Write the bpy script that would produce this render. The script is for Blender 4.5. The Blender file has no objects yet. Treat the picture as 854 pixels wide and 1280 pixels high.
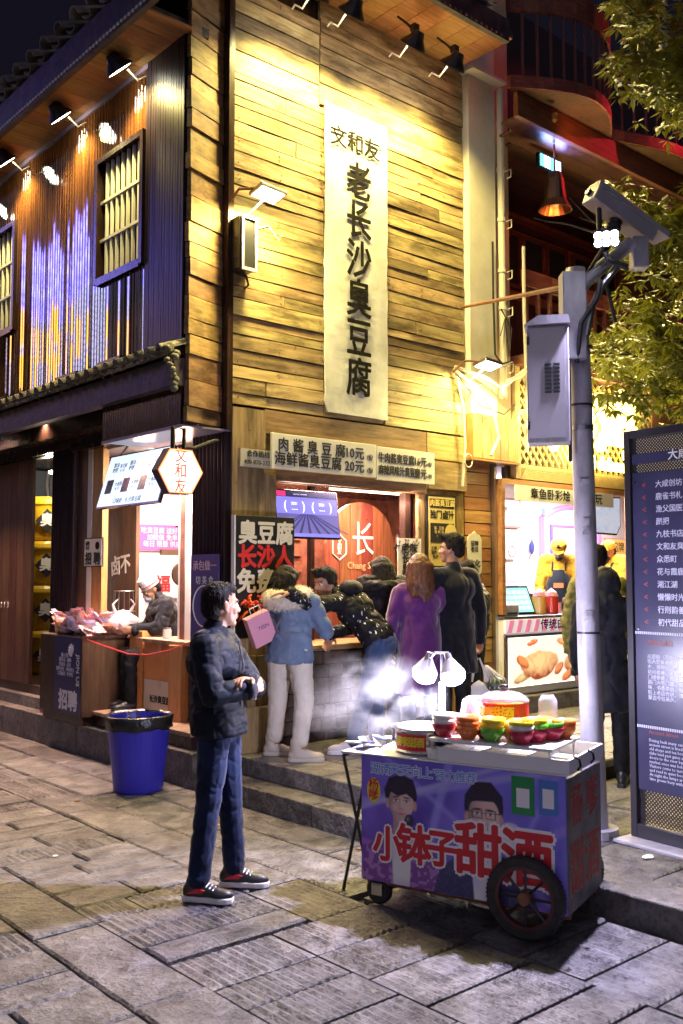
import bpy, bmesh, math, random
from mathutils import Vector, Matrix, noise
from math import pi, sin, cos, radians
R = random.Random(11)
SC = bpy.context.scene
COL = SC.collection

# ------------------------------------------------------------------ camera, world, light
cam_d = bpy.data.cameras.new("camera"); cam = bpy.data.objects.new("camera", cam_d); COL.objects.link(cam)
cam.location = (0, 0, 1.7)
cam.rotation_euler = (pi / 2 + math.atan(80 / 1200), 0, 0)
cam_d.sensor_fit = 'VERTICAL'; cam_d.sensor_height = 36; cam_d.lens = 1200 / 1280 * 36
cam_d.clip_start = 0.05; cam_d.clip_end = 800
cam_d.dof.use_dof = True; cam_d.dof.focus_distance = 7.2; cam_d.dof.aperture_fstop = 5.0
SC.camera = cam
W = bpy.data.worlds.new("World"); SC.world = W; W.use_nodes = True
wn = W.node_tree.nodes; wl = W.node_tree.links
sky = wn.new('ShaderNodeTexSky'); sky.sky_type = 'NISHITA'; sky.sun_disc = False
SUN_EL, SUN_AZ = radians(-4), radians(200)
sky.sun_elevation = SUN_EL; sky.sun_rotation = SUN_AZ
bg = wn['Background']; bg.inputs[1].default_value = 0.05
tint = wn.new('ShaderNodeMix'); tint.data_type = 'RGBA'; tint.blend_type = 'ADD'; tint.inputs[0].default_value = 1
wl.new(sky.outputs[0], tint.inputs[6]); tint.inputs[7].default_value = (.075, .062, .13, 1)   # the city's own glow in the night air
wl.new(tint.outputs[2], bg.inputs[0])
sd = bpy.data.lights.new("night_sky_light", 'SUN'); sd.energy = .26; sd.angle = radians(60); sd.color = (.80, .78, 1)
so = bpy.data.objects.new("night_sky_light", sd); COL.objects.link(so); so.rotation_euler = (radians(52), 0, radians(-12))
SC.view_settings.view_transform = 'Standard'; SC.view_settings.look = 'None'
SC.view_settings.exposure = 0.5; SC.view_settings.gamma = 1
SC.render.engine = 'CYCLES'
cy = SC.cycles
cy.use_denoising = True
try: cy.denoiser = 'OPENIMAGEDENOISE'
except Exception: pass
cy.max_bounces = 6; cy.diffuse_bounces = 3; cy.glossy_bounces = 3; cy.transmission_bounces = 4; cy.volume_bounces = 1
cy.sample_clamp_indirect = 4; cy.caustics_reflective = False; cy.caustics_refractive = False
cy.volume_step_rate = 2

# building frame: a runs along the plank front (to the right and away), b along the side front (to the left and away)
TH = math.atan2(1200, 1373)
BF = Matrix.Translation((-.90, 7.88, 0)) @ Matrix.Rotation(TH, 4, 'Z')
def W3(a, b, z=0): return BF @ Vector((a, b, z))
RF = Matrix.Rotation(pi / 2, 4, 'X')                                   # print facing -b
RL = Matrix.Rotation(-pi / 2, 4, 'Z') @ Matrix.Rotation(pi / 2, 4, 'X')  # print facing -a

# ------------------------------------------------------------------ objects
ORI = {}
def link(name, me, parent=None):
    o = bpy.data.objects.new(name, me); COL.objects.link(o)
    if parent is not None: o.parent = parent
    return o
def tag(o, label=None, cat=None, group=None, kind=None):
    if label: o['label'] = label
    if cat: o['category'] = cat
    if group: o['group'] = group
    if kind: o['kind'] = kind
    return o
def thing(name, label, cat, at=(0, 0, 0), rot=0, group=None, local=False, world=False):
    """Empty at the base. Parts are given in building coordinates, or local ones."""
    o = link(name, None); o.empty_display_size = .1
    o.matrix_world = (Matrix.Translation(at) @ Matrix.Rotation(rot, 4, 'Z')) if world else (BF @ Matrix.Translation(at) @ Matrix.Rotation(rot, 4, 'Z'))
    ORI[o.name] = Vector((0, 0, 0)) if (local or world) else Vector(at)
    return tag(o, label, cat, group)
def ori(o):
    while o is not None:
        if o.name in ORI: return ORI[o.name]
        o = o.parent
    return Vector((0, 0, 0))

class MB:
    def __init__(s): s.v = []; s.f = []
    def add(s, vs, fs):
        n = len(s.v); s.v += [tuple(v) for v in vs]; s.f += [tuple(i + n for i in f) for f in fs]; return s
    def box(s, x0, x1, y0, y1, z0, z1, M=None):
        if x0 > x1: x0, x1 = x1, x0
        if y0 > y1: y0, y1 = y1, y0
        if z0 > z1: z0, z1 = z1, z0
        vs = [(x, y, z) for z in (z0, z1) for x, y in ((x0, y0), (x1, y0), (x1, y1), (x0, y1))]
        if M is not None: vs = [M @ Vector(v) for v in vs]
        return s.add(vs, [(3, 2, 1, 0), (4, 5, 6, 7), (0, 1, 5, 4), (1, 2, 6, 5), (2, 3, 7, 6), (3, 0, 4, 7)])
    def cyl(s, p0, p1, r0, r1=None, n=12):
        return s.tube([p0, p1], [r0, r0 if r1 is None else r1], n)
    def tube(s, pts, r, n=8):
        pts = [Vector(p) for p in pts]; rs = r if isinstance(r, (list, tuple)) else [r] * len(pts)
        vs = []; fs = []; up = None
        for i, p in enumerate(pts):
            d = (pts[min(i + 1, len(pts) - 1)] - pts[max(i - 1, 0)]).normalized()
            if up is None: up = Vector((0, 0, 1)) if abs(d.z) < .9 else Vector((1, 0, 0))
            x = d.cross(up).normalized(); y = x.cross(d).normalized(); up = y
            for k in range(n): vs.append(p + (x * cos(2 * pi * k / n) + y * sin(2 * pi * k / n)) * rs[i])
        for i in range(len(pts) - 1):
            for k in range(n):
                fs.append((i * n + k, i * n + (k + 1) % n, (i + 1) * n + (k + 1) % n, (i + 1) * n + k))
        fs.append(tuple(range(n - 1, -1, -1))); m = (len(pts) - 1) * n; fs.append(tuple(m + k for k in range(n)))
        return s.add(vs, fs)
    def lathe(s, prof, n=20, M=None, close=False):
        vs = []; fs = []
        for r, z in prof:
            for k in range(n): vs.append(Vector((r * cos(2 * pi * k / n), r * sin(2 * pi * k / n), z)))
        if M is not None: vs = [M @ v for v in vs]
        m = len(prof)
        for i in range(m - 1):
            for k in range(n): fs.append((i * n + k, i * n + (k + 1) % n, (i + 1) * n + (k + 1) % n, (i + 1) * n + k))
        if close:
            for k in range(n): fs.append(((m - 1) * n + k, (m - 1) * n + (k + 1) % n, (k + 1) % n, k))
        else:
            fs.append(tuple(range(n - 1, -1, -1))); fs.append(tuple((m - 1) * n + k for k in range(n)))
        return s.add(vs, fs)
    def prism(s, poly, h0, h1, M=None):
        n = len(poly)
        vs = [Vector((x, y, h0)) for x, y in poly] + [Vector((x, y, h1)) for x, y in poly]
        if M is not None: vs = [M @ v for v in vs]
        return s.add(vs, [tuple(range(n - 1, -1, -1)), tuple(range(n, 2 * n))] + [(i, (i + 1) % n, n + (i + 1) % n, n + i) for i in range(n)])
    def ell(s, c, r, M=None, n=14, m=9):
        vs = []; fs = []
        for i in range(1, m):
            t = pi * i / m
            for k in range(n):
                vs.append(Vector((r[0] * sin(t) * cos(2 * pi * k / n), r[1] * sin(t) * sin(2 * pi * k / n), r[2] * cos(t))))
        vs += [Vector((0, 0, r[2])), Vector((0, 0, -r[2]))]
        if M is not None: vs = [M.to_3x3() @ v for v in vs]
        c = Vector(c); vs = [v + c for v in vs]
        for i in range(m - 2):
            for k in range(n): fs.append((i * n + k, (i + 1) * n + k, (i + 1) * n + (k + 1) % n, i * n + (k + 1) % n))
        a = (m - 1) * n
        for k in range(n): fs.append((a, k, (k + 1) % n)); fs.append((a + 1, (m - 2) * n + (k + 1) % n, (m - 2) * n + k))
        return s.add(vs, fs)
    def cap(s, p0, p1, r0, r1, n=12, k=3):
        """closed tapered capsule"""
        p0 = Vector(p0); p1 = Vector(p1); d = p1 - p0; L = d.length
        if L < 1e-6: return s.ell(p0, (r0,) * 3)
        d /= L; x = d.orthogonal().normalized(); y = d.cross(x)
        prof = [(r0 * sin(pi / 2 * i / k), -r0 * cos(pi / 2 * i / k)) for i in range(1, k + 1)]
        prof += [(r1 * cos(pi / 2 * i / k), L + r1 * sin(pi / 2 * i / k)) for i in range(k)]
        vs = []; fs = []
        for r, z in prof:
            for j in range(n): vs.append(p0 + d * z + (x * cos(2 * pi * j / n) + y * sin(2 * pi * j / n)) * r)
        m = len(prof)
        for i in range(m - 1):
            for j in range(n): fs.append((i * n + j, i * n + (j + 1) % n, (i + 1) * n + (j + 1) % n, (i + 1) * n + j))
        a = len(vs); vs += [p0 - d * r0, p1 + d * r1]
        for j in range(n): fs.append((a, (j + 1) % n, j)); fs.append((a + 1, (m - 1) * n + j, (m - 1) * n + (j + 1) % n))
        return s.add(vs, fs)
    def mesh(s, name, off=Vector((0, 0, 0))):
        me = bpy.data.meshes.new(name)
        me.from_pydata([(v[0] - off[0], v[1] - off[1], v[2] - off[2]) for v in s.v], [], s.f); me.update()
        return me
    def build(s, name, m, parent=None, smooth=False, bevel=0, label=None, kind=None, fixn=True):
        me = s.mesh(name, ori(parent))
        if fixn:
            bm = bmesh.new(); bm.from_mesh(me); bmesh.ops.recalc_face_normals(bm, faces=bm.faces); bm.to_mesh(me); bm.free()
        me.materials.append(m)
        o = link(name, me, parent)
        if parent is None: o.matrix_world = BF
        if smooth: me.shade_smooth()
        if bevel:
            b = o.modifiers.new("bevel", 'BEVEL'); b.width = bevel; b.segments = 2; b.limit_method = 'ANGLE'
            b.harden_normals = False
        if label: o['label'] = label
        if kind: o['kind'] = kind
        return o
def bx(*a, **k): return MB().box(*a, **k)
def solo(name, mb, m, label, cat, at, group=None, world=False, **k):
    """a thing that is a single mesh, its origin at the base"""
    me_off = Vector(at); mb2 = MB(); mb2.f = mb.f
    mb2.v = [tuple(Vector(v) - me_off) for v in mb.v]
    o = mb2.build(name, m, None, **k)
    o.matrix_world = Matrix.Translation(at) if world else BF @ Matrix.Translation(at)
    return tag(o, label, cat, group)
def setup(name, mb, m, **k):
    o = mb.build(name, m, None, **k); o['kind'] = 'structure'; return o

# ------------------------------------------------------------------ materials
def nm(name):
    m = bpy.data.materials.new(name); m.use_nodes = True
    return m, m.node_tree.nodes, m.node_tree.links, m.node_tree.nodes['Principled BSDF']
def rgb(c): return (c[0], c[1], c[2], 1)
def mat(name, c, c2=None, rough=.6, metal=0, scale=6, stretch=(1, 1, 1), bump=0, bscale=None, var=0, emit=None, es=0, spec=.5,
        thr=(.35, .65), detail=5, rand=True, alpha=1, trans=0, coat=0, sheen=0, rvar=0):
    m, N, L, P = nm(name)
    P.inputs['Roughness'].default_value = rough; P.inputs['Metallic'].default_value = metal
    P.inputs['Specular IOR Level'].default_value = spec
    P.inputs['Base Color'].default_value = rgb(c)
    if coat: P.inputs['Coat Weight'].default_value = coat; P.inputs['Coat Roughness'].default_value = .08
    if sheen: P.inputs['Sheen Weight'].default_value = sheen
    if trans: P.inputs['Transmission Weight'].default_value = trans
    if alpha < 1: P.inputs['Alpha'].default_value = alpha
    if emit:
        P.inputs['Emission Color'].default_value = rgb(emit); P.inputs['Emission Strength'].default_value = es
    if c2 or bump or var or rvar:
        tc = N.new('ShaderNodeTexCoord'); oi = N.new('ShaderNodeObjectInfo')
        mp = N.new('ShaderNodeMapping'); mp.inputs['Scale'].default_value = stretch
        if rand:
            mul = N.new('ShaderNodeMath'); mul.operation = 'MULTIPLY'; mul.inputs[1].default_value = 37.0
            L.new(oi.outputs['Random'], mul.inputs[0]); cb = N.new('ShaderNodeCombineXYZ')
            for i in range(3): L.new(mul.outputs[0], cb.inputs[i])
            ad = N.new('ShaderNodeVectorMath'); ad.operation = 'ADD'
            L.new(tc.outputs['Object'], ad.inputs[0]); L.new(cb.outputs[0], ad.inputs[1]); L.new(ad.outputs[0], mp.inputs[0])
        else: L.new(tc.outputs['Object'], mp.inputs[0])
        nt = N.new('ShaderNodeTexNoise'); nt.inputs['Scale'].default_value = scale; nt.inputs['Detail'].default_value = detail
        nt.inputs['Roughness'].default_value = .62
        L.new(mp.outputs[0], nt.inputs['Vector'])
        colout = None
        if c2:
            cr = N.new('ShaderNodeValToRGB'); cr.color_ramp.elements[0].position = thr[0]; cr.color_ramp.elements[1].position = thr[1]
            cr.color_ramp.elements[0].color = rgb(c); cr.color_ramp.elements[1].color = rgb(c2)
            L.new(nt.outputs['Fac'], cr.inputs[0]); colout = cr.outputs[0]
        if var:
            h = N.new('ShaderNodeHueSaturation'); mr = N.new('ShaderNodeMapRange')
            mr.inputs['To Min'].default_value = 1 - var; mr.inputs['To Max'].default_value = 1 + var
            L.new(oi.outputs['Random'], mr.inputs['Value']); L.new(mr.outputs[0], h.inputs['Value'])
            if colout: L.new(colout, h.inputs['Color'])
            else: h.inputs['Color'].default_value = rgb(c)
            colout = h.outputs[0]
        if colout: L.new(colout, P.inputs['Base Color'])
        if rvar:
            mr2 = N.new('ShaderNodeMapRange'); mr2.inputs['To Min'].default_value = rough - rvar; mr2.inputs['To Max'].default_value = rough + rvar
            L.new(nt.outputs['Fac'], mr2.inputs['Value']); L.new(mr2.outputs[0], P.inputs['Roughness'])
        if bump:
            b = N.new('ShaderNodeBump'); b.inputs['Strength'].default_value = bump; b.inputs['Distance'].default_value = .01
            src = nt
            if bscale:
                src = N.new('ShaderNodeTexNoise'); src.inputs['Scale'].default_value = bscale; src.inputs['Detail'].default_value = 4
                L.new(mp.outputs[0], src.inputs['Vector'])
            L.new(src.outputs['Fac'], b.inputs['Height']); L.new(b.outputs[0], P.inputs['Normal'])
    return m
def wood(name, c1, c2, axis='x', rough=.62, var=.3, hue=.02, dirt=.5, gscale=1.0, spec=.4, bump=.5):
    """old boards: grain, dark streaks, knots and a board-to-board change of tone"""
    m, N, L, P = nm(name)
    P.inputs['Roughness'].default_value = rough; P.inputs['Specular IOR Level'].default_value = spec
    tc = N.new('ShaderNodeTexCoord'); oi = N.new('ShaderNodeObjectInfo')
    mul = N.new('ShaderNodeMath'); mul.operation = 'MULTIPLY'; mul.inputs[1].default_value = 53.0
    L.new(oi.outputs['Random'], mul.inputs[0]); cb = N.new('ShaderNodeCombineXYZ')
    for i in range(3): L.new(mul.outputs[0], cb.inputs[i])
    ad = N.new('ShaderNodeVectorMath'); ad.operation = 'ADD'; L.new(tc.outputs['Object'], ad.inputs[0]); L.new(cb.outputs[0], ad.inputs[1])
    def noi(scale, st, det=5, rg=.6):
        mp = N.new('ShaderNodeMapping'); mp.inputs['Scale'].default_value = st; L.new(ad.outputs[0], mp.inputs[0])
        n = N.new('ShaderNodeTexNoise'); n.inputs['Scale'].default_value = scale * gscale; n.inputs['Detail'].default_value = det; n.inputs['Roughness'].default_value = rg
        L.new(mp.outputs[0], n.inputs['Vector']); return n
    st = dict(x=(1, 14, 14), y=(14, 1, 14), z=(14, 14, 1))[axis]; st2 = dict(x=(1, 4, 4), y=(4, 1, 4), z=(4, 4, 1))[axis]
    g = noi(2.2, st); d = noi(1.6, st2, 4, .7); k = noi(16, (1, 1, 1), 3)
    cr = N.new('ShaderNodeValToRGB'); e = cr.color_ramp.elements; e[0].position = .3; e[1].position = .7; e[0].color = rgb(c1); e[1].color = rgb(c2)
    L.new(g.outputs['Fac'], cr.inputs[0])
    dr = N.new('ShaderNodeValToRGB'); e = dr.color_ramp.elements; e[0].position = .36; e[1].position = .56; e[0].color = (1 - dirt, 1 - dirt * 1.02, 1 - dirt * 1.05, 1); e[1].color = (1, 1, 1, 1)
    L.new(d.outputs['Fac'], dr.inputs[0])
    mx = N.new('ShaderNodeMix'); mx.data_type = 'RGBA'; mx.blend_type = 'MULTIPLY'; mx.inputs[0].default_value = 1
    L.new(cr.outputs[0], mx.inputs[6]); L.new(dr.outputs[0], mx.inputs[7])
    kr = N.new('ShaderNodeValToRGB'); e = kr.color_ramp.elements; e[0].position = .26; e[1].position = .34; e[0].color = (.35, .3, .25, 1); e[1].color = (1, 1, 1, 1)
    L.new(k.outputs['Fac'], kr.inputs[0])
    mx2 = N.new('ShaderNodeMix'); mx2.data_type = 'RGBA'; mx2.blend_type = 'MULTIPLY'; mx2.inputs[0].default_value = .8
    L.new(mx.outputs[2], mx2.inputs[6]); L.new(kr.outputs[0], mx2.inputs[7])
    h = N.new('ShaderNodeHueSaturation'); mr = N.new('ShaderNodeMapRange'); mr.inputs['To Min'].default_value = 1 - var; mr.inputs['To Max'].default_value = 1 + var
    L.new(oi.outputs['Random'], mr.inputs['Value']); L.new(mr.outputs[0], h.inputs['Value'])
    m3 = N.new('ShaderNodeMath'); m3.operation = 'FRACT'; m4 = N.new('ShaderNodeMath'); m4.operation = 'MULTIPLY'; m4.inputs[1].default_value = 9.7
    L.new(oi.outputs['Random'], m4.inputs[0]); L.new(m4.outputs[0], m3.inputs[0])
    mh = N.new('ShaderNodeMapRange'); mh.inputs['To Min'].default_value = .5 - hue; mh.inputs['To Max'].default_value = .5 + hue
    L.new(m3.outputs[0], mh.inputs['Value']); L.new(mh.outputs[0], h.inputs['Hue'])
    L.new(mx2.outputs[2], h.inputs['Color']); L.new(h.outputs[0], P.inputs['Base Color'])
    b = N.new('ShaderNodeBump'); b.inputs['Strength'].default_value = bump; b.inputs['Distance'].default_value = .006
    L.new(g.outputs['Fac'], b.inputs['Height']); L.new(b.outputs[0], P.inputs['Normal'])
    return m
def glow(name, c, s, base=None):
    return mat(name, base or c, emit=c, es=s, rough=.5)

K = {}
K['plank'] = wood('old_yellow_plank', (.27, .18, .075), (.52, .40, .20), var=.42, hue=.014, dirt=.68)
K['plank_side'] = wood('weathered_side_plank', (.22, .12, .05), (.42, .26, .12), var=.3, dirt=.6)
K['timber'] = wood('grey_brown_timber', (.16, .10, .05), (.34, .24, .12), 'z', var=.2)
K['timber_h'] = wood('grey_brown_timber_across', (.2, .125, .05), (.40, .28, .13), 'x', var=.2)
K['dark_lacq'] = mat('dark_lacquer', (.020, .012, .011), (.045, .023, .017), rough=.26, scale=3, stretch=(6, 6, 1), bump=.08, spec=.3, rvar=.06)
K['slat'] = mat('brown_lacquer_slats', (.045, .018, .007), (.13, .05, .016), rough=.05, scale=2.5, stretch=(8, 8, .6), spec=1, rvar=.03)
K['column'] = mat('dark_lacquer_column', (.014, .010, .016), (.035, .022, .028), rough=.34, scale=2.5, stretch=(14, 14, .6), spec=.2, bump=.3)
K['door'] = wood('brown_door_board', (.07, .03, .02), (.15, .075, .045), 'z', rough=.35, var=.2, dirt=.4, spec=.6)
K['soffit'] = wood('orange_soffit_board', (.36, .17, .06), (.55, .30, .12), 'x', var=.15, dirt=.25)
K['orange_wood'] = wood('orange_varnished_board', (.42, .22, .07), (.62, .36, .13), 'z', var=.15, dirt=.3, rough=.4)
K['orange_wood_h'] = wood('orange_varnished_board_across', (.38, .18, .06), (.56, .30, .11), 'x', var=.2, dirt=.3, rough=.5)
K['red_wood'] = wood('red_brown_balcony_board', (.12, .035, .025), (.24, .08, .045), 'x', var=.2, dirt=.4)
K['tile'] = mat('grey_roof_tile', (.09, .085, .075), (.22, .20, .16), rough=.8, scale=9, bump=.5, var=.3)
K['fascia'] = mat('dark_eave_board', (.03, .024, .035), (.09, .07, .09), rough=.55, scale=7, bump=.6, bscale=20)
K['plaster'] = mat('cream_plaster', (.62, .57, .44), (.78, .73, .60), rough=.8, scale=2.2, bump=.2, bscale=30)
K['banner'] = mat('aged_cream_banner', (.50, .50, .46), (.72, .72, .68), rough=.55, scale=2.5, bump=.9, bscale=5, rand=False)
K['ink'] = mat('dark_painted_letter', (.009, .008, .007), (.028, .025, .02), rough=.95, spec=.1, scale=14, thr=(.45, .8))
K['black'] = mat('black_paint', (.012, .012, .013), rough=.5)
K['blackgloss'] = mat('black_plastic', (.015, .015, .018), rough=.25)
K['white'] = mat('white_paint', (.8, .79, .76), rough=.5)
K['offwhite'] = mat('off_white_board', (.66, .64, .54), (.76, .74, .63), rough=.6, scale=4)
K['redprint'] = mat('red_print', (.62, .02, .03), rough=.5)
K['redink'] = mat('bright_red_letter', (.70, .03, .03), rough=.5)
K['brick'] = mat('dark_red_brick', (.10, .035, .022), (.22, .08, .05), rough=.85, scale=10, var=.3, bump=.4)
K['stonewall'] = mat('grey_rubble_stone', (.07, .05, .04), (.17, .125, .095), rough=.85, scale=8, var=.3, bump=.5)
K['metal'] = mat('brushed_metal', (.55, .55, .57), rough=.32, metal=1, scale=20, bump=.05)
K['steel'] = mat('polished_steel', (.7, .7, .72), rough=.15, metal=1)
K['galv'] = mat('grey_painted_steel', (.26, .25, .29), (.42, .41, .46), rough=.45, scale=9, stretch=(1, 1, .4), spec=.5, bump=.08, bscale=60)
K['cable'] = mat('black_cable', (.02, .02, .022), rough=.5)
K['pipe'] = mat('cream_pipe', (.66, .61, .48), rough=.5)
K['rust'] = mat('rusty_iron', (.16, .06, .03), (.30, .13, .06), rough=.8, scale=18, bump=.4)
K['lampshell'] = mat('dark_lamp_housing', (.05, .05, .055), rough=.4, metal=.6)
K['glass'] = mat('clear_glass', (.9, .92, .95), rough=.03, alpha=.22)
K['winglass'] = mat('pale_window_pane', (.10, .10, .07), (.30, .28, .19), rough=.2, scale=2.5, stretch=(1, 6, .4), emit=(.8, .7, .35), es=.03)
K['rubber'] = mat('black_rubber', (.018, .018, .018), (.04, .038, .035), rough=.75, scale=20, bump=.3)
K['pinkwall'] = mat('pale_shop_wall', (.70, .66, .64), (.80, .76, .74), rough=.5, scale=3)
K['carton'] = mat('orange_carton', (.60, .25, .08), (.68, .32, .11), rough=.8, scale=5, var=.1)
K['tape'] = mat('packing_tape', (.6, .5, .35), rough=.3)
K['counter'] = wood('dark_brown_cabinet', (.045, .022, .014), (.09, .045, .028), 'z', rough=.4, dirt=.3)
K['deck'] = wood('worn_deck_board', (.30, .18, .11), (.46, .32, .21), 'x', var=.2, dirt=.4, rough=.6)
K['bluebin'] = mat('blue_plastic', (.035, .03, .42), (.045, .04, .50), rough=.38, scale=3)
K['binbag'] = mat('black_bin_liner', (.012, .012, .014), rough=.25, bump=.9, scale=26, detail=3)

def stone(name, c1, c2, seed=0):
    m, N, L, P = nm(name)
    tc = N.new('ShaderNodeTexCoord'); oi = N.new('ShaderNodeObjectInfo')
    def noi(sc, det=6, vec=None):
        n = N.new('ShaderNodeTexNoise'); n.inputs['Scale'].default_value = sc; n.inputs['Detail'].default_value = det; n.inputs['Roughness'].default_value = .65
        L.new(tc.outputs['Object'], n.inputs['Vector']); return n
    a = noi(1.7); b_ = noi(34, 8); c = noi(7)
    cr = N.new('ShaderNodeValToRGB'); e = cr.color_ramp.elements; e[0].position = .36; e[1].position = .66; e[0].color = rgb(c1); e[1].color = rgb(c2); L.new(c.outputs['Fac'], cr.inputs[0])
    sp = N.new('ShaderNodeValToRGB'); e = sp.color_ramp.elements; e[0].position = .34; e[1].position = .52; e[0].color = (.25, .24, .235, 1); e[1].color = (1, 1, 1, 1); L.new(b_.outputs['Fac'], sp.inputs[0])
    mx = N.new('ShaderNodeMix'); mx.data_type = 'RGBA'; mx.blend_type = 'MULTIPLY'; mx.inputs[0].default_value = .75; L.new(cr.outputs[0], mx.inputs[6]); L.new(sp.outputs[0], mx.inputs[7])
    dr = N.new('ShaderNodeValToRGB'); e = dr.color_ramp.elements; e[0].position = .35; e[1].position = .6; e[0].color = (.5, .49, .47, 1); e[1].color = (1.1, 1.1, 1.1, 1); L.new(a.outputs['Fac'], dr.inputs[0])
    mx2 = N.new('ShaderNodeMix'); mx2.data_type = 'RGBA'; mx2.blend_type = 'MULTIPLY'; mx2.inputs[0].default_value = .8; L.new(mx.outputs[2], mx2.inputs[6]); L.new(dr.outputs[0], mx2.inputs[7])
    h = N.new('ShaderNodeHueSaturation'); mr = N.new('ShaderNodeMapRange'); mr.inputs['To Min'].default_value = .74; mr.inputs['To Max'].default_value = 1.22
    L.new(oi.outputs['Random'], mr.inputs['Value']); L.new(mr.outputs[0], h.inputs['Value']); L.new(mx2.outputs[2], h.inputs['Color']); L.new(h.outputs[0], P.inputs['Base Color'])
    rr = N.new('ShaderNodeMapRange'); rr.inputs['To Min'].default_value = .2; rr.inputs['To Max'].default_value = .62; L.new(c.outputs['Fac'], rr.inputs['Value']); L.new(rr.outputs[0], P.inputs['Roughness'])
    b = N.new('ShaderNodeBump'); b.inputs['Strength'].default_value = 1; b.inputs['Distance'].default_value = .014; L.new(b_.outputs['Fac'], b.inputs['Height'])
    b2 = N.new('ShaderNodeBump'); b2.inputs['Strength'].default_value = .9; b2.inputs['Distance'].default_value = .05; L.new(c.outputs['Fac'], b2.inputs['Height']); L.new(b.outputs[0], b2.inputs['Normal'])
    L.new(b2.outputs[0], P.inputs['Normal'])
    return m
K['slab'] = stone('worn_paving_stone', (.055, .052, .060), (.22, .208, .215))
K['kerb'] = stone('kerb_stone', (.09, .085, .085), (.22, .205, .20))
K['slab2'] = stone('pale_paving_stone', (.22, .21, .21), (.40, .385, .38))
K['earth'] = mat('dark_joint_dirt', (.02, .018, .015), (.06, .05, .04), rough=.95, scale=30, bump=.6)

# ------------------------------------------------------------------ lettering
TC = {}
def txt(parent, s, size, m, loc, rot=RF, bold=0, ex=.0015, sx=1, ax='CENTER', ay='CENTER', line=1.0, sp=1.0, name='lettering', res=2, label=None):
    key = (s, round(size, 4), bold, ex, sx, ax, ay, line, sp, m.name)
    if key not in TC:
        c = bpy.data.curves.new(name, 'FONT'); c.body = s; c.size = size; c.extrude = ex
        c.align_x = ax; c.align_y = ay; c.space_line = line; c.space_character = sp; c.resolution_u = res
        t = bpy.data.objects.new('tmp_text', c); COL.objects.link(t)
        dg = bpy.context.evaluated_depsgraph_get(); me = bpy.data.meshes.new_from_object(t.evaluated_get(dg))
        bpy.data.objects.remove(t); bpy.data.curves.remove(c)
        if sx != 1: me.transform(Matrix.Diagonal((sx, 1, 1, 1)))
        if bold > 0:
            vs0 = [v.co.copy() for v in me.vertices]; fs0 = [tuple(p.vertices) for p in me.polygons]; vs = []; fs = []
            nn = 8 if bold > .02 else 4
            for k in range(nn + 1):
                r_ = bold * size * .75 if k else 0; ox, oy = r_ * cos(2 * pi * k / nn), r_ * sin(2 * pi * k / nn)
                base = len(vs); vs += [(v.x + ox, v.y + oy, v.z + .00005 * k) for v in vs0]; fs += [tuple(i + base for i in f) for f in fs0]
            me = bpy.data.meshes.new(name); me.from_pydata(vs, [], fs); me.update()
        me.materials.clear(); me.materials.append(m)
        TC[key] = me
    o = link(name, TC[key], parent)
    o.matrix_local = Matrix.Translation(Vector(loc) - ori(parent)) @ rot
    if label: o['label'] = label
    return o

# ------------------------------------------------------------------ lamps
def spot(name, parent, loc, target, energy, color, size=100, blend=.6, rad=.06):
    d = bpy.data.lights.new(name, 'SPOT'); d.energy = energy; d.color = color; d.spot_size = radians(size); d.spot_blend = blend; d.shadow_soft_size = rad
    o = bpy.data.objects.new(name, d); COL.objects.link(o); o.parent = parent
    loc = Vector(loc) - ori(parent); target = Vector(target) - ori(parent)
    o.matrix_local = Matrix.Translation(loc) @ (target - loc).to_track_quat('-Z', 'Y').to_matrix().to_4x4()
    return o
def area(name, parent, loc, target, energy, color, sx, sy=None):
    d = bpy.data.lights.new(name, 'AREA'); d.energy = energy; d.color = color; d.shape = 'RECTANGLE'; d.size = sx; d.size_y = sy or sx
    o = bpy.data.objects.new(name, d); COL.objects.link(o); o.parent = parent
    loc = Vector(loc) - ori(parent); target = Vector(target) - ori(parent)
    o.matrix_local = Matrix.Translation(loc) @ (target - loc).to_track_quat('-Z', 'Y').to_matrix().to_4x4()
    return o
def point(name, parent, loc, energy, color, rad=.05):
    d = bpy.data.lights.new(name, 'POINT'); d.energy = energy; d.color = color; d.shadow_soft_size = rad
    o = bpy.data.objects.new(name, d); COL.objects.link(o); o.parent = parent; o.location = Vector(loc) - ori(parent)
    return o

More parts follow.
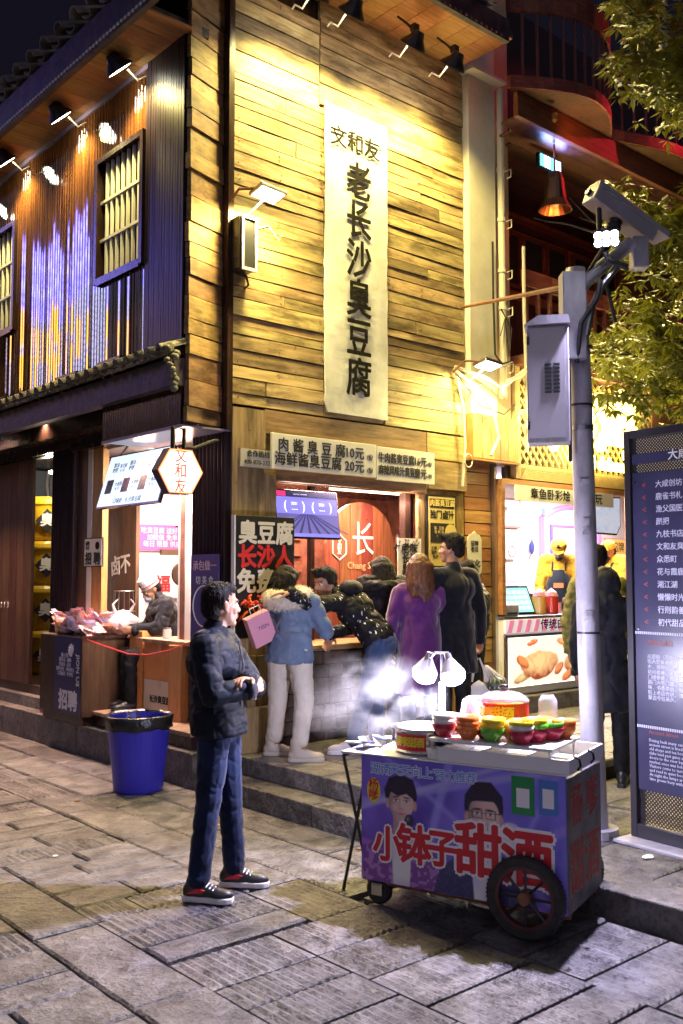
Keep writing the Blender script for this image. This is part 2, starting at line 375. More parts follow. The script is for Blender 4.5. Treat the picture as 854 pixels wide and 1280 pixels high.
# ================================================================== THE SETTING: street, steps, terrace
gmb = MB(); gmb.add([(-300, -300, -.045), (300, -300, -.045), (300, 300, -.045), (-300, 300, -.045)], [(0, 1, 2, 3)])
ground = gmb.build('street_ground', K['earth'], None, fixn=False); ground['kind'] = 'structure'
def slab_mb(a0, a1, b0, b1, z, th=.05, ribs=None, rnd=R, tilt=.0028, jit=.015, gap=.003):
    m = MB(); a0 += gap + rnd.random() * jit * .5; a1 -= gap + rnd.random() * jit * .5; b0 += gap + rnd.random() * jit * .5; b1 -= gap + rnd.random() * jit * .5
    z += rnd.uniform(-tilt, tilt); ta = rnd.uniform(-.003, .003); tb = rnd.uniform(-.003, .003)
    ca, cb_ = (a0 + a1) / 2, (b0 + b1) / 2
    def zz(a, b): return z + ta * (a - ca) + tb * (b - cb_)
    if ribs:
        n = max(3, int(((a1 - a0) if ribs == 'a' else (b1 - b0)) / .041))
        n = min(n, 26); vs = []; fs = []; bev = .014
        for i in range(2 * n + 1):
            t = i / (2 * n)
            dz = (-.011 if i % 2 else 0) * rnd.uniform(.5, 1.1) - (.01 if i in (0, 2 * n) else 0)
            tt = min(1, max(0, t + rnd.uniform(-.004, .004))) if 0 < i < 2 * n else t
            for q in range(4):
                s_ = (0, .035, .965, 1)[q]; dq = dz if q in (1, 2) else -.01
                if ribs == 'a': p = (a0 + (a1 - a0) * tt, b0 + (b1 - b0) * s_)
                else: p = (a0 + (a1 - a0) * s_, b0 + (b1 - b0) * tt)
                vs.append((p[0], p[1], zz(*p) + dq))
        for i in range(2 * n):
            for q in range(3): fs.append((i * 4 + q, i * 4 + q + 1, i * 4 + q + 5, i * 4 + q + 4))
        k = len(vs); vs += [(a0, b0, z - th), (a1, b0, z - th), (a1, b1, z - th), (a0, b1, z - th)]
        e = 2 * n * 4
        fs += [tuple([k, k + 1] + ([e, 0] if ribs == 'a' else [3, 2, 1, 0])), ]
        if ribs == 'a':
            fs[-1] = tuple([k, k + 1] + [i * 4 for i in range(2 * n, -1, -1)])
            fs.append(tuple([k + 2, k + 3] + [i * 4 + 3 for i in range(0, 2 * n + 1)]))
            fs.append((k + 3, k, 0, 1, 2, 3)); fs.append((k + 1, k + 2, e + 3, e + 2, e + 1, e))
        else:
            fs[-1] = (k, k + 1, 3, 2, 1, 0)
            fs.append((k + 2, k + 3, e, e + 1, e + 2, e + 3))
            fs.append(tuple([k + 3, k] + [i * 4 for i in range(0, 2 * n + 1)]))
            fs.append(tuple([k + 1, k + 2] + [i * 4 + 3 for i in range(2 * n, -1, -1)]))
        return m.add(vs, fs)
    # outline with slightly wandering edges and worn, rounded arrises
    pts = []
    def edge(p, q, n):
        for i in range(n):
            t = i / n; w = rnd.uniform(-jit, jit) * .45 if i else 0
            pts.append((p[0] + (q[0] - p[0]) * t + (w if p[0] == q[0] else 0), p[1] + (q[1] - p[1]) * t + (w if p[1] == q[1] else 0)))
    c = .012
    na = 3 if a1 - a0 > .3 else 2; nb = 3 if b1 - b0 > .3 else 2
    edge((a0, b0), (a1, b0), na); edge((a1, b0), (a1, b1), nb); edge((a1, b1), (a0, b1), na); edge((a0, b1), (a0, b0), nb)
    n = len(pts)
    def ins(p, d): return (p[0] + (d if p[0] < ca - .3 * (a1 - a0) else -d if p[0] > ca + .3 * (a1 - a0) else 0), p[1] + (d if p[1] < cb_ - .3 * (b1 - b0) else -d if p[1] > cb_ + .3 * (b1 - b0) else 0))
    vs = [(p[0], p[1], z - th) for p in pts] + [(p[0], p[1], zz(*p) - .010) for p in pts] + [(*ins(p, c), zz(*p) + rnd.uniform(-.0012, .0012)) for p in pts]
    fs = []
    for L_ in (0, 1):
        for i in range(n): fs.append((L_ * n + i, L_ * n + (i + 1) % n, (L_ + 1) * n + (i + 1) % n, (L_ + 1) * n + i))
    fs.append(tuple(2 * n + i for i in range(n)))
    return m.add(vs, fs)
NS = [0]
def slab(parent, m, *a, name='paving_slab', **k):
    NS[0] += 1
    return slab_mb(*a, **k).build(name, m, parent, fixn=False)
SR = random.Random(5)
def strip(a0, a1, b0, b1, L0, L1, ribp=0, rib='a', m=None, parent=None, z=0, split=0):
    b = b0
    while b < b1:
        l = SR.uniform(L0, L1); e = min(b + l, b1)
        if b1 - e < L0 * .5: e = b1
        rb = rib if SR.random() < ribp else None
        if split and SR.random() < split:
            c = a0 + (a1 - a0) * SR.uniform(.35, .65)
            slab(parent, m, a0, c, b, e, z, ribs=rb, rnd=SR); slab(parent, m, c, a1, b, e, z, ribs=None if SR.random() < .5 else rb, rnd=SR)
        else: slab(parent, m, a0, a1, b, e, z, ribs=rb, rnd=SR)
        b = e
S = K['slab']
# front of the picture (near the camera): chiselled slabs; then plain ones towards the steps
strip(-.62, -.28, -2.7, 4.6, .5, .95, .15, 'a', S, ground)
strip(-1.03, -.62, -2.6, 3.2, .45, .9, .6, 'b', S, ground)
strip(-1.40, -1.03, -2.75, 3.4, .5, .9, .2, 'a', S, ground)
strip(-2.22, -1.40, -2.72, 3.0, .20, .31, .3, 'a', S, ground, split=.65)
strip(-2.56, -2.22, -4.6, 3.4, .6, 1.1, .0, 'a', S, ground)
strip(-3.45, -2.56, -4.4, 3.0, .22, .36, .2, 'a', S, ground, split=.6)
strip(-3.80, -3.45, -3.0, 3.4, .6, 1.1, 0, 'a', S, ground)
strip(-4.70, -3.80, -2.2, 3.4, .3, .5, .1, 'a', S, ground, split=.3)
strip(-1.66, -.98, -5.2, -2.75, .24, .36, .85, 'a', S, ground)
strip(-.98, -.28, -5.2, -2.65, .22, .34, .85, 'a', S, ground)
strip(-2.22, -1.66, -5.0, -2.75, .22, .32, .75, 'a', S, ground)
strip(-1.05, -.28, 3.4, 7, .5, .9, .1, 'a', S, ground); strip(-3.4, -1.05, 3.4, 6.5, .5, .9, 0, 'a', S, ground, split=1)
# rest of the street beyond what can be told apart from here
st = MB()
for i in range(-16, 0):
    for j in range(-16, 30):
        a0 = -.28 + i * .9; b0 = j * .6
        if -4.75 < a0 + .45 < -.28 and -5 < b0 < 7: continue
        st.box(a0 + .008, a0 + .89, b0 + .008, b0 + .59, -.05, -.012)
st.build('paving_slab', S, ground, kind='stuff', fixn=False)
# loose yellow leaf on the slabs
solo('fallen_leaf', MB().prism([(0, 0), (.025, .018), (.06, .01), (.045, -.02), (.015, -.02)], 0, .003), mat('yellow_leaf', (.7, .5, .03), rough=.6),
     'small yellow fallen leaf on the paving in the lower left', 'leaf', (-2.60, -2.63, .006))

# steps and terraces
steps = setup('steps', MB().box(-.245, -.05, -2.2, .10, -.05, .10).box(-.03, 6.5, -2.2, 0, -.05, .22), K['earth'])
SR = random.Random(9)
def kerb_run(parent, a0, a1, b0, b1, z0, z1, L=.85, axis='b'):
    b = b0
    while b < b1 - .01:
        e = min(b + L * SR.uniform(.8, 1.2), b1)
        if b1 - e < .3: e = b1
        m = bx(a0, a1, b + .003, e - .003, z0, z1 + SR.uniform(-.003, .003))
        m.build('kerb_stone', K['kerb'], parent, bevel=.009); b = e
kerb_run(steps, -.275, .0, -2.2, .12, -.04, .14)
kerb_run(steps, -.052, .34, -2.2, .0, .142, .28)
terr = setup('terrace', MB().box(-.0, 8, 0.02, 7, -.05, .24).box(-.24, 0, .14, 7, -.05, .24), K['earth'])
kerb_run(terr, -.278, .02, .125, 7, -.04, .28, .95)
SR = random.Random(21)
for a0, a1, n in ((.345, 1.35, 3), (1.35, 2.3, 3), (2.3, 3.3, 3), (3.3, 4.4, 3), (4.4, 5.6, 3), (5.6, 6.8, 3)):
    for k in range(5):
        b0 = -2.2 + k * .44
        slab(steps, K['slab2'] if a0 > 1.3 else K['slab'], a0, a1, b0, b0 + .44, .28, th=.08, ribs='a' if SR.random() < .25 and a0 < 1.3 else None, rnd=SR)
low = setup('lower_terrace', MB().box(-.24, 9, -7, -2.2, -.05, .08), K['earth'])
kerb_run(low, -.275, .02, -7, -2.2, -.04, .14)
SR = random.Random(4)
for i in range(12):
    a0 = .02 + i * .62
    b = -6.2
    while b < -2.22:
        e = min(b + SR.uniform(.5, .95), -2.2)
        if -2.2 - e < .25: e = -2.2
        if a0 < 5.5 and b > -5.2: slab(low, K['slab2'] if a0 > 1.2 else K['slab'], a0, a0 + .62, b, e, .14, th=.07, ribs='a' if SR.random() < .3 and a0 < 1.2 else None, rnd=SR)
        b = e
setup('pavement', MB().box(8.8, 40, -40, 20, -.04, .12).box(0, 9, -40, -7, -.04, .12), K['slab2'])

# ================================================================== MAIN BUILDING
bld = thing('timber_shop_building', 'two storey old timber snack shop with yellow plank front and dark lacquered side', 'building', (0, 0, 0))
PR = random.Random(3)
core = MB()
core.box(.0, 2.84, .03, .3, 3.1, 7.2)                 # wall behind the planks
core.box(-.47, -.03, .09, .3, 2.95, 7.2)
core.box(-.47, -.3, .3, 6.2, 3.45, 6.3)
core.box(-.3, 2.84, .3, 6.2, 3.12, 3.4)               # upper floor
core.build('wall', K['dark_lacq'], bld)
def plank(parent, a0, a1, z0, z1, b=0, t=.03, m=None, name='plank', M=None, wob=.006, out=None):
    """one board; front face towards -b, slightly uneven ends and edges"""
    o = PR.uniform(0, .014) if out is None else out
    z0_ = z0 + .0045; z1_ = z1 - .0045
    n = max(2, int((a1 - a0) / .45)); vs = []
    a0 += PR.uniform(0, .006); a1 -= PR.uniform(0, .006)
    for i in range(n + 1):
        a = a0 + (a1 - a0) * i / n; w0 = PR.uniform(-wob, wob) * .5; w1 = PR.uniform(-wob, wob) * .5; f = PR.uniform(-.003, .003)
        vs += [(a, b - t - o + f, z0_ + w0), (a, b - t - o + f + .002, z1_ + w1), (a, b, z1_ + w1), (a, b, z0_ + w0)]
    fs = [(0, 1, 2, 3)] + [(4 * n + 3, 4 * n + 2, 4 * n + 1, 4 * n)]
    for i in range(n):
        for q in range(4): fs.append((4 * i + q, 4 * i + 4 + q, 4 * i + 4 + (q + 1) % 4, 4 * i + (q + 1) % 4))
    if M is not None: vs = [M @ Vector(v) for v in vs]
    return MB().add(vs, fs).build(name, m, parent)
def heights(z0, z1, lo, hi):
    z = z0; out = []
    while z < z1 - .01:
        e = z + PR.uniform(lo, hi)
        if z1 - e < lo * .7: e = z1
        out.append((z, e)); z = e
    return out
for z0, z1 in heights(3.12, 5.95, .075, .165): 
    if PR.random() < .25:
        c = PR.uniform(.25, .7); plank(bld, -.04, c, z0, z1, m=K['plank']); plank(bld, c, .955, z0, z1, m=K['plank'])
    else: plank(bld, -.04, .955, z0, z1, m=K['plank'])
for z0, z1 in heights(5.95, 6.75, .13, .2): plank(bld, -.04, .90, z0, z1, m=K['plank'])
for z0, z1 in heights(3.12, 5.98, .07, .15):
    if PR.random() < .35:
        c = PR.uniform(2.1, 2.6); plank(bld, 1.71, c, z0, z1, m=K['plank']); plank(bld, c, 2.84, z0, z1, m=K['plank'])
    else: plank(bld, 1.71, 2.84, z0, z1, m=K['plank'])
for z0, z1 in heights(5.98, 7.0, .12, .2): plank(bld, .905, 2.84, z0, z1, m=K['plank'])
for z0, z1 in heights(3.12, 5.98, .2, .4): plank(bld, .955, 1.71, z0, z1, m=K['plank'], out=0)
# nail heads
nl = MB()
for i in range(230):
    a = PR.choice([.02, .9, .93, 1.75, 2.78, .45, 2.2]) + PR.uniform(-.02, .02); z = PR.uniform(3.15, 6.9)
    nl.box(a, a + .007, -.047, -.04, z, z + .007)
nl.build('nail_head', K['rust'], bld, kind='stuff', fixn=False)
# turned-back plank panel at the corner
ang = radians(17)
Mp = Matrix.Translation((-.50, -.05, 0)) @ Matrix.Rotation(ang, 4, 'Z')
for z0, z1 in heights(2.92, 7.0, .12, .22): plank(bld, 0 + PR.uniform(-.02, .01), .46, z0, z1, m=K['plank_side'], M=Mp, t=.035, out=PR.uniform(0, .02))
bx(-.10, -.045, -.06, .06, 2.9, 7.1).build('corner_post', K['dark_lacq'], bld)
# roof over the plank front: soffit boards, eave board, tiles
for i in range(13):
    a0 = -.5 + i * .25
    bx(a0, a0 + .244, -.78, .0, 6.96 - .0 * i, 6.98).build('soffit_board', K['soffit'], bld)
bx(-.95, 2.62, -.84, -.785, 6.86, 7.08).build('eave_board', K['fascia'], bld)
bx(-.95, 2.75, -.785, .3, 6.985, 7.05).build('roof_deck', K['fascia'], bld)
st = MB()
for i in range(48): st.box(-.9 + i * .072, -.88 + i * .072, -.850, -.84, 6.875, 6.895)
st.build('bead_trim', K['brick'], bld, kind='stuff', fixn=False)
def rtile(parent, M, r=.075, L=.5, up=True):
    m = MB(); n = 7; vs = []
    for rr in (r, r - .016):
        for y in (0, L):
            for i in range(n + 1):
                t = pi * i / n; vs.append(M @ Vector((rr * cos(t), y, rr * sin(t) * (1 if up else -.6))))
    fs = []; q = n + 1
    for i in range(n): fs += [(i, i + 1, q + i + 1, q + i), (2 * q + i, 3 * q + i, 3 * q + i + 1, 2 * q + i + 1), (i, 2 * q + i, 2 * q + i + 1, i + 1), (q + i, q + i + 1, 3 * q + i + 1, 3 * q + i)]
    m.add(vs, fs + [(0, q, 3 * q, 2 * q), (n, 2 * q + n, 3 * q + n, q + n)]); return m.build('roof_tile', K['tile'], parent, smooth=False)
for i in range(14):
    a = -.85 + i * .235
    rtile(bld, Matrix.Translation((a, -.93, 7.14)) @ Matrix.Rotation(radians(22), 4, 'X'), .085, .7)
    rtile(bld, Matrix.Translation((a + .117, -.90, 7.13)) @ Matrix.Rotation(radians(22), 4, 'X'), .07, .7, False)
# side eave (left front)
for i in range(24):
    b0 = -.12 + i * .27
    bx(-.93, -.5, b0, b0 + .264, 6.10, 6.118).build('soffit_board', K['soffit'], bld)
bx(-.985, -.932, -.80, 6.4, 6.06, 6.36).build('eave_board', K['fascia'], bld)
bx(-.93, -.3, -.05, 6.4, 6.122, 6.2).build('roof_deck', K['fascia'], bld)
bx(-.52, -.499, .56, 6.2, 6.05, 6.095).build('cornice', mat('violet_painted_trim', (.25, .2, .3), rough=.35), bld)
st = MB()
for i in range(110): st.box(-.995, -.985, -.4 + i * .06, -.37 + i * .06, 6.09, 6.11)
st.build('bead_trim', K['offwhite'], bld, kind='stuff', fixn=False)
for i in range(22):
    b = -.35 + i * .30
    rtile(bld, Matrix.Translation((-1.06, b, 6.42)) @ Matrix.Rotation(-pi / 2, 4, 'Z') @ Matrix.Rotation(radians(24), 4, 'X'), .085, .6)
    rtile(bld, Matrix.Translation((-1.03, b + .15, 6.40)) @ Matrix.Rotation(-pi / 2, 4, 'Z') @ Matrix.Rotation(radians(24), 4, 'X'), .075, .6, False)
# dark slatted corner of the upper side wall
st = MB(); b = -.02
while b < .56: st.box(-.512 - R.uniform(0, .003), -.47, b, b + .036, 3.45, 7.0); b += .041
st.build('slat', K['column'], bld, kind='stuff', fixn=False)
# glossy brown slats; window gaps left out
st = MB(); b = .575; wr = random.Random(8)
WIN = [(.64, 1.42, 4.40, 5.47), (3.36, 4.35, 4.36, 5.45)]
def slat(m, b, z0, z1):
    t = wr.uniform(-.0005, .0005); d = wr.uniform(0, .002); w = .052
    n = 7; vs = []
    for z in [z0 + (z1 - z0) * i / n for i in range(n + 1)]:
        q = wr.uniform(-.0004, .0004)
        for x, y in ((-.480, 0), (-.498 - d + t + q, .002), (-.505 - d + t + q, .010), (-.505 - d - t + q, w - .010), (-.498 - d - t + q, w - .002), (-.480, w)): vs.append((x, b + y, z))
    fs = []
    for i in range(n):
        for k in range(5): fs.append((i * 6 + k, i * 6 + k + 1, i * 6 + 7 + k, i * 6 + 6 + k))
    m.add(vs, fs)
while b < 6.1:
    w = [q for q in WIN if q[0] - .05 < b < q[1]]
    if w: slat(st, b, 3.45, w[0][2]); slat(st, b, w[0][3], 6.09)
    else: slat(st, b, 3.45, 6.09)
    b += .0545
st.build('slat', K['slat'], bld, kind='stuff')
for (b0, b1, z0, z1) in WIN:
    w = MB().box(-.545, -.44, b0 - .05, b0, z0 - .05, z1 + .05).box(-.545, -.44, b1, b1 + .05, z0 - .05, z1 + .05).box(-.545, -.44, b0, b1, z0 - .07, z0 - .001).box(-.545, -.44, b0, b1, z1 + .001, z1 + .05)
    wo = w.build('window', K['dark_lacq'], bld)
    bx(-.46, -.452, b0, b1, z0, z1).build('pane', K['winglass'], wo)
    for i in range(1, 8):
        bb = b0 + (b1 - b0) * i / 8
        bx(-.50, -.475, bb - .012, bb + .012, z0, z1).build('glazing_bar', K['offwhite'], wo)
    for i in (1, 2):
        z = z0 + (z1 - z0) * i / 3
        bx(-.506, -.478, b0, b1, z - .013, z + .013).build('glazing_bar', K['offwhite'], wo)
# ledges below the upper wall
for b in (.72, 1.55, 3.2): bx(-.66, -.51, b, b + .42, 3.50, 3.56).build('ledge', K['dark_lacq'], bld)
# small tiled canopy between the storeys
bx(-.60, -.5, -.06, 6.3, 3.20, 3.42).build('canopy_beam', K['fascia'], bld)
for i in range(34):
    b = -.03 + i * .175
    rtile(bld, Matrix.Translation((-.72, b, 3.455)) @ Matrix.Rotation(-pi / 2, 4, 'Z') @ Matrix.Rotation(radians(20), 4, 'X'), .052, .26)
for i in range(34):
    b = .055 + i * .175
    rtile(bld, Matrix.Translation((-.70, b, 3.44)) @ Matrix.Rotation(-pi / 2, 4, 'Z') @ Matrix.Rotation(radians(20), 4, 'X'), .05, .24, False)
MB().tube([(-.66, -.10, 3.48), (-.66, 6.3, 3.48)], .035, 8).build('ridge', K['tile'], bld)
rg = MB()
for i in range(10): rg.ell((-.66 + R.uniform(-.03, .05), -.12 + R.uniform(-.02, .03), 3.47 - i * .035), (.035, .03, .03))
rg.build('canopy_end', K['tile'], bld)
# hanging fascia box, vertical slats
st = MB(); b = -.02
while b < 1.26: st.box(-.515, -.49, b, b + .036, 2.90, 3.22); b += .041
st.build('slat', K['dark_lacq'], bld, kind='stuff', fixn=False)
bx(-.492, .06, -.02, 1.30, 2.885, 2.90).build('box_soffit', mat('pale_violet_soffit', (.30, .27, .34), rough=.3), bld)
bx(-.518, -.492, -.022, 1.30, 2.872, 2.899).build('trim', mat('violet_trim', (.30, .26, .36), rough=.4), bld)
bx(-.09, .05, 1.31, 6.2, 3.02, 3.44).build('fascia_panel', K['dark_lacq'], bld)
bx(-.5, -.09, 1.31, 6.2, 3.40, 3.44).build('canopy_soffit', K['dark_lacq'], bld)
st = MB(); b = 1.32
while b < 6: st.box(-.10, -.089, b, b + .05, 3.12, 3.39); b += .056
st.build('slat', K['column'], bld, kind='stuff', fixn=False)
bx(-.12, -.03, 2.75, 6.2, 3.02, 3.075).build('lintel', K['dark_lacq'], bld); bx(-.12, -.03, .5, 2.74, 2.98, 3.03).build('lintel', K['dark_lacq'], bld)
# lower storey: fluted dark columns
def column(b0, b1, z0, z1, a0=-.07, a1=.1):
    m = MB().box(a0 + .012, a1, b0, b1, z0, z1); n = int((b1 - b0 - .02) / .05); w = (b1 - b0 - .02) / n
    for i in range(n): m.tube([(a0 + .012, b0 + .01 + (i + .5) * w, z0), (a0 + .012, b0 + .01 + (i + .5) * w, z1)], w * .42, 8)
    m.box(a0 - .01, a0 + .04, b0 - .012, b0 + .008, z0, z1).box(a0 - .01, a0 + .04, b1 - .008, b1 + .012, z0, z1)
    return m.build('column', K['column'], bld)
column(2.76, 3.26, .28, 3.02); column(.0, .47, .28, 2.885)
# fluted return of the corner column seen from the front
m = MB()
for i in range(3): m.tube([(-.03 + i * .05, -.012, .28), (-.03 + i * .05, -.012, 2.885)], .022, 8)
m.build('column_flute', K['column'], bld)
# plank doors at the left end, thresholds
bx(-.14, 3, 2.0, 6.8, .28, .40).build('threshold', K['kerb'], bld); bx(-.03, 3, 2.0, 6.8, .40, .50).build('threshold', K['counter'], bld)
b = 3.85
while b < 6.3: bx(-.05, -.01, b + .003, b + .20, .50, 3.02).build('door_board', K['door'], bld, bevel=.004); b += .203
# drum store behind the column
bx(1.0, 1.06, 3.2, 6.2, .5, 3.1).build('back_wall', mat('blue_grey_shelf_wall', (.10, .13, .17), (.16, .2, .25), rough=.5), bld)

bx(.0, 1.06, 5.7, 5.76, .5, 3.1).build('side_wall', mat('grey_store_wall', (.12, .15, .2), rough=.5), bld)
# wood between column and stall opening
bx(-.03, .02, 2.52, 2.75, .42, 2.98).build('panel', K['door'], bld)
bx(-.04, .02, 2.42, 2.515, .42, 2.98).build('post', K['offwhite'], bld)
bx(-.035, .03, 2.20, 2.41, .42, 2.98).build('post', K['orange_wood'], bld)
pn = bx(.30, .34, 2.12, 2.98, .42, 2.98).build('panel', wood('brown_printed_panel', (.10, .05, .03), (.17, .09, .055), 'z', rough=.35), bld)
txt(pn, '卤不', .21, K['white'], (.288, 2.42, 1.80), RL @ Matrix.Rotation(radians(6), 4, 'Z'), bold=.03)
txt(bld, '1 3 1 3 2 1 3', .09, K['white'], (-.056, 4.75, 1.36), RL, sp=1.3)
# main front, ground floor: timber frame round the serving hatch
plank(bld, -.04, .30, 1.0, 3.10, b=0, t=.05, m=K['timber'], name='post_board')
plank(bld, -.04, .34, .28, .64, b=-.05, t=.09, m=K['timber'], name='base_block', out=.03)
for a in (-.03, .10, .20, .30): plank(bld, a, a + .10, .60, 1.05, b=-.02, t=.03 + R.random() * .03, m=K['timber'], name='board')
plank(bld, .30, 2.27, 2.90, 3.11, t=.03, m=K['timber_h']); plank(bld, .30, .42, .6, 2.56, b=0, t=.04, m=K['timber'], name='post_board')
plank(bld, 2.28, 2.84, 2.55, 2.84, t=.04, m=K['timber_h']); plank(bld, 2.28, 2.84, 2.845, 3.11, t=.03, m=K['timber_h'])
plank(bld, .42, 2.25, 2.50, 2.60, t=.05, m=K['timber_h'], name='lintel_board')
bx(.31, 2.84, .0, .06, 2.5, 3.1).build('hatch_head', K['timber_h'], bld)
plank(bld, 2.16, 2.26, .45, 2.5, b=.02, t=.03, m=K['timber'], name='post_board'); bx(2.03, 2.10, .02, .10, 1.05, 2.5).build('hatch_post', K['dark_lacq'], bld)
bx(2.27, 2.84, -.005, .06, .28, 2.54).build('wall_panel', wood('yellow_pillar_board', (.30, .2, .06), (.45, .33, .1), 'z'), bld)
# counter and its rubble base
bx(.36, 2.27, -.16, .42, 1.06, 1.11).build('counter_top', K['timber_h'], bld, bevel=.006)
for z in range(6):
    a = .42
    while a < 2.26:
        w = R.uniform(.12, .24); e = min(a + w, 2.27)
        bx(a + .005, e - .005, -.06 - R.random() * .02, .1, .36 + z * .115, .468 + z * .115).build('stone', K['stonewall'], bld, bevel=.012); a = e
bx(.36, 2.27, -.09, .1, .28, .355).build('sill', K['dark_lacq'], bld)
bx(.42, 2.27, -.05, .3, .355, 1.05).build('counter_core', K['earth'], bld)
# hatch interior
bx(.2, 2.9, 1.05, 1.12, .28, 3.1).build('back_wall', K['brick'], bld)
for r_ in range(17):
    a = .32 - (.1 if r_ % 2 else 0)
    while a < 2.75:
        if not (1.45 < a < 2.3): bx(a, a + .20, 1.02, 1.05, 1.1 + r_ * .08, 1.172 + r_ * .08).build('brick', K['brick'], bld)
        a += .208
bx(.2, 2.9, .06, 1.1, 2.52, 2.56).build('hatch_ceiling', K['dark_lacq'], bld)
bx(2.75, 2.8, .06, 1.1, .28, 2.52).build('side_wall', K['brick'], bld); bx(.26, .3, .06, 1.1, .28, 2.52).build('side_wall', K['brick'], bld)
for a in (1.12, 2.42): bx(a, a + .05, .35, .4, 1.1, 2.52).build('hatch_post', K['dark_lacq'], bld)
# cream pillar beside the planks with its orange cladding
plr = MB().box(2.86, 3.28, -.10, .3, 3.36, 7.0).box(2.86, 3.28, -.1, .3, 7.0, 9)
plr.build('pillar', K['plaster'], bld)
bx(3.285, 3.55, -.06, .3, 3.36, 9).build('pillar', mat('tan_plaster', (.50, .36, .24), (.6, .44, .3), rough=.8, scale=3), bld)
bx(2.80, 3.34, -.22, -.02, 6.93, 6.96).build('pillar_cap', K['plaster'], bld)
for i in range(5): bx(2.86 + i * .14, 2.995 + i * .14, -.13, .1, 2.90, 3.355).build('plank', K['orange_wood'], bld, bevel=.004)
PR = random.Random(31)
for k in range(20):
    z = .28 + k * .131
    plank(bld, 2.85, 3.26, z, z + .131, b=.02, t=.03, m=K['orange_wood_h'], out=0)
bx(2.84, 3.27, .02, .2, .28, 2.9).build('wall_backing', K['dark_lacq'], bld)
bx(3.262, 3.30, -.06, .25, .28, 2.9).build('corner_trim', K['metal'], bld)
bx(2.83, 3.6, -.14, .1, 2.875, 2.895).build('sill', K['orange_wood_h'], bld)
# storey behind, top right of the plank roof
bx(1.2, 3.3, 1.2, 1.6, 7.0, 11).build('rear_wall', mat('mauve_plaster', (.20, .16, .22), rough=.8), bld)

# stall interior (left opening)
bx(.06, 2.6, 3.0, 3.06, .42, 2.98).build('back_wall', K['pinkwall'], bld)
bx(1.9, 1.96, 1.18, 3.0, .42, 2.98).build('side_wall', K['pinkwall'], bld)
bx(.30, 1.9, 1.13, 1.17, .28, 2.98).build('side_wall', K['pinkwall'], bld)
bx(.21, .25, .50, 1.17, .28, 2.98).build('side_wall', K['pinkwall'], bld)
bx(-.0, 2.6, 1.18, 3.1, 2.96, 2.99).box(-.0, .2, .5, 1.18, 2.96, 2.99).build('ceiling', K['pinkwall'], bld)
for i in range(9): bx(-.22 if i < 99 else 0, 1.9, .25 + i * .195, .44 + i * .195, .385, .42).build('deck_board', K['deck'], bld, bevel=.004)
bx(-.20, -.0, .27, 1.98, .28, .384).build('deck_riser', K['dark_lacq'], bld)

# ================================================================== LAMPS ON THE BUILDING
WARM = (1.0, .80, .26)
g_warm = glow('warm_lamp_face', (1, .93, .72), 18)
g_cool = glow('white_lamp_face', (.93, .92, 1), 30)
def eave_lamp(at, label, face='F', e=60, group='floodlights under the eaves', tgt=None, cone=130):
    """small dome floodlight on a bent arm"""
    t = thing('floodlight', label, 'lamp', at, 0, group)
    a, b, z = at
    sgn = Vector((0, 1, 0)) if face == 'F' else Vector((1, 0, 0))
    tilt = Matrix.Translation(at) @ (Matrix.Rotation(radians(42), 4, 'X') if face == 'F' else Matrix.Rotation(radians(-42), 4, 'Y'))
    sh = MB().lathe([(.025, .10), (.05, .095), (.07, .04), (.125, -.03), (.128, -.045), (.118, -.045), (.11, -.03), (.0, -.02)], 18, tilt, close=False)
    sh.build('shade', K['lampshell'], t, smooth=False)
    fb = MB().lathe([(.0, -.036), (.108, -.036), (.108, -.041), (0, -.041)], 18, tilt); fb.build('lamp_glass', g_warm, t)
    bx(a - .03, a + .03, b - .03, b + .03, z + .10, z + .16, None).build('gear_box', K['lampshell'], t)
    p = Vector(at)
    MB().tube([p + Vector((0, 0, .1)), p + sgn * .1 + Vector((0, 0, .22)), p + sgn * .22 + Vector((0, 0, .34))], .012, 6).build('bracket', K['lampshell'], t)
    MB().tube([p + sgn * .1, p + sgn * .2 + Vector((0, 0, -.06)), p + sgn * .3 + Vector((0, 0, .02)), p + sgn * .34], .009, 6).build('cable', K['pipe'], t)
    L = p + (tilt.to_3x3() @ Vector((0, 0, -.07)))
    spot('lamp_light', t, L, tgt or (a, b + .4, z - 2), e, WARM, cone, .7, .07)
    return t
for i, a in enumerate((.42, .82, 1.58, 2.12)):
    eave_lamp((a, -.58, 6.58), ['dome floodlight under the plank front eave, leftmost of the four over the banner', 'dome floodlight under the plank front eave, second from the left',
              'dome floodlight under the plank front eave, third from the left', 'dome floodlight nearest the cream pillar under the plank front eave'][i], 'F', 250, tgt=(a, .10, 2.2))
for i, b in enumerate((.62, 1.75, 3.05, 4.4)):
    eave_lamp((-.78, b, 6.0), ['dome floodlight under the left eave, nearest the dark corner column', 'dome floodlight under the left eave, middle one above the barred window',
              'dome floodlight under the left eave at the edge of the picture', 'dome floodlight at the far end of the left eave'][i], 'L', 150, tgt=(-.55, b, 4.6))
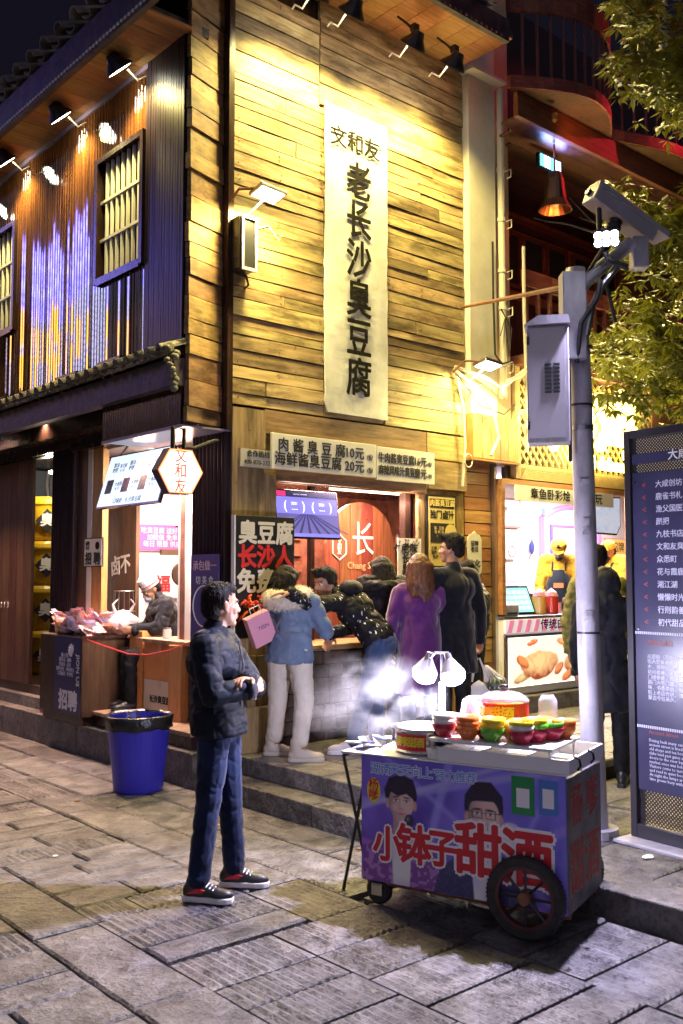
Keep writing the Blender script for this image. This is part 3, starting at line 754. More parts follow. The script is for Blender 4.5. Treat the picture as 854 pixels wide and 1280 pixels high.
def flat_flood(name, at, label, tgt, e, col=WARM, w=.26, arm=.25, side=1, spill=0):
    t = thing(name, label, 'lamp', at); a, b, z = at
    M = Matrix.Translation(at) @ Matrix.Rotation(radians(-12), 4, 'X') @ Matrix.Rotation(radians(4), 4, 'Y')
    bx(-w / 2, w / 2, -.09, .09, 0, .035, M).build('housing', K['metal'], t, bevel=.006)
    bx(-w / 2 + .02, w / 2 - .02, -.075, .075, -.004, -.001, M).build('lamp_glass', g_warm, t)
    MB().tube([(a - w * .4 * side, b, z + .03), (a - w * .7 * side, b + arm * .5, z + .05), (a - w * .7 * side, b + arm, z - .04)], .012, 6).build('bracket', K['rust'], t)
    MB().tube([(a, b + .05, z - .02), (a - .08, b + arm * .8, z - .16), (a + .05, b + arm * .9, z - .2), (a + .22, b + arm * .92, z - .12), (a + .34, b + arm * .95, z - .22), (a + .42, b + arm, z - .08)], .008, 6).build('cable', K['pipe'], t)
    area('lamp_light', t, (a, b, z - .03), tgt, e, col, .2, .14)
    if spill: spot('lamp_light', t, (a, b - .02, z - .05), (a - 1.6, b - 2.2, 0), spill, col, 120, .9, .08)
    return t
flat_flood('floodlight', (.10, -.34, 4.82), 'flat rectangular floodlight above the black wall speaker on the planks', (.2, -.22, 3.5), 60, arm=.32, spill=150)
flat_flood('floodlight', (2.78, -.40, 3.78), 'flat rectangular floodlight in front of the foot of the cream pillar', (2.7, -.3, 2.2), 60, arm=.3)
# speaker
sp = thing('wall_speaker', 'black box speaker with pale frame on the left edge of the plank front', 'speaker', (-.02, -.12, 4.22))
bx(-.07, .10, -.17, -.03, 4.22, 4.66).build('cabinet', K['blackgloss'], sp, bevel=.006)
m = MB().box(-.05, .105, -.19, -.172, 4.21, 4.235).box(-.05, .105, -.19, -.172, 4.645, 4.67).box(-.05, -.03, -.19, -.172, 4.236, 4.644).box(.085, .105, -.19, -.172, 4.236, 4.644)
m.build('frame', mat('mauve_grey_plastic', (.35, .3, .36), rough=.4), sp)
MB().tube([(.05, -.1, 4.2), (.08, -.1, 4.12), (.08, -.03, 4.1)], .01, 6).build('bracket', K['lampshell'], sp)
# downlights below the canopy
for i, b in enumerate((2.98, 4.5)):
    t = thing('downlight', ['small round downlight under the canopy in front of the dark column', 'small round downlight under the canopy above the plank doors'][i], 'lamp', (-.32, b, 3.33), 0, 'downlights under the canopy')
    MB().lathe([(.05, 3.40), (.055, 3.33), (.045, 3.33), (.04, 3.345)], 14, Matrix.Translation((-.32, b, 0))).build('can', K['lampshell'], t)
    MB().lathe([(0, 3.338), (.041, 3.338), (.041, 3.334), (0, 3.334)], 14, Matrix.Translation((-.32, b, 0))).build('lamp_glass', g_warm, t)
    spot('lamp_light', t, (-.32, b, 3.32), (-1.3 if i else -.2, b - .8 if i else b, 0 if i else 1.0), 1100 if i else 110, (1, .60, .40), 120, .8, .04)

# ================================================================== SIGNS AND FITTINGS ON THE BUILDING
# long banner
t = thing('banner', 'long pale vertical banner with dark Chinese characters hanging on the plank front', 'banner', (1.33, -.07, 3.16))
N_ = 30; m = MB(); br = random.Random(2)
for i in range(N_ + 1):
    z = 3.16 + (6.0 - 3.16) * i / N_
    for j in range(9):
        a = .945 + .775 * j / 8
        if j in (0, 8): a += br.uniform(-.006, .006) + (.03 if (i == 0 and j == 0) else 0)
        d = .006 * noise.noise((a * 3, z * 2, 0)) + (.004 if j in (0, 8) else 0)
        m.v.append((a, -.068 + d, z + (.012 * (j - 4) / 4 * 0)))
for i in range(N_):
    for j in range(8): m.f.append((i * 9 + j, i * 9 + j + 1, i * 9 + j + 10, i * 9 + j + 9))
n0 = len(m.v); m.v += [(v[0], v[1] + .014, v[2]) for v in m.v[:n0]]
m.f += [tuple(n0 + k for k in reversed(f)) for f in m.f[:N_ * 8]]
for i in range(N_): m.f += [(i * 9, (i + 1) * 9, n0 + (i + 1) * 9, n0 + i * 9), (i * 9 + 8, n0 + i * 9 + 8, n0 + i * 9 + 17, i * 9 + 17)]
m.build('cloth', K['banner'], t, fixn=False)
txt(t, '文和友', .215, K['ink'], (1.30, -.082, 5.70), bold=.016, name='lettering', sp=.95)
txt(t, '®', .07, K['ink'], (1.63, -.082, 5.76), name='lettering')
for i, ch in enumerate('老长沙臭豆腐'):
    txt(t, ch, .375, K['ink'], (1.34, -.082, 5.33 - i * .368), bold=.022, sx=.86, name='lettering')
# price boards over the hatch
t = thing('price_board', 'pale price board over the hatch, left of the pair, first price 10 yuan', 'sign', (.32, -.10, 2.60), 0, 'price boards over the serving hatch')
bx(.32, 1.52, -.115, -.09, 2.60, 2.905).build('panel', K['offwhite'], t, bevel=.003)
txt(t, '肉 酱 臭 豆 腐', .125, K['black'], (.76, -.118, 2.805), bold=.02, name='lettering'); txt(t, '10元', .12, K['black'], (1.25, -.118, 2.80), bold=.02); txt(t, '/份', .06, K['black'], (1.44, -.118, 2.78))
txt(t, '海鲜酱臭豆腐', .125, K['black'], (.72, -.118, 2.685), bold=.02, sp=1.02); txt(t, '20元', .12, K['black'], (1.25, -.118, 2.68), bold=.02); txt(t, '/份', .06, K['black'], (1.44, -.118, 2.66))
t = thing('price_board', 'pale price board over the hatch, right of the pair, first price 16 yuan', 'sign', (1.54, -.10, 2.585), 0, 'price boards over the serving hatch')
bx(1.53, 2.30, -.115, -.09, 2.585, 2.895).build('panel', K['offwhite'], t, bevel=.003)
txt(t, '牛肉酱臭豆腐', .10, K['black'], (1.78, -.118, 2.79), bold=.02, sx=.8, sp=.98); txt(t, '16元', .10, K['black'], (2.10, -.118, 2.79), bold=.02, sx=.9); txt(t, '/份', .05, K['black'], (2.23, -.118, 2.775))
txt(t, '麻辣风味汁臭豆腐', .095, K['black'], (1.82, -.118, 2.675), bold=.035, sx=.72); txt(t, '12元', .10, K['black'], (2.10, -.118, 2.675), bold=.02, sx=.9); txt(t, '/份', .05, K['black'], (2.23, -.118, 2.66))
t = thing('phone_board', 'small grey hotline plate left of the price boards', 'sign', (.06, -.09, 2.60))
bx(.02, .38, -.085, -.06, 2.60, 2.75).build('panel', mat('grey_plate', (.50, .47, .38), rough=.5), t)
txt(t, '合作热线', .06, K['black'], (.2, -.088, 2.71), bold=.02); txt(t, '400-870-3322', .052, K['black'], (.2, -.088, 2.64), bold=.01)
# television
t = thing('television', 'flat television showing a violet picture in the upper left of the serving hatch', 'television', (.82, .03, 2.03))
Mt = Matrix.Translation((.82, .02, 2.24)) @ Matrix.Rotation(radians(-8), 4, 'X')
bx(-.36, .36, 0, .04, -.215, .215, Mt).build('casing', K['blackgloss'], t, bevel=.004)
scr = mat('television_picture', (.1, .1, .3), rough=.3, emit=(.2, .18, .62), es=1.1)
so_ = bx(-.345, .345, -.004, -.001, -.20, .20, Mt).build('screen', scr, t)
def tvm(name, col, poly, es=1.0, y0=-.0075, y1=-.0045):
    MB().prism(poly, y0, y1, Mt @ Matrix(((1, 0, 0, 0), (0, 0, 1, 0), (0, 1, 0, 0), (0, 0, 0, 1)))).build('picture', glow(name, col, es), so_)
tvm('tv_dark_strip', (.02, .02, .08), [(-.345, .15), (.345, .15), (.345, .2), (-.345, .2)], .6)
tvm('tv_red_logo', (.8, .03, .15), [(-.335, .155), (-.24, .155), (-.24, .197), (-.335, .197)], 1, -.009, -.0078)
tvm('tv_field', (.10, .09, .30), [(-.345, -.17), (.345, -.17), (.345, .0), (-.345, .0)], .9)
for k in range(9): tvm('tv_row_%d' % 0, (.03, .03, .13), [(-.02 + (k - 4) * .015, .0), (-.01 + (k - 4) * .015, 0), (.02 + (k - 4) * .11, -.17), (-.01 + (k - 4) * .11, -.17)], .7, -.009, -.0078)
tg = glow('tv_white', (.8, .8, 1), 1.5)
RT = Matrix.Translation((.82, .02, 2.24)) @ Matrix.Rotation(radians(-8), 4, 'X')
def tvt(s, x, z, size): o = txt(so_, s, size, tg, (0, 0, 0), ex=.0005, name='lettering'); o.matrix_local = Matrix.Translation(-ori(t)) @ RT @ Matrix.Translation((x, -.010, z)) @ RF
tvt('( ﹍ )', -.15, .07, .11); tvt('( ﹍ )', .16, .07, .11); tvt('2021', -.15, .09, .035); tvt('2021', .16, .09, .035); tvt('······· ·······', -.08, .172, .04)
area('screen_light', t, (.82, -.05, 2.2), (.82, -1, 1.9), 1.2, (.45, .4, 1), .5, .3)
# round-topped wooden board with 长
def arch(cx, z0, z1, w, b0, b1, n=18):
    r = w / 2; zc = z1 - r; pts = [(cx - r, z0), (cx + r, z0)] + [(cx + r * cos(pi * i / n), zc + r * 1.0 * sin(pi * i / n)) for i in range(n + 1)]
    return MB().prism(pts, b0, b1, Matrix(((1, 0, 0, 0), (0, 0, 1, 0), (0, 1, 0, 0), (0, 0, 0, 1))))
t = thing('wooden_arch_board', 'large round topped red brown board with one white character inside the hatch', 'board', (1.90, .5, 1.1))
wred = wood('red_brown_barrel_board', (.20, .06, .03), (.42, .15, .08), 'z', rough=.4, var=.22, dirt=.35)
xs = [1.44, 1.60, 1.75, 1.90, 2.05, 2.20, 2.36]; r_ = .46; zc = 1.97
for i in range(6):
    x0, x1 = xs[i] + .002, xs[i + 1] - .002; top = [(x, zc + math.sqrt(max(0, r_ * r_ - (x - 1.90) ** 2))) for x in (x1, (x0 + x1) / 2, x0)]
    MB().prism([(x0, 1.11), (x1, 1.11)] + top, .5, .545, Matrix(((1, 0, 0, 0), (0, 0, 1, 0), (0, 1, 0, 0), (0, 0, 0, 1)))).build('stave', wred, t)
txt(t, '长', .36, K['white'], (1.91, .492, 2.04), bold=.0, sx=.85); txt(t, 'Chang Sha', .095, mat('gilt_letter', (.7, .5, .25), rough=.4), (1.90, .492, 1.80))
hx = [(1.60 + .10 * sin(pi / 3 * i), 1.98 + .125 * cos(pi / 3 * i)) for i in range(6)]
hm = MB()
for i in range(6): p, q = hx[i], hx[(i + 1) % 6]; hm.tube([(p[0], .492, p[1]), (q[0], .492, q[1])], .006, 6)
hm.build('logo_frame', K['white'], t); txt(t, '文\n和\n友', .06, K['white'], (1.60, .492, 1.98), line=.8)
t = thing('wooden_arch_board', 'smaller round topped pale wooden board behind the girl, below the television', 'board', (.78, .6, 1.1))
arch(.82, 1.11, 2.02, .46, .6, .63).build('stave', wood('grey_pink_board', (.22, .13, .10), (.40, .27, .22), 'z'), t)
# hatch ceiling lamp, lights the counter
t = thing('work_lamp', 'small clip lamp with metal shade hanging right of the round topped board', 'lamp', (2.27, .3, 2.05))
MB().lathe([(.02, .12), (.04, .1), (.085, .0), (.08, .0), (.03, .08)], 16, Matrix.Translation((2.27, .3, 2.02)) @ Matrix.Rotation(radians(-30), 4, 'X')).build('shade', K['metal'], t)
MB().tube([(2.27, .3, 2.13), (2.3, .28, 2.25), (2.29, .3, 2.52)], .008, 6).build('cable', K['cable'], t)
MB().tube([(2.25, .28, 2.03), (2.15, .25, 2.02), (2.10, .25, 1.98), (2.2, .26, 1.9), (2.22, .27, 1.75)], .008, 6).build('cable', K['cable'], t)
bx(2.2, 2.27, .24, .28, 1.70, 1.86).build('tag', K['carton'], t)
t = thing('hatch_lamp', 'strip lamp on the ceiling inside the serving hatch', 'lamp', (1.3, .75, 2.48))
bx(1.2, 2.1, .14, .18, 2.49, 2.515).build('tube', glow('hatch_tube', (1, .7, .5), 2.5), t); area('lamp_light', t, (1.4, .7, 2.46), (1.4, .5, 1), 40, (1, .60, .42), .9, .1)
area('lamp_light', t, (1.5, .14, 2.47), (1.75, .6, 1.5), 34, (1, .62, .45), 1.2, .1)
area('lamp_light', t, (1.4, .02, 2.46), (1.3, -1.2, .6), 30, (1, .72, .55), 1.6, .1)
# yellow poster, drawing, plaque
t = thing('poster', 'tall yellow and black poster on the pillar right of the hatch', 'poster', (2.47, -.02, 1.55))
yp = mat('yellow_poster_print', (.62, .50, .16), rough=.5); bx(2.28, 2.70, -.03, -.01, 1.50, 2.50).build('panel', K['black'], t)
bx(2.30, 2.68, -.034, -.0305, 1.52, 2.48).build('sheet', yp, t)
bx(2.31, 2.67, -.037, -.0345, 2.37, 2.46).build('band', K['black'], t); txt(t, '肉酱臭豆腐', .072, yp, (2.49, -.039, 2.415), bold=.03, ex=.001)
txt(t, '独门卤汁', .088, K['black'], (2.49, -.036, 2.30), bold=.03, ex=.001)
bx(2.32, 2.66, -.037, -.0345, 2.03, 2.22).build('band', K['black'], t)
MB().lathe([(0, 0), (.085, 0), (.085, .002), (0, .002)], 20, Matrix.Translation((2.61, -.0375, 2.13)) @ Matrix.Rotation(pi / 2, 4, 'X')).build('disc', yp, t)
txt(t, '臭 · 豆腐\n香 鲜 辣\n· · · ·', .038, yp, (2.44, -.039, 2.13), ex=.001); txt(t, '工序 · 选料 · 发酵\n油炸 · 淋汁 · 入味\n长沙 · 老 · 味道', .042, K['black'], (2.49, -.036, 1.93), ex=.001)
bx(2.33, 2.65, -.037, -.0345, 1.58, 1.80).build('band', K['black'], t)
t = thing('poster', 'white sheet with black ink drawing pinned beside the hatch post', 'poster', (2.03, -.03, 1.68))
bx(1.87, 2.19, -.035, -.03, 1.66, 2.06).build('sheet', K['white'], t); txt(t, '老味\n长沙\n臭香', .105, K['black'], (2.03, -.038, 1.86), bold=.03, line=.95, ex=.001)
dr = MB()
for i in range(26):
    a, z = R.uniform(1.89, 2.16), R.choice([R.uniform(1.68, 1.74), R.uniform(1.98, 2.04), R.uniform(1.7, 2.0)]); dr.tube([(a, -.0365, z), (a + R.uniform(-.03, .03), -.0365, z + R.uniform(-.03, .03)), (a + R.uniform(-.04, .04), -.0365, z + R.uniform(-.04, .04))], .003, 4)
dr.build('ink_drawing', K['ink'], t)
bx(1.9, 2.14, -.03, -.02, 1.52, 1.62).build('small_sheet', K['offwhite'], t)
t = thing('plaque', 'pale scalloped paper plaque on the orange boards beside the bright stall', 'sign', (2.95, -.03, 1.72))
MB().prism([(2.86, 1.72), (3.06, 1.72), (3.08, 1.76), (3.08, 2.08), (3.05, 2.12), (3.01, 2.13), (2.97, 2.16), (2.93, 2.13), (2.89, 2.12), (2.86, 2.08)], -.035, -.028, Matrix(((1, 0, 0, 0), (0, 0, 1, 0), (0, 1, 0, 0), (0, 0, 0, 1)))).build('sheet', K['offwhite'], t)
txt(t, '招牌\n老店', .06, K['ink'], (2.97, -.037, 2.0), ex=.001); txt(t, '文化', .085, K['ink'], (2.97, -.037, 1.82), bold=.03, ex=.001)
# black free-tasting board with red peppers
t = thing('tasting_board', 'black board with white and red characters and red chillies at the left of the hatch', 'sign', (.22, -.14, 1.05))
bx(-.08, .52, -.17, -.13, 1.20, 2.19).build('panel', K['black'], t, bevel=.004)
bx(-.095, -.082, -.172, -.13, 1.20, 2.19).build('edge', K['white'], t)
cr_ = mat('cream_letter', (.78, .74, .58), rough=.5)
txt(t, '臭豆腐', .20, cr_, (.225, -.1725, 2.04), bold=.045, sx=.94, ex=.001); txt(t, '长沙人', .20, K['redink'], (.22, -.1725, 1.845), bold=.05, sx=.94, ex=.001); txt(t, '免费吃', .205, cr_, (.22, -.1725, 1.645), bold=.045, sx=.94, ex=.001)
ch = random.Random(6); chm = MB(); cho = MB(); lf = MB()
for i in range(46):
    p = Vector((ch.uniform(-.02, .42), -.20 + ch.uniform(-.03, .02), 1.47 + ch.gauss(0, .035) + .0)); d = Vector((ch.uniform(-.07, .07), ch.uniform(-.03, .03), ch.uniform(-.07, .05)))
    (chm if ch.random() < .6 else cho).tube([p, p + d * .5 + Vector((0, 0, .01)), p + d], [.012, .013, .003], 6)
    if i % 3 == 0: lf.tube([p, p + d * .7], [.012, .004], 4)
chm.tube([(.32, -.21, 1.49), (.36, -.22, 1.54), (.42, -.22, 1.575)], [.014, .018, .004], 6)
chm.build('red_chilli', mat('red_chilli_skin', (.62, .03, .015), rough=.3), t, smooth=True, kind='stuff'); cho.build('orange_chilli', mat('orange_chilli_skin', (.80, .16, .03), rough=.35), t, kind='stuff'); lf.build('chilli_leaf', mat('green_chilli_leaf', (.06, .20, .03), rough=.5), t)
ar = MB(); ar.tube([(.22 + .25 * cos(pi * (1.1 + .8 * i / 14)), -.1735, 1.40 + .09 * sin(pi * (1.1 + .8 * i / 14))) for i in range(15)], .006, 6); ar.build('printed_arc', K['white'], t)
txt(t, '大长沙\n老味道', .05, K['white'], (.25, -.1725, 1.27), ex=.001)
# hexagonal lantern on its bracket
t = thing('hexagon_lantern', 'glowing hexagonal lantern sign with three red characters below the canopy corner', 'lantern', (-.62, -.17, 2.30))
hc = (-.62, 2.50); hr = .205
hp = [(hc[0] + hr * cos(pi / 3 * i), hc[1] + hr * .98 * sin(pi / 3 * i)) for i in range(6)]
RY = Matrix(((1, 0, 0, 0), (0, 0, 1, 0), (0, 1, 0, 0), (0, 0, 0, 1)))
MB().prism(hp, -.20, -.115, RY).build('box', mat('dark_violet_lantern_case', (.07, .04, .10), rough=.4), t)
hq = [(hc[0] + (x - hc[0]) * .93, hc[1] + (z - hc[1]) * .93) for x, z in hp]
MB().prism(hq, -.205, -.2005, RY).build('lamp_face', glow('lantern_face', (1, .80, .66), 1.9), t)
hf = MB()
for i in range(6): p, q = hq[i], hq[(i + 1) % 6]; hf.tube([(p[0], -.206, p[1]), (q[0], -.206, q[1])], .006, 6)
hf.build('rim', glow('lantern_rim', (1, .28, .10), 1.6), t)
for i, c_ in enumerate('文和友'): txt(t, c_, .125, glow('lantern_letter_' + 'abc'[i], (.62, .08, .03), .7), (hc[0], -.2075, 2.615 - i * .118), bold=.01, ex=.001, sx=.9)
MB().tube([(-.66, -.15, 2.68), (-.66, -.15, 2.84), (-.56, -.15, 2.84), (-.56, -.15, 2.69)], .018, 8).tube([(-.61, -.15, 2.70), (-.46, -.13, 2.70), (-.22, -.06, 2.79), (-.16, -.02, 2.80)], .014, 8).build('bracket', K['black'], t)
area('lantern_light', t, (hc[0], -.24, hc[1]), (hc[0], -3, 2.0), 9, (1, .66, .5), .3, .3)
area('lantern_light', t, (hc[0] + .05, -.08, hc[1]), (hc[0] + .05, 3, 2.0), 2, (1, .66, .5), .3, .3)
# small notice and lower poster
t = thing('notice', 'small framed recruiting notice on the posts left of the stall opening', 'sign', (-.08, 2.30, 1.78))
bx(-.08, -.065, 2.10, 2.49, 1.79, 2.08).build('frame', K['black'], t); bx(-.084, -.0805, 2.115, 2.475, 1.80, 2.07).build('sheet', K['offwhite'], t)
txt(t, '招 聘', .13, K['black'], (-.086, 2.295, 1.865), RL, bold=.05, ex=.001, sx=1.1); txt(t, '诚聘\n英才', .045, K['ink'], (-.086, 2.41, 2.0), RL, ex=.001)
MB().ell((-.085, 2.20, 2.0), (.003, .045, .04)).build('printed_hand', K['ink'], t)
t = thing('column_poster', 'violet poster on the corner column behind the standing man', 'poster', (-.10, .24, 1.05))
bx(-.105, -.098, .03, .45, 1.05, 1.88).build('sheet', mat('violet_poster_print', (.10, .07, .26), rough=.4), t)
txt(t, '承包做一', .09, mat('pink_poster_letter', (.8, .55, .62)), (-.108, .24, 1.78), RL, ex=.001); txt(t, '切 美 食', .075, K['white'], (-.108, .24, 1.66), RL, ex=.001)
ar = MB(); ar.tube([(-.107, .24 - .17 * cos(2 * pi * i / 24), 1.45 + .17 * sin(2 * pi * i / 24)) for i in range(25)], .006, 5); ar.build('printed_ring', K['white'], t)
# hanging lit menus
def menu(at, w, h, tilt, label, yaw=0):
    t = thing('lit_menu_board', label, 'menu board', at, 0, 'lit menu boards hanging in the stall')
    M = Matrix.Translation(at) @ Matrix.Rotation(radians(yaw), 4, 'Z') @ Matrix.Rotation(-pi / 2, 4, 'Z') @ Matrix.Rotation(radians(-tilt), 4, 'X')
    bx(-w / 2, w / 2, 0, .035, -h / 2, h / 2, M).build('casing', K['blackgloss'], t)
    bx(-w / 2 + .015, w / 2 - .015, -.004, -.001, -h / 2 + .015, h / 2 - .015, M).build('screen', glow('menu_screen', (.62, .74, .90), .95), t)
    def tt(s, x, z, sz, m=K['ink']):
        o = txt(t, s, sz, m, (0, 0, 0), ex=.0005); o.matrix_local = Matrix.Translation(-ori(t)) @ M @ Matrix.Translation((x, -.006, z)) @ RF
    tt('口味虾 · 长沙臭豆腐', -w * .0, -h * .40, h * .11)
    for k in range(3):
        tt('臭豆腐\n¥ 10', -w * .22 + k * w * .27, h * .22, h * .085); tt('糖油\n粑粑', -w * .34 + k * w * .27, h * .24, h * .10)
        tt('大香肠\n¥ 12', -w * .22 + k * w * .27, -h * .12, h * .085)
    for k in range(3):
        bx(-w * .42 + k * w * .27, -w * .31 + k * w * .27, -.007, -.005, -h * .24, h * .02, M).build('food_picture', mat('food_picture_%s' % 'abc'[k], [(.15, .2, .12), (.3, .2, .3), (.2, .22, .3)][k], (.4, .35, .3), scale=30), t)
    MB().tube([M @ Vector((-w * .4, .03, h / 2)), M @ Vector((-w * .4, .1, h / 2 + .2))], .01, 6).tube([M @ Vector((w * .4, .03, h / 2)), M @ Vector((w * .4, .1, h / 2 + .2))], .01, 6).build('hanger', K['black'], t)
    return t
menu((-.16, 1.36, 2.60), 1.16, .54, 17, 'large pale blue lit menu board tilted below the stall lintel')
menu((.55, 1.35, 2.36), .75, .36, 12, 'smaller lit menu board hanging deeper inside the stall')

# ================================================================== NEIGHBOURING SNACK STALL AND ITS BALCONIES
nb = thing('balcony_building', 'neighbouring building with red wooden balconies over a lattice fronted snack stall', 'building', (3.4, 0, .28))
yel = mat('yellow_lattice_paint', (.62, .47, .20), (.72, .58, .30), rough=.5, scale=6)
bx(2.9, 9.2, -.25, .3, .20, .46).build('plinth', K['kerb'], nb, bevel=.01)
bx(3.3, 9.2, -.10, 1.6, .46, .475).build('floor', K['slab2'], nb)
bx(3.3, 9.2, 1.5, 1.6, .46, 3.9).build('back_wall', K['pinkwall'], nb)
bx(3.30, 3.40, .05, 1.5, .46, 3.0).build('side_wall', mat('violet_side_wall', (.22, .14, .40), (.3, .2, .5), rough=.5), nb)
bx(3.3, 9.2, .0, 1.5, 2.86, 2.90).build('ceiling', K['white'], nb)
m = MB().box(3.305, 9.2, -.12, .0, 2.66, 2.72).box(3.305, 3.36, -.12, -.0, 1.3, 2.66).box(6.15, 6.25, -.12, 0, .46, 2.66); m.build('frame', K['orange_wood_h'], nb)
bx(3.5, 9.2, -.02, .04, 2.725, 3.95).build('lattice_backing', mat('dark_lattice_backing', (.07, .05, .02), rough=.8), nb)
# lattice: two sets of diagonal bars
a0, a1, z0, z1 = 3.66, 6.6, 2.90, 3.93
def clip(c, s_):
    pts = []
    for a in (a0, a1):
        z = c + s_ * (a - a0) * 1.25
        if z0 <= z <= z1: pts.append((a, z))
    for z in (z0, z1):
        a = a0 + (z - c) / (s_ * 1.25)
        if a0 < a < a1: pts.append((a, z))
    pts.sort(); return pts if len(pts) >= 2 else None
for s_, bb in ((1, -.075), (-1, -.092)):
    c = z0 - 3.8 if s_ > 0 else z0
    while c < z1 + (0 if s_ > 0 else 3.8):
        p = clip(c, s_)
        if p and (Vector(p[0]) - Vector(p[-1])).length > .05:
            p0, p1 = p[0], p[-1]; d = (Vector(p1) - Vector(p0)).normalized(); n_ = Vector((-d.y, d.x)) * .013
            MB().prism([(p0[0] - n_.x, p0[1] - n_.y), (p1[0] - n_.x, p1[1] - n_.y), (p1[0] + n_.x, p1[1] + n_.y), (p0[0] + n_.x, p0[1] + n_.y)], bb - .014, bb, RY).build('lattice_bar', yel, nb)
        c += .142
for args in ((3.58, 3.655, 2.74, 3.95), ): bx(args[0], args[1], -.10, -.02, args[2], args[3]).build('lattice_frame', yel, nb)
bx(3.66, 6.6, -.10, -.02, 2.86, 2.895).build('lattice_frame', yel, nb)
pf = MB(); LR = random.Random(12)
for i in range(100):
    for sg in (1, -1):
        a = 3.66 + i * .029; pf.add([(a, -.103, 2.735), (a + .008, -.103, 2.735), (a + sg * .10 + .008, -.103, 2.855), (a + sg * .10, -.103, 2.855), (a, -.093, 2.735), (a + .008, -.093, 2.735), (a + sg * .10 + .008, -.093, 2.855), (a + sg * .10, -.093, 2.855)], [(0, 1, 2, 3), (4, 7, 6, 5), (0, 3, 7, 4), (1, 5, 6, 2)])
for j in range(44): pf.box(3.60, 3.64, -.108, -.1, 2.76 + j * .027, 2.770 + j * .027)
pf.build('lattice_fretwork', yel, nb, kind='stuff')
bx(6.25, 9.2, -.12, .3, .46, 3.95).build('wall', K['orange_wood_h'], nb)
# upper terrace with balusters
bx(3.56, 9.2, -.28, 1.05, 3.955, 4.05).build('balcony_floor', K['red_wood'], nb)
BR = random.Random(17)
for i in range(11):
    a = 3.58 + i * .49
    bx(a, a + .486, -.24, -.19, 4.80, 4.98).build('rail_board', K['red_wood'], nb, bevel=.004)
for i in range(26):
    a = 3.60 + i * .21
    bx(a, a + .045, -.235, -.2, 4.055, 4.795).build('baluster', K['red_wood'], nb)
for i in range(22):
    a = 3.56 + i * .25
    bx(a, a + .246, 1.05, 1.09, 4.05, 5.2).build('wall_board', K['door'], nb)
bx(3.5, 9.2, 1.10, 1.2, 4.05, 6.6).build('wall', mat('rust_red_wall', (.30, .12, .07), (.42, .20, .12), rough=.7, scale=3), nb)
bx(3.5, 9.2, .92, 1.095, 6.13, 6.20).build('beam', K['red_wood'], nb)
for a in (4.72, 5.22, 5.72, 6.3, 6.9):
    w = MB().box(a, a + .04, 1.04, 1.095, 5.35, 6.08).box(a + .42, a + .46, 1.04, 1.095, 5.35, 6.08).box(a + .04, a + .42, 1.04, 1.095, 5.35, 5.4).box(a + .04, a + .42, 1.04, 1.095, 6.03, 6.08).build('window', K['red_wood'], nb)
    bx(a + .04, a + .42, 1.07, 1.078, 5.4, 6.03).build('pane', mat('dark_window_glass', (.03, .03, .04), rough=.1) if 'dark_window_glass' not in bpy.data.materials else bpy.data.materials['dark_window_glass'], w)
for i in range(8):
    b_0 = -.555 + i * .207
    bx(min(3.60, 3.08 + max(0, b_0 + .55) * 1.05), 9.2, b_0, b_0 + .203, 6.36, 6.385).build('soffit_board', K['door'], nb)
bx(3.02, 9.2, -.62, -.56, 6.34, 6.60).build('beam', K['red_wood'], nb, bevel=.006)
bx(3.60, 9.2, -.50, 1.3, 6.39, 6.45).build('balcony_floor', K['door'], nb)
# scalloped upper balcony
def scallop(c0, c1, db, mcol):
    n = 14; P_ = [(c0 + (c1 - c0) * i / n, -.60 - db * sin(pi * i / n)) for i in range(n + 1)]
    for (z0, z1, nme) in ((6.61, 6.74, 'fascia_board'), (7.42, 7.66, 'rail_board')):
        for i in range(n):
            p, q = P_[i], P_[i + 1]; vs = []
            for (x, y) in (p, q, (q[0], q[1] + .05), (p[0], p[1] + .05)): vs += [(x, y, z0), (x, y, z1)]
            MB().add(vs, [(0, 2, 3, 1), (2, 4, 5, 3), (4, 6, 7, 5), (6, 0, 1, 7), (1, 3, 5, 7), (0, 6, 4, 2)]).build(nme, mcol, nb)
    m = MB().prism([(x, y + .02) for x, y in P_] + [(c1, -.52), (c0 + .06, -.55)], 6.605, 6.63); m.build('balcony_floor', K['door'], nb)
    for i in range(1, n): MB().cyl((P_[i][0], P_[i][1] + .03, 6.74), (P_[i][0], P_[i][1] + .03, 7.42), .016, n=6).build('baluster', mat('dark_red_iron', (.12, .05, .05), rough=.5, metal=.3) if 'dark_red_iron' not in bpy.data.materials else bpy.data.materials['dark_red_iron'], nb)
scallop(2.93, 4.72, .40, K['red_wood']); scallop(4.72, 6.9, .30, K['red_wood']); scallop(6.9, 9, .3, K['red_wood'])
bx(3.3, 9.2, .6, .7, 6.5, 8.6).build('rear_wall', mat('dark_rear_wall', (.05, .035, .045), rough=.8), nb)
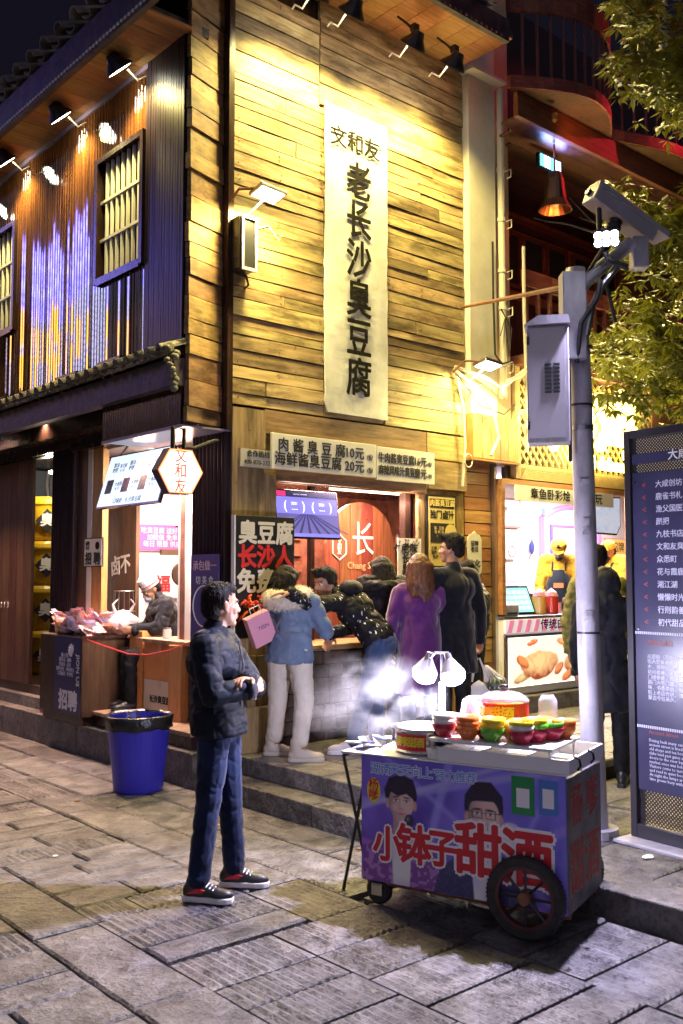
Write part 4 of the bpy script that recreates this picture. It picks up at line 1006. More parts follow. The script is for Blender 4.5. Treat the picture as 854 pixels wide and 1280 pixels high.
# bell lamp, coloured lamps
t = thing('bell_lamp', 'bronze bell shaped lamp hanging under the upper balcony', 'lamp', (3.85, -.45, 5.62))
MB().lathe([(.03, 6.05), (.07, 6.03), (.10, 5.95), (.125, 5.72), (.18, 5.62), (.17, 5.62), (.11, 5.74), (.09, 5.94)], 18, Matrix.Translation((3.85, -.45, 0))).build('shade', mat('bronze', (.14, .08, .05), rough=.4, metal=.8), t, smooth=False)
MB().tube([(3.85, -.45, 6.05), (3.85, -.45, 6.35)], .012, 6).build('rod', K['rust'], t)
MB().ell((3.85, -.45, 5.70), (.05, .05, .05)).build('bulb', glow('amber_bulb', (1, .35, .1), .25), t)
spot('lamp_light', t, (3.85, -.45, 5.58), (4.6, .9, 5.2), 13, (1, .22, .04), 150, .7, .05)
t = thing('uplight', 'small brass spotlight on the face of the orange balcony beam', 'lamp', (3.55, -.66, 6.45)); MB().lathe([(.015, 0), (.03, .02), (.035, .07), (.02, .09)], 10, Matrix.Translation((3.55, -.68, 6.42))).build('can', mat('brass', (.6, .35, .12), rough=.3, metal=.8), t)
spot('lamp_light', t, (3.75, -1.0, 6.1), (4.6, -.6, 6.6), 9, (1, .25, .05), 150, .8, .05)
t = thing('led_fixture', 'small blue and white LED strip fixture under the balcony soffit', 'lamp', (3.98, -.32, 6.16))
bx(3.78, 4.18, -.30, -.26, 6.14, 6.30).build('housing', K['blackgloss'], t)
for i in range(6): bx(3.80 + i * .063, 3.845 + i * .063, -.31, -.302, 6.155, 6.285).build('led_bar', glow('led_bar_white' if i % 3 else 'led_bar_cyan', (.55, .70, 1) if i % 3 else (.1, .7, .8), 2.6), t)
area('lamp_light', t, (3.98, -.36, 6.22), (3.98, -.7, 6.3), 5, (.25, .3, 1), .4, .13)
t = thing('added_red_lamp', 'small added red lamp that reddens the right end of the upper balcony rail', 'lamp', (6.3, -1.0, 7.1)); MB().lathe([(.02, 0), (.04, .02), (.04, .07), (.02, .09)], 10, Matrix.Translation((6.3, -1.0, 7.1))).build('lamp_glass', glow('added_red_lamp_glass', (1, .02, .03), 5), t)  # lamp added for the red light on the rail end
point('lamp_light', t, (6.2, -1.25, 7.3), 75, (1, .03, .05)); MB().tube([(6.3, -1.0, 7.1), (6.3, -.8, 7.0)], .01, 5).build('bracket', K['rust'], t)

# stall: sign strip, neon, counter
t = thing('sign_strip', 'cream sign strip with handwritten characters across the top of the bright stall', 'sign', (4.3, -.14, 2.47))
bx(3.50, 5.30, -.16, -.135, 2.50, 2.66).build('panel', K['offwhite'], t); txt(t, '章鱼卧彩烩 所以好玩', .125, K['ink'], (4.40, -.163, 2.575), bold=.01, sx=1.15, ex=.001)
t = thing('neon_sign', 'big glowing yellow white neon sign on the lattice behind the post', 'sign', (5.3, -.16, 3.0))
gn = glow('neon_yellow', (1, .78, .24), 4.5)
txt(t, '炸', .85, gn, (4.45, -.2, 3.42), bold=.06, ex=.03); txt(t, '鸡', .85, gn, (5.35, -.2, 3.42), bold=.06, ex=.03)
txt(t, 'fried dahorn', .22, gn, (5.02, -.2, 2.99), bold=.03, ex=.015)
bx(4.05, 5.95, -.18, -.16, 3.35, 3.40).build('neon_rail', K['lampshell'], t)
area('lamp_light', t, (5.2, -.3, 3.3), (4.0, -3, 3.6), 360, (1, .80, .32), 1.6, .6)
area('lamp_light', t, (4.5, -.42, 3.4), (4.3, 0, 3.25), 34, (1, .78, .3), 1.8, .5)
area('lamp_light', t, (5.2, -.3, 3.5), (5.2, -.6, 5), 30, (1, .80, .32), 1.6, .3)
ct = thing('stall_counter', 'glowing display counter with food pictures and a pink striped top band', 'counter', (4.6, -.1, .46))
bx(3.30, 6.2, -.14, .40, 1.245, 1.28).build('counter_top', K['metal'], ct, bevel=.004)
bx(3.30, 6.2, -.13, .40, .47, 1.24).build('cabinet', K['white'], ct)
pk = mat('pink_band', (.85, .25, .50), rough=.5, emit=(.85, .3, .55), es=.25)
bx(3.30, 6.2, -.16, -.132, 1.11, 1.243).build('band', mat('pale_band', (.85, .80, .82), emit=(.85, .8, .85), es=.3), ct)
for i in range(20): a = 3.32 + i * .145; MB().prism([(a, 1.112), (a + .07, 1.112), (a + .12, 1.241), (a + .05, 1.241)], -.163, -.1605, RY).build('stripe', pk, ct)
txt(ct, '传统由很好的味道', .12, K['ink'], (4.45, -.166, 1.178), bold=.02, sx=1.2, ex=.001)
lb = mat('lightbox_print', (.95, .85, .8), rough=.3, emit=(1, .84, .78), es=1.6)
bx(3.34, 4.95, -.15, -.132, .55, 1.06).build('lightbox', lb, ct); bx(5.02, 6.15, -.15, -.132, .55, 1.06).build('lightbox', lb, ct)
fr = MB().box(3.30, 4.99, -.155, -.1525, 1.06, 1.09).box(3.30, 3.34, -.155, -.131, .48, 1.06).box(3.34, 6.2, -.155, -.131, .48, .55).box(4.95, 5.02, -.155, -.131, .55, 1.06); fr.build('frame', K['metal'], ct)
def foodmat(name, c1, c2, es=1.1): return mat(name, c1, c2, scale=9, emit=c2, es=es * .35, rough=.4)
import numpy as np
def food_print(a0, a1, z0, z1, items, name):
    nx, nz = int((a1 - a0) / .0105), int((z1 - z0) / .0105); X, Z = np.meshgrid(np.linspace(a0, a1, nx), np.linspace(z0, z1, nz)); C_ = np.zeros(X.shape + (3,)) + np.array((1, .90, .80)); rs = np.random.RandomState(7)
    def nz_(s_, sd):
        r_2 = np.random.RandomState(sd); g = r_2.rand(int((a1 - a0) * s_) + 3, int((z1 - z0) * s_) + 3); gx = (X - a0) * s_; gz = (Z - z0) * s_; i0 = gx.astype(int); j0 = gz.astype(int); u, v = gx - i0, gz - j0; return g[i0, j0] * (1 - u) * (1 - v) + g[i0 + 1, j0] * u * (1 - v) + g[i0, j0 + 1] * (1 - u) * v + g[i0 + 1, j0 + 1] * u * v
    def blob(cx, cz, rx, rz, rot, c1, c2, k):
        dx, dz = X - cx, Z - cz; u = (dx * cos(rot) + dz * sin(rot)) / rx; v = (-dx * sin(rot) + dz * cos(rot)) / rz; r_ = np.sqrt(u * u + v * v) + (nz_(14, k) - .5) * .22; m = np.clip((1 - r_) / .08, 0, 1)[..., None]
        sh = np.clip(.35 + .5 * v + .75 * (1 - r_) + (nz_(30, k + 1) - .5) * .5, 0, 1)[..., None]; hi = np.clip((nz_(22, k + 2) - .70) * 4, 0, 1)[..., None] * np.clip(v, 0, 1)[..., None]
        c = np.array(c1) * (1 - sh) + np.array(c2) * sh; c = c * (1 - hi) + np.array((1, .92, .82)) * hi; C_[:] = C_ * (1 - m) + c * m
    for k, it in enumerate(items): blob(*it, k * 5 + 3)
    me = bpy.data.meshes.new('food_picture'); me.from_pydata([(float(a_), -.1535, float(b_)) for a_, b_ in zip(X.ravel(), Z.ravel())], [], [(r_ * nx + c_, r_ * nx + c_ + 1, (r_ + 1) * nx + c_ + 1, (r_ + 1) * nx + c_) for r_ in range(nz - 1) for c_ in range(nx - 1)])
    at_ = me.color_attributes.new('print', 'FLOAT_COLOR', 'POINT'); buf = np.ones((nx * nz, 4), 'f'); buf[:, :3] = np.clip(C_.reshape(-1, 3), 0, 1); at_.data.foreach_set('color', buf.ravel()); me.transform(Matrix.Translation(-ori(ct)))
    if 'backlit_print' not in bpy.data.materials:
        m, N, L, P = nm('backlit_print'); a_ = N.new('ShaderNodeVertexColor'); a_.layer_name = 'print'; L.new(a_.outputs[0], P.inputs['Base Color']); L.new(a_.outputs[0], P.inputs['Emission Color']); P.inputs['Emission Strength'].default_value = .62; P.inputs['Roughness'].default_value = .3
    me.materials.append(bpy.data.materials['backlit_print']); link('food_picture', me, ct)
dk, md, gd = (.30, .05, .02), (.85, .30, .10), (1, .62, .28)
food_print(3.345, 4.945, .555, 1.055, [(3.62, .66, .20, .05, .3, (.25, .12, .05), (.8, .6, .3)), (3.87, .76, .34, .15, .08, dk, gd), (3.58, .80, .12, .055, -.5, dk, md), (4.20, .70, .10, .05, .6, dk, md), (4.62, .72, .33, .15, -.1, dk, gd), (4.36, .62, .12, .05, .4, dk, md), (4.80, .84, .14, .05, .7, dk, md), (3.75, 1.0, .10, .03, .2, (.7, .05, .02), (1, .3, .1)), (4.3, .98, .14, .04, -.2, (.7, .1, .03), (1, .5, .2)), (4.7, 1.01, .07, .03, .5, (.1, .3, .05), (.4, .7, .2))], 'a')
food_print(5.025, 6.145, .555, 1.055, [(5.5, .74, .36, .15, 0, dk, gd), (5.9, .68, .16, .07, .4, dk, md), (5.25, .66, .12, .05, -.4, dk, md), (5.7, .98, .2, .035, .1, (.05, .1, .4), (.2, .3, .7))], 'b')
# things on the counter
t = thing('till_screen', 'tilted touch screen till on the left of the bright counter', 'till', (3.78, .12, 1.28))
Mx = Matrix.Translation((3.80, .10, 1.44)) @ Matrix.Rotation(radians(-22), 4, 'X')
bx(-.27, .27, 0, .03, -.165, .165, Mx).build('casing', K['blackgloss'], t, bevel=.005); bx(-.24, .24, -.004, -.001, -.14, .14, Mx).build('screen', glow('till_picture', (.25, .75, .72), .9), t); MB().box(3.72, 3.88, .08, .26, 1.281, 1.35).build('foot', K['blackgloss'], t)
tl = MB()
for i in range(5):
    for j in range(4): tl.box(-.21 + i * .088, -.15 + i * .088, -.007, -.0045, -.11 + j * .06, -.075 + j * .06, Mx)
tl.build('picture_tiles', glow('till_tiles', (.75, .95, .95), .9), t, kind='stuff')
t = thing('receipt_printer', 'pale grey receipt printer at the left end of the bright counter', 'printer', (3.45, .0, 1.28)); bx(3.36, 3.60, -.1, .10, 1.281, 1.40).build('casing', K['galv'], t, bevel=.012); bx(3.40, 3.56, -.104, -.1005, 1.30, 1.32).build('slot', K['black'], t)
for i, (a, c_, l_) in enumerate(((4.14, (.75, .42, .12), 'squeeze bottle of orange sauce on the bright counter, left of the pair'), (4.36, (.65, .05, .03), 'squeeze bottle of red sauce on the bright counter, right of the pair'))):
    t = thing('sauce_bottle', l_, 'bottle', (a, .05, 1.281), 0, 'sauce bottles on the bright counter')
    MB().lathe([(.0, 1.282), (.075, 1.282), (.078, 1.30), (.075, 1.47), (.0, 1.475)], 16, Matrix.Translation((a, .05, 0))).build('body', mat('sauce_%d' % 0, c_, rough=.25), t)
    MB().lathe([(.076, 1.476), (.06, 1.52), (.012, 1.56), (.0, 1.57)], 16, Matrix.Translation((a, .05, 0))).build('cap', mat('bottle_cap', (.8, .35, .4), rough=.4), t)
for i in range(3):
    a = 4.58 + i * .10
    t = thing('steel_cup', ['steel seasoning cup beside the red sauce bottle', 'middle steel seasoning cup in front of the worker in yellow', 'steel seasoning cup nearest the grey post'][i], 'cup', (a, .08, 1.281), 0, 'steel cups on the bright counter')
    MB().lathe([(.0, 1.282), (.042, 1.282), (.045, 1.40), (.038, 1.40), (.036, 1.30), (0, 1.30)], 14, Matrix.Translation((a, .08, 0))).build('cup', K['steel'], t)
t = thing('patterned_pot', 'dark pot with yellow pattern behind the sauce bottles', 'pot', (4.25, .27, 1.281)); MB().lathe([(0, 1.282), (.12, 1.282), (.15, 1.50), (.14, 1.50), (.11, 1.30), (0, 1.3)], 18, Matrix.Translation((4.25, .27, 0))).build('pot', mat('patterned_enamel', (.02, .05, .03), (.7, .55, .05), scale=16, thr=(.5, .56), rough=.3), t)
# inside of the stall
def wallsheet(name, label, cat, a0, a1, z0, z1, b, mfr, msh, extra=None, fr=.012):
    t = thing(name, label, cat, ((a0 + a1) / 2, b, z0)); bx(a0, a1, b - .02, b, z0, z1).build('frame', mfr, t); bx(a0 + fr, a1 - fr, b - .024, b - .0205, z0 + fr, z1 - fr).build('sheet', msh, t)
    if extra: extra(t)
    return t
brown_ = mat('brown_frame', (.25, .12, .1), rough=.5); blu = mat('pale_blue_paint', (.25, .5, .72), rough=.5); vio = mat('mauve_paint', (.5, .25, .45), rough=.5)
wallsheet('framed_licence', 'brown framed licence on the white wall of the bright stall', 'picture', 4.80, 5.62, 2.33, 2.72, 1.48, brown_, K['white'], lambda t: txt(t, '营业执照', .08, K['ink'], (5.2, 1.452, 2.56), ex=.001), .03)
wallsheet('notice_sheet', 'pink and violet notice sheets low on the white wall of the bright stall', 'poster', 5.30, 5.56, 1.52, 1.84, 1.48, K['white'], mat('pink_notice', (.75, .35, .5), (.45, .3, .6), scale=12, rough=.5), lambda t: txt(t, '防疫\n须知', .08, K['white'], (5.43, 1.452, 1.7), ex=.001))
wallsheet('no_smoking_sign', 'small round red and white warning sign on the stall wall', 'sign', 5.32, 5.52, 1.92, 2.12, 1.48, K['white'], K['white'], lambda t: MB().tube([(5.42 + .07 * cos(2 * pi * i / 16), 1.452, 2.02 + .07 * sin(2 * pi * i / 16)) for i in range(17)], .007, 5).build('ring', K['redprint'], t))
t = thing('face_mask', 'dark blue face mask hanging on the stall wall', 'mask', (5.85, 1.47, 1.95)); MB().ell((5.85, 1.46, 2.08), (.05, .02, .09)).build('cloth', mat('navy_cloth', (.02, .03, .15), rough=.8), t); MB().tube([(5.85, 1.46, 2.16), (5.82, 1.46, 2.24), (5.87, 1.46, 2.27), (5.87, 1.46, 2.15)], .006, 5).tube([(5.84, 1.46, 2.0), (5.79, 1.46, 1.93), (5.82, 1.46, 1.88), (5.86, 1.46, 1.98)], .006, 5).build('ear_loop', K['blackgloss'], t)
dr_ = thing('stall_doorway', 'pale blue arched doorway frame with a lit white opening behind the worker', 'doorway', (6.6, 1.45, .475))
MB().box(6.05, 6.12, 1.40, 1.49, .48, 2.5).box(7.3, 7.38, 1.40, 1.49, .48, 2.5).tube([(6.085 + .06 - .06 * cos(pi * i / 12) + i * 0.099, 1.44, 2.5 + .16 * sin(pi * i / 12)) for i in range(13)], .04, 6).build('arch', vio, dr_)
bx(6.12, 7.3, 1.44, 1.495, .48, 2.62).build('surround', blu, dr_); bx(6.27, 7.1, 1.425, 1.436, .48, 2.36).build('opening', mat('lit_white_room', (.85, .82, .85), rough=.5, emit=(1, .95, 1), es=.35), dr_)
MB().box(6.22, 6.265, 1.41, 1.436, .48, 2.40).box(6.265, 7.15, 1.41, 1.436, 2.365, 2.40).build('door_frame', mat('violet_door_frame', (.2, .1, .5), rough=.5), dr_)
wallsheet('price_poster', 'orange yellow price poster at the right of the bright stall', 'poster', 7.5, 8.55, 1.55, 2.25, 1.44, vio, mat('orange_poster', (.85, .50, .12), rough=.5, emit=(1, .6, .15), es=.2), lambda t: txt(t, '招牌 小吃\n¥ 10 · 15\n20 · 25', .16, K['ink'], (8.0, 1.41, 1.95), ex=.001))
wallsheet('green_panel', 'green panel below the orange poster', 'panel', 7.4, 8.9, 1.28, 1.54, 1.44, K['white'], mat('green_paint', (.08, .35, .10), rough=.5))
bx(7.3, 9, 1.0, 1.5, 1.16, 1.25).build('back_shelf', K['kerb'], nb)
t = thing('curtain', 'violet roller screen hanging at the left end of the bright stall', 'curtain', (3.62, .5, 2.1)); bx(3.45, 3.75, .5, .54, 2.15, 2.80).build('cloth', mat('violet_cloth', (.22, .18, .5), rough=.7), t); bx(3.46, 3.53, .6, .65, 1.3, 2.15).build('cord_panel', mat('pink_red_cloth', (.6, .15, .25), rough=.7), t)
t = thing('wall_screen', 'large grey screen with calligraphy hanging at the right of the bright stall', 'screen', (5.3, -.02, 2.2))
MB().prism([(4.95, 2.64), (5.72, 2.66), (5.72, 2.30), (5.63, 2.19), (4.95, 2.20)], .02, .06, RY).build('casing', K['blackgloss'], t)
MB().prism([(4.97, 2.62), (5.70, 2.64), (5.70, 2.31), (5.62, 2.21), (4.97, 2.22)], .012, .018, RY).build('screen', mat('ink_wash_screen', (.30, .35, .45), (.72, .76, .85), scale=6, rough=.3, emit=(.6, .65, .8), es=.5), t)
t = thing('ceiling_lamp', 'long white ceiling lamp inside the bright stall', 'lamp', (5.2, .7, 2.8)); bx(3.8, 7.8, .65, .75, 2.82, 2.855).build('tube', glow('stall_tube', (.95, .9, 1), 8), t)
area('lamp_light', t, (5.4, .7, 2.80), (5.4, .55, 1), 150, (.98, .90, 1), 3.2, .3)

# pipes and wires on the cream pillar
t = thing('drain_pipe', 'cream drain pipe with clamps running up the edge of the pillar', 'pipe', (3.30, -.14, 3.4))
MB().tube([(3.33, -.14, 3.55), (3.33, -.14, 5.0), (3.325, -.14, 6.9)], .038, 10).build('pipe', K['pipe'], t)
for z in (3.9, 4.5, 4.9, 5.45, 6.0, 6.5): MB().tube([(3.33, -.14, z), (3.33, -.14, z + .04)], .048, 10).tube([(3.36, -.17, z), (3.42, -.2, z + .03), (3.42, -.2, z - .05), (3.38, -.17, z - .07)], .008, 5).build('clamp', K['pipe'], t)
t = thing('drain_pipe', 'thin cream pipe at the left edge of the lower balcony', 'pipe', (3.56, -.28, 3.2)); MB().tube([(3.56, -.26, 3.0), (3.56, -.26, 3.9), (3.54, -.26, 4.5), (3.54, -.26, 5.2)], .018, 8).tube([(3.2, -.3, 3.7), (3.4, -.32, 3.78), (3.56, -.28, 3.9)], .02, 8).build('pipe', K['pipe'], t)
t = thing('wiring', 'tangle of pale conduits and loose wires at the foot of the cream pillar', 'wires', (3.0, -.2, 3.4))
wr2 = random.Random(3)
def wire(pts, r, m): MB().tube(pts, r, 6).build('wire', m, t)
wire([(2.62, -.10, 3.80), (2.95, -.24, 3.70), (3.15, -.26, 3.62), (3.50, -.28, 3.86)], .018, K['pipe'])
wire([(2.62, -.08, 3.78), (2.85, -.2, 3.58), (3.02, -.26, 3.38), (3.10, -.26, 3.1), (3.0, -.24, 2.92)], .017, K['pipe'])
wire([(2.66, -.08, 3.75), (2.72, -.12, 3.4), (2.74, -.12, 3.0), (2.72, -.10, 2.6)], .014, K['pipe'])
wire([(2.66, -.10, 3.72), (2.90, -.2, 3.42), (3.2, -.25, 3.36), (3.45, -.2, 3.5)], .007, K['cable'])
wire([(3.18, -.14, 5.2), (3.17, -.15, 4.6), (3.19, -.15, 4.0), (3.24, -.2, 3.9), (3.4, -.2, 3.95)], .012, K['cable'])
wire([(3.28, -.16, 4.5), (3.40, -.2, 4.3), (3.36, -.2, 4.0), (3.32, -.18, 4.4), (3.24, -.18, 4.2)], .007, K['cable'])
wire([(2.78 + .06 * cos(i * .7), -.13, 2.86 + .07 * sin(i * .7)) for i in range(14)], .006, K['pipe'])
for k in range(2): MB().tube([(3.48 + .075 * cos(2 * pi * i / 16), -.28, 3.35 - k * .02 + .085 * sin(2 * pi * i / 16)) for i in range(17)], .008, 6).build('wire_coil', K['offwhite'], t)

# ================================================================== POST WITH CAMERA, CABINET AND LAMP (world coordinates)
t = thing('camera_post', 'leaning grey steel post carrying a security camera, a steel cabinet and a bright lamp', 'post', (1.55, 5.9, .14), world=True)
def L_(o, *a): return o
def loc(o): return o.matrix_world.translation.copy()
Ow = loc(t)
def w2l(pts, O): return [Vector(p) - O for p in pts]
MB().tube(w2l([(1.535, 5.9, .14), (1.51, 5.9, 1.2), (1.487, 5.9, 2.9), (1.47, 5.9, 3.35), (1.465, 5.9, 3.62)], Ow), [.072, .068, .066, .066, .06], 24).build('pole', K['galv'], t, smooth=True)
MB().tube(w2l([(1.537, 5.9, .14), (1.536, 5.9, .19)], Ow), .13, 20).build('base_flange', K['galv'], t)
for z in (1.35, 2.75): MB().tube(w2l([(1.511 - (z - 1.2) * .014, 5.9, z), (1.511 - (z - 1.2) * .014, 5.9, z + .012)], Ow), .0705, 24).build('seam', K['lampshell'], t)
bx(-.175, -.03, -.12, .0, 0, .55, Matrix.Translation(Vector((1.53, 5.9, 3.02)) - Ow)).build('junction_box', K['galv'], t, bevel=.01)
MB().tube(w2l([(1.45, 5.88, 3.46), (1.60, 5.84, 3.60), (1.80, 5.82, 3.76)], Ow), .042, 14).build('arm', K['galv'], t)
MB().tube(w2l([(1.50, 5.80, 3.17), (1.535, 5.78, 3.35), (1.60, 5.77, 3.48), (1.70, 5.78, 3.60)], Ow), .022, 10).build('conduit', K['metal'], t)
MB().tube(w2l([(1.44, 5.80, 3.0), (1.46, 5.76, 3.24), (1.55, 5.74, 3.38), (1.58, 5.74, 3.5)], Ow), .015, 8).tube(w2l([(1.58, 5.76, 3.95), (1.57, 5.72, 3.75), (1.62, 5.72, 3.62), (1.74, 5.74, 3.58)], Ow), .018, 8).tube(w2l([(1.40, 5.84, 2.4), (1.40, 5.84, 3.0), (1.42, 5.82, 3.3)], Ow), .012, 6).tube(w2l([(1.63, 5.8, 3.5), (1.66, 5.8, 3.35), (1.68, 5.8, 3.25)], Ow), .012, 6).build('cable', K['cable'], t)
for z in (2.6, 3.1): MB().tube(w2l([(1.492, 5.9, z), (1.4915, 5.9, z + .025)], Ow), .0705, 24).build('strap', K['metal'], t)
for i, (z, w_, h2) in enumerate(((1.42, .05, .07), (1.95, .04, .10), (2.25, .06, .04))):
    pm = MB(); cx_ = 1.506 - (z - 1.2) * .013 - Ow.x
    for k in range(7):
        an = radians(-90 - 8) + (k / 6 - .5) * w_ / .068; pm.v += [(cx_ + .0735 * cos(an), .0735 * sin(an), z - Ow.z), (cx_ + .0735 * cos(an), .0735 * sin(an), z + h2 - Ow.z)]
    pm.f = [(2 * k, 2 * k + 2, 2 * k + 3, 2 * k + 1) for k in range(6)]; pm.build('sticker', mat('torn_sticker', (.20, .19, .22), (.45, .44, .47), scale=30, rough=.7) if 'torn_sticker' not in bpy.data.materials else bpy.data.materials['torn_sticker'], t, fixn=False)
cb = thing('steel_cabinet', 'pale grey louvred steel cabinet clamped to the left of the post', 'cabinet', (1.30, 5.86, 2.50), world=True); O = loc(cb)
Mc = Matrix.Translation((1.265 - O.x, 5.80 - O.y, 0)) @ Matrix.Rotation(radians(-14), 4, 'Z')
b_ = MB().box(-.125, .125, -.075, .10, .0, .72, Mc); b_.build('box', K['galv'], cb, bevel=.006)
MB().prism([(-.14, .72), (.135, .72), (.125, .77), (-.05, .775)], -.10, .11, Mc @ RY).build('roof', K['galv'], cb)
bx(-.117, .10, -.081, -.0765, .03, .70, Mc).build('door', mat('pale_steel_door', (.46, .44, .50), rough=.4), cb)
for c in range(2):
    for k in range(8): bx(-.02 + c * .05, .02 + c * .05, -.085, -.0815, .30 + k * .024, .312 + k * .024, Mc).build('louvre', K['lampshell'], cb)
for z in (.08, .60): bx(-.124, -.11, -.088, -.077, z, z + .05, Mc).build('hinge', K['lampshell'], cb)
sc = thing('security_camera', 'white bullet security camera housing mounted on the top arm of the post', 'security camera', (1.72, 5.78, 3.88), world=True); O = loc(sc)
Mk = Matrix.Translation(Vector((1.76, 5.92, 3.97)) - O) @ Matrix.Rotation(radians(24), 4, 'Z') @ Matrix.Rotation(radians(25), 4, 'Y') @ Matrix.Scale(.84, 4)
# long housing runs along local x, front end at +x towards the street
wc = mat('grey_white_camera_shell', (.46, .44, .50), rough=.35)
MB().prism([(-.075, -.07), (.075, -.07), (.085, .03), (.06, .085), (-.06, .085), (-.085, .03)], -.30, .30, Mk @ Matrix(((0, 0, 1, 0), (1, 0, 0, 0), (0, 1, 0, 0), (0, 0, 0, 1)))).build('housing', wc, sc, bevel=.008)
MB().prism([(-.09, .035), (.09, .035), (.066, .10), (-.066, .10)], -.30, .42, Mk @ Matrix(((0, 0, 1, 0), (1, 0, 0, 0), (0, 1, 0, 0), (0, 0, 0, 1)))).build('sun_shield', wc, sc, bevel=.006)
MB().tube([Mk @ Vector((.295, 0, .0)), Mk @ Vector((.312, 0, .0))], .048, 18).build('lens_ring', K['blackgloss'], sc)
MB().tube([Mk @ Vector((.313, 0, .0)), Mk @ Vector((.318, 0, .0))], .032, 18).build('lens', mat('lens_glass', (.01, .01, .02), rough=.03), sc)
MB().tube([Mk @ Vector((-.301, .02, .01)), Mk @ Vector((-.325, .02, .01))], .022, 12).build('cable_gland', K['blackgloss'], sc)
MB().tube([Mk @ Vector((-.02, 0, -.07)), Mk @ Vector((-.02, .0, -.15)), Mk @ Vector((-.06, .0, -.22))], [.045, .03, .045], 12).ell(Mk @ Vector((-.02, 0, -.13)), (.05, .05, .045)).build('swivel', K['lampshell'], sc)
MB().box(1.80 - O.x, 1.90 - O.x, 5.80 - O.y, 5.90 - O.y, 3.60 - O.z, 3.80 - O.z).build('power_box', K['galv'], sc, bevel=.01)
ld = thing('fill_lamp', 'dazzling white LED lamp on the post just below the security camera', 'lamp', (1.59, 5.64, 3.72), world=True); O = loc(ld)
Ml = Matrix.Rotation(radians(-18), 4, 'Z') @ Matrix.Rotation(radians(28), 4, 'X')
bx(-.075, .075, .0, .05, -.05, .05, Ml).build('casing', K['lampshell'], ld, bevel=.005)
for i in range(3):
    for j in range(2): MB().lathe([(0, 0), (.0225, 0), (.0225, .004), (0, .004)], 12, Ml @ Matrix.Translation((-.048 + i * .048, -.0, -.022 + j * .044)) @ Matrix.Rotation(pi / 2, 4, 'X')).build('led', glow('led_white', (.88, .86, 1), 140) if 'led_white' not in bpy.data.materials else bpy.data.materials['led_white'], ld)
MB().tube([(0, .05, -.03), (-.06, .22, -.14)], .012, 6).build('bracket', K['lampshell'], ld)
d = bpy.data.lights.new('lamp_light', 'SPOT'); d.energy = 2000; d.color = (.76, .70, 1); d.spot_size = radians(108); d.spot_blend = .8; d.shadow_soft_size = .05
o = bpy.data.objects.new('lamp_light', d); COL.objects.link(o); o.parent = ld; o.location = Ml @ Vector((0, -.03, 0)); o.rotation_euler = (Vector((-.9, 2.6, 0)) - Vector((1.57, 5.75, 3.7))).to_track_quat('-Z', 'Y').to_euler()
t = thing('iron_bar', 'rusty iron bar bracing the post back to the cream pillar', 'bar', (1.37, 5.9, 3.50), world=True); O = loc(t)
e_ = W3(2.72, -.12, 4.42); MB().tube([Vector((0, 0, 0)), e_ - O], .016, 8).tube([Vector((.0, 0, .0)), Vector((.02, 0, .04)), Vector((.07, -.03, .05))], .012, 6).build('bar', K['rust'], t)
bx(2.86, 2.88, -.14, -.10, 4.40, 4.66).build('lug', K['redprint'], None) if False else None

# ================================================================== INFORMATION BOARD
th_ = math.atan2(-1200, 870)
ib = thing('information_board', 'tall dark blue street information board with white Chinese lists at the right edge', 'sign', (1.745, 5.84, .14), th_, world=True)
nvy = mat('navy_board', (.03, .03, .07), (.045, .045, .10), rough=.3, scale=2); fr_ = mat('dark_bronze_frame', (.03, .028, .035), rough=.3)
Wd = 1.15; Hd = 2.44
MB().box(0, .045, -.03, .06, .02, Hd).box(Wd - .045, Wd, -.03, .06, .02, Hd).box(.045, Wd - .045, -.03, .06, Hd - .05, Hd).box(.045, Wd - .045, -.03, .06, .02, .10).build('frame', fr_, ib, bevel=.004)
bx(-.03, Wd + .1, -.16, .16, 0, .02).build('base_plate', K['galv'], ib, bevel=.004)
bx(.045, Wd - .045, -.012, .04, .68, 2.18).build('panel', nvy, ib); bx(.045, Wd - .045, -.012, .04, 2.235, 2.295).build('panel', nvy, ib)
bx(.045, Wd - .045, .036, .042, 2.18, 2.39).build('light_strip_back', glow('strip_glow', (.9, .75, .55), .35), ib)
def perf(a0, a1, z0, z1, s, name='perforated_sheet', y=-.004, r=.0045, m=None):
    p = MB(); h_ = z1 - z0; n = int((a1 - a0 + h_) / s)
    for i in range(n):
        x = a0 - h_ + i * s
        for sg in (1, -1):
            P = []; xa, xb = (x, x + h_) if sg > 0 else (x + h_, x)
            q0, q1 = max(a0, min(xa, xb)), min(a1, max(xa, xb))
            if q1 - q0 < .005: continue
            if sg > 0: za, zb = z0 + (q0 - xa), z0 + (q1 - xa)
            else: za, zb = z0 + (xa - q0), z0 + (xa - q1)
            p.add([(q0, y, za - r), (q0, y, za + r), (q1, y, zb + r), (q1, y, zb - r), (q0, y + .004, za - r), (q0, y + .004, za + r), (q1, y + .004, zb + r), (q1, y + .004, zb - r)], [(0, 3, 2, 1), (4, 5, 6, 7), (0, 1, 5, 4), (3, 7, 6, 2)])
    return p.build(name, m or fr_, ib, kind='stuff')
perf(.045, Wd - .045, .10, .68, .024); perf(.045, Wd - .045, 2.295, 2.39, .020); perf(.045, Wd - .045, 2.18, 2.235, .020)
bl = mat('pale_board_letter', (.62, .64, .78), rough=.5); rd = mat('dim_red_board_letter', (.35, .06, .05), rough=.5)
RB = RF
txt(ib, '大成坊', .125, K['white'], (.34, -.0135, 2.262), ax='LEFT', bold=.02, ex=.0008) if False else txt(ib, '大咸坊街', .07, K['white'], (.30, -.0135, 2.265), ax='LEFT', bold=.02, ex=.0008)
names = ['大咸创坊', '鹿雀书札', '渔父国医馆', '颜把', '九枝书店', '文和友臭豆腐', '众悉町', '花与霞鹿', '湘江湖', '懒懒时光', '行则韵善', '初代甜品']
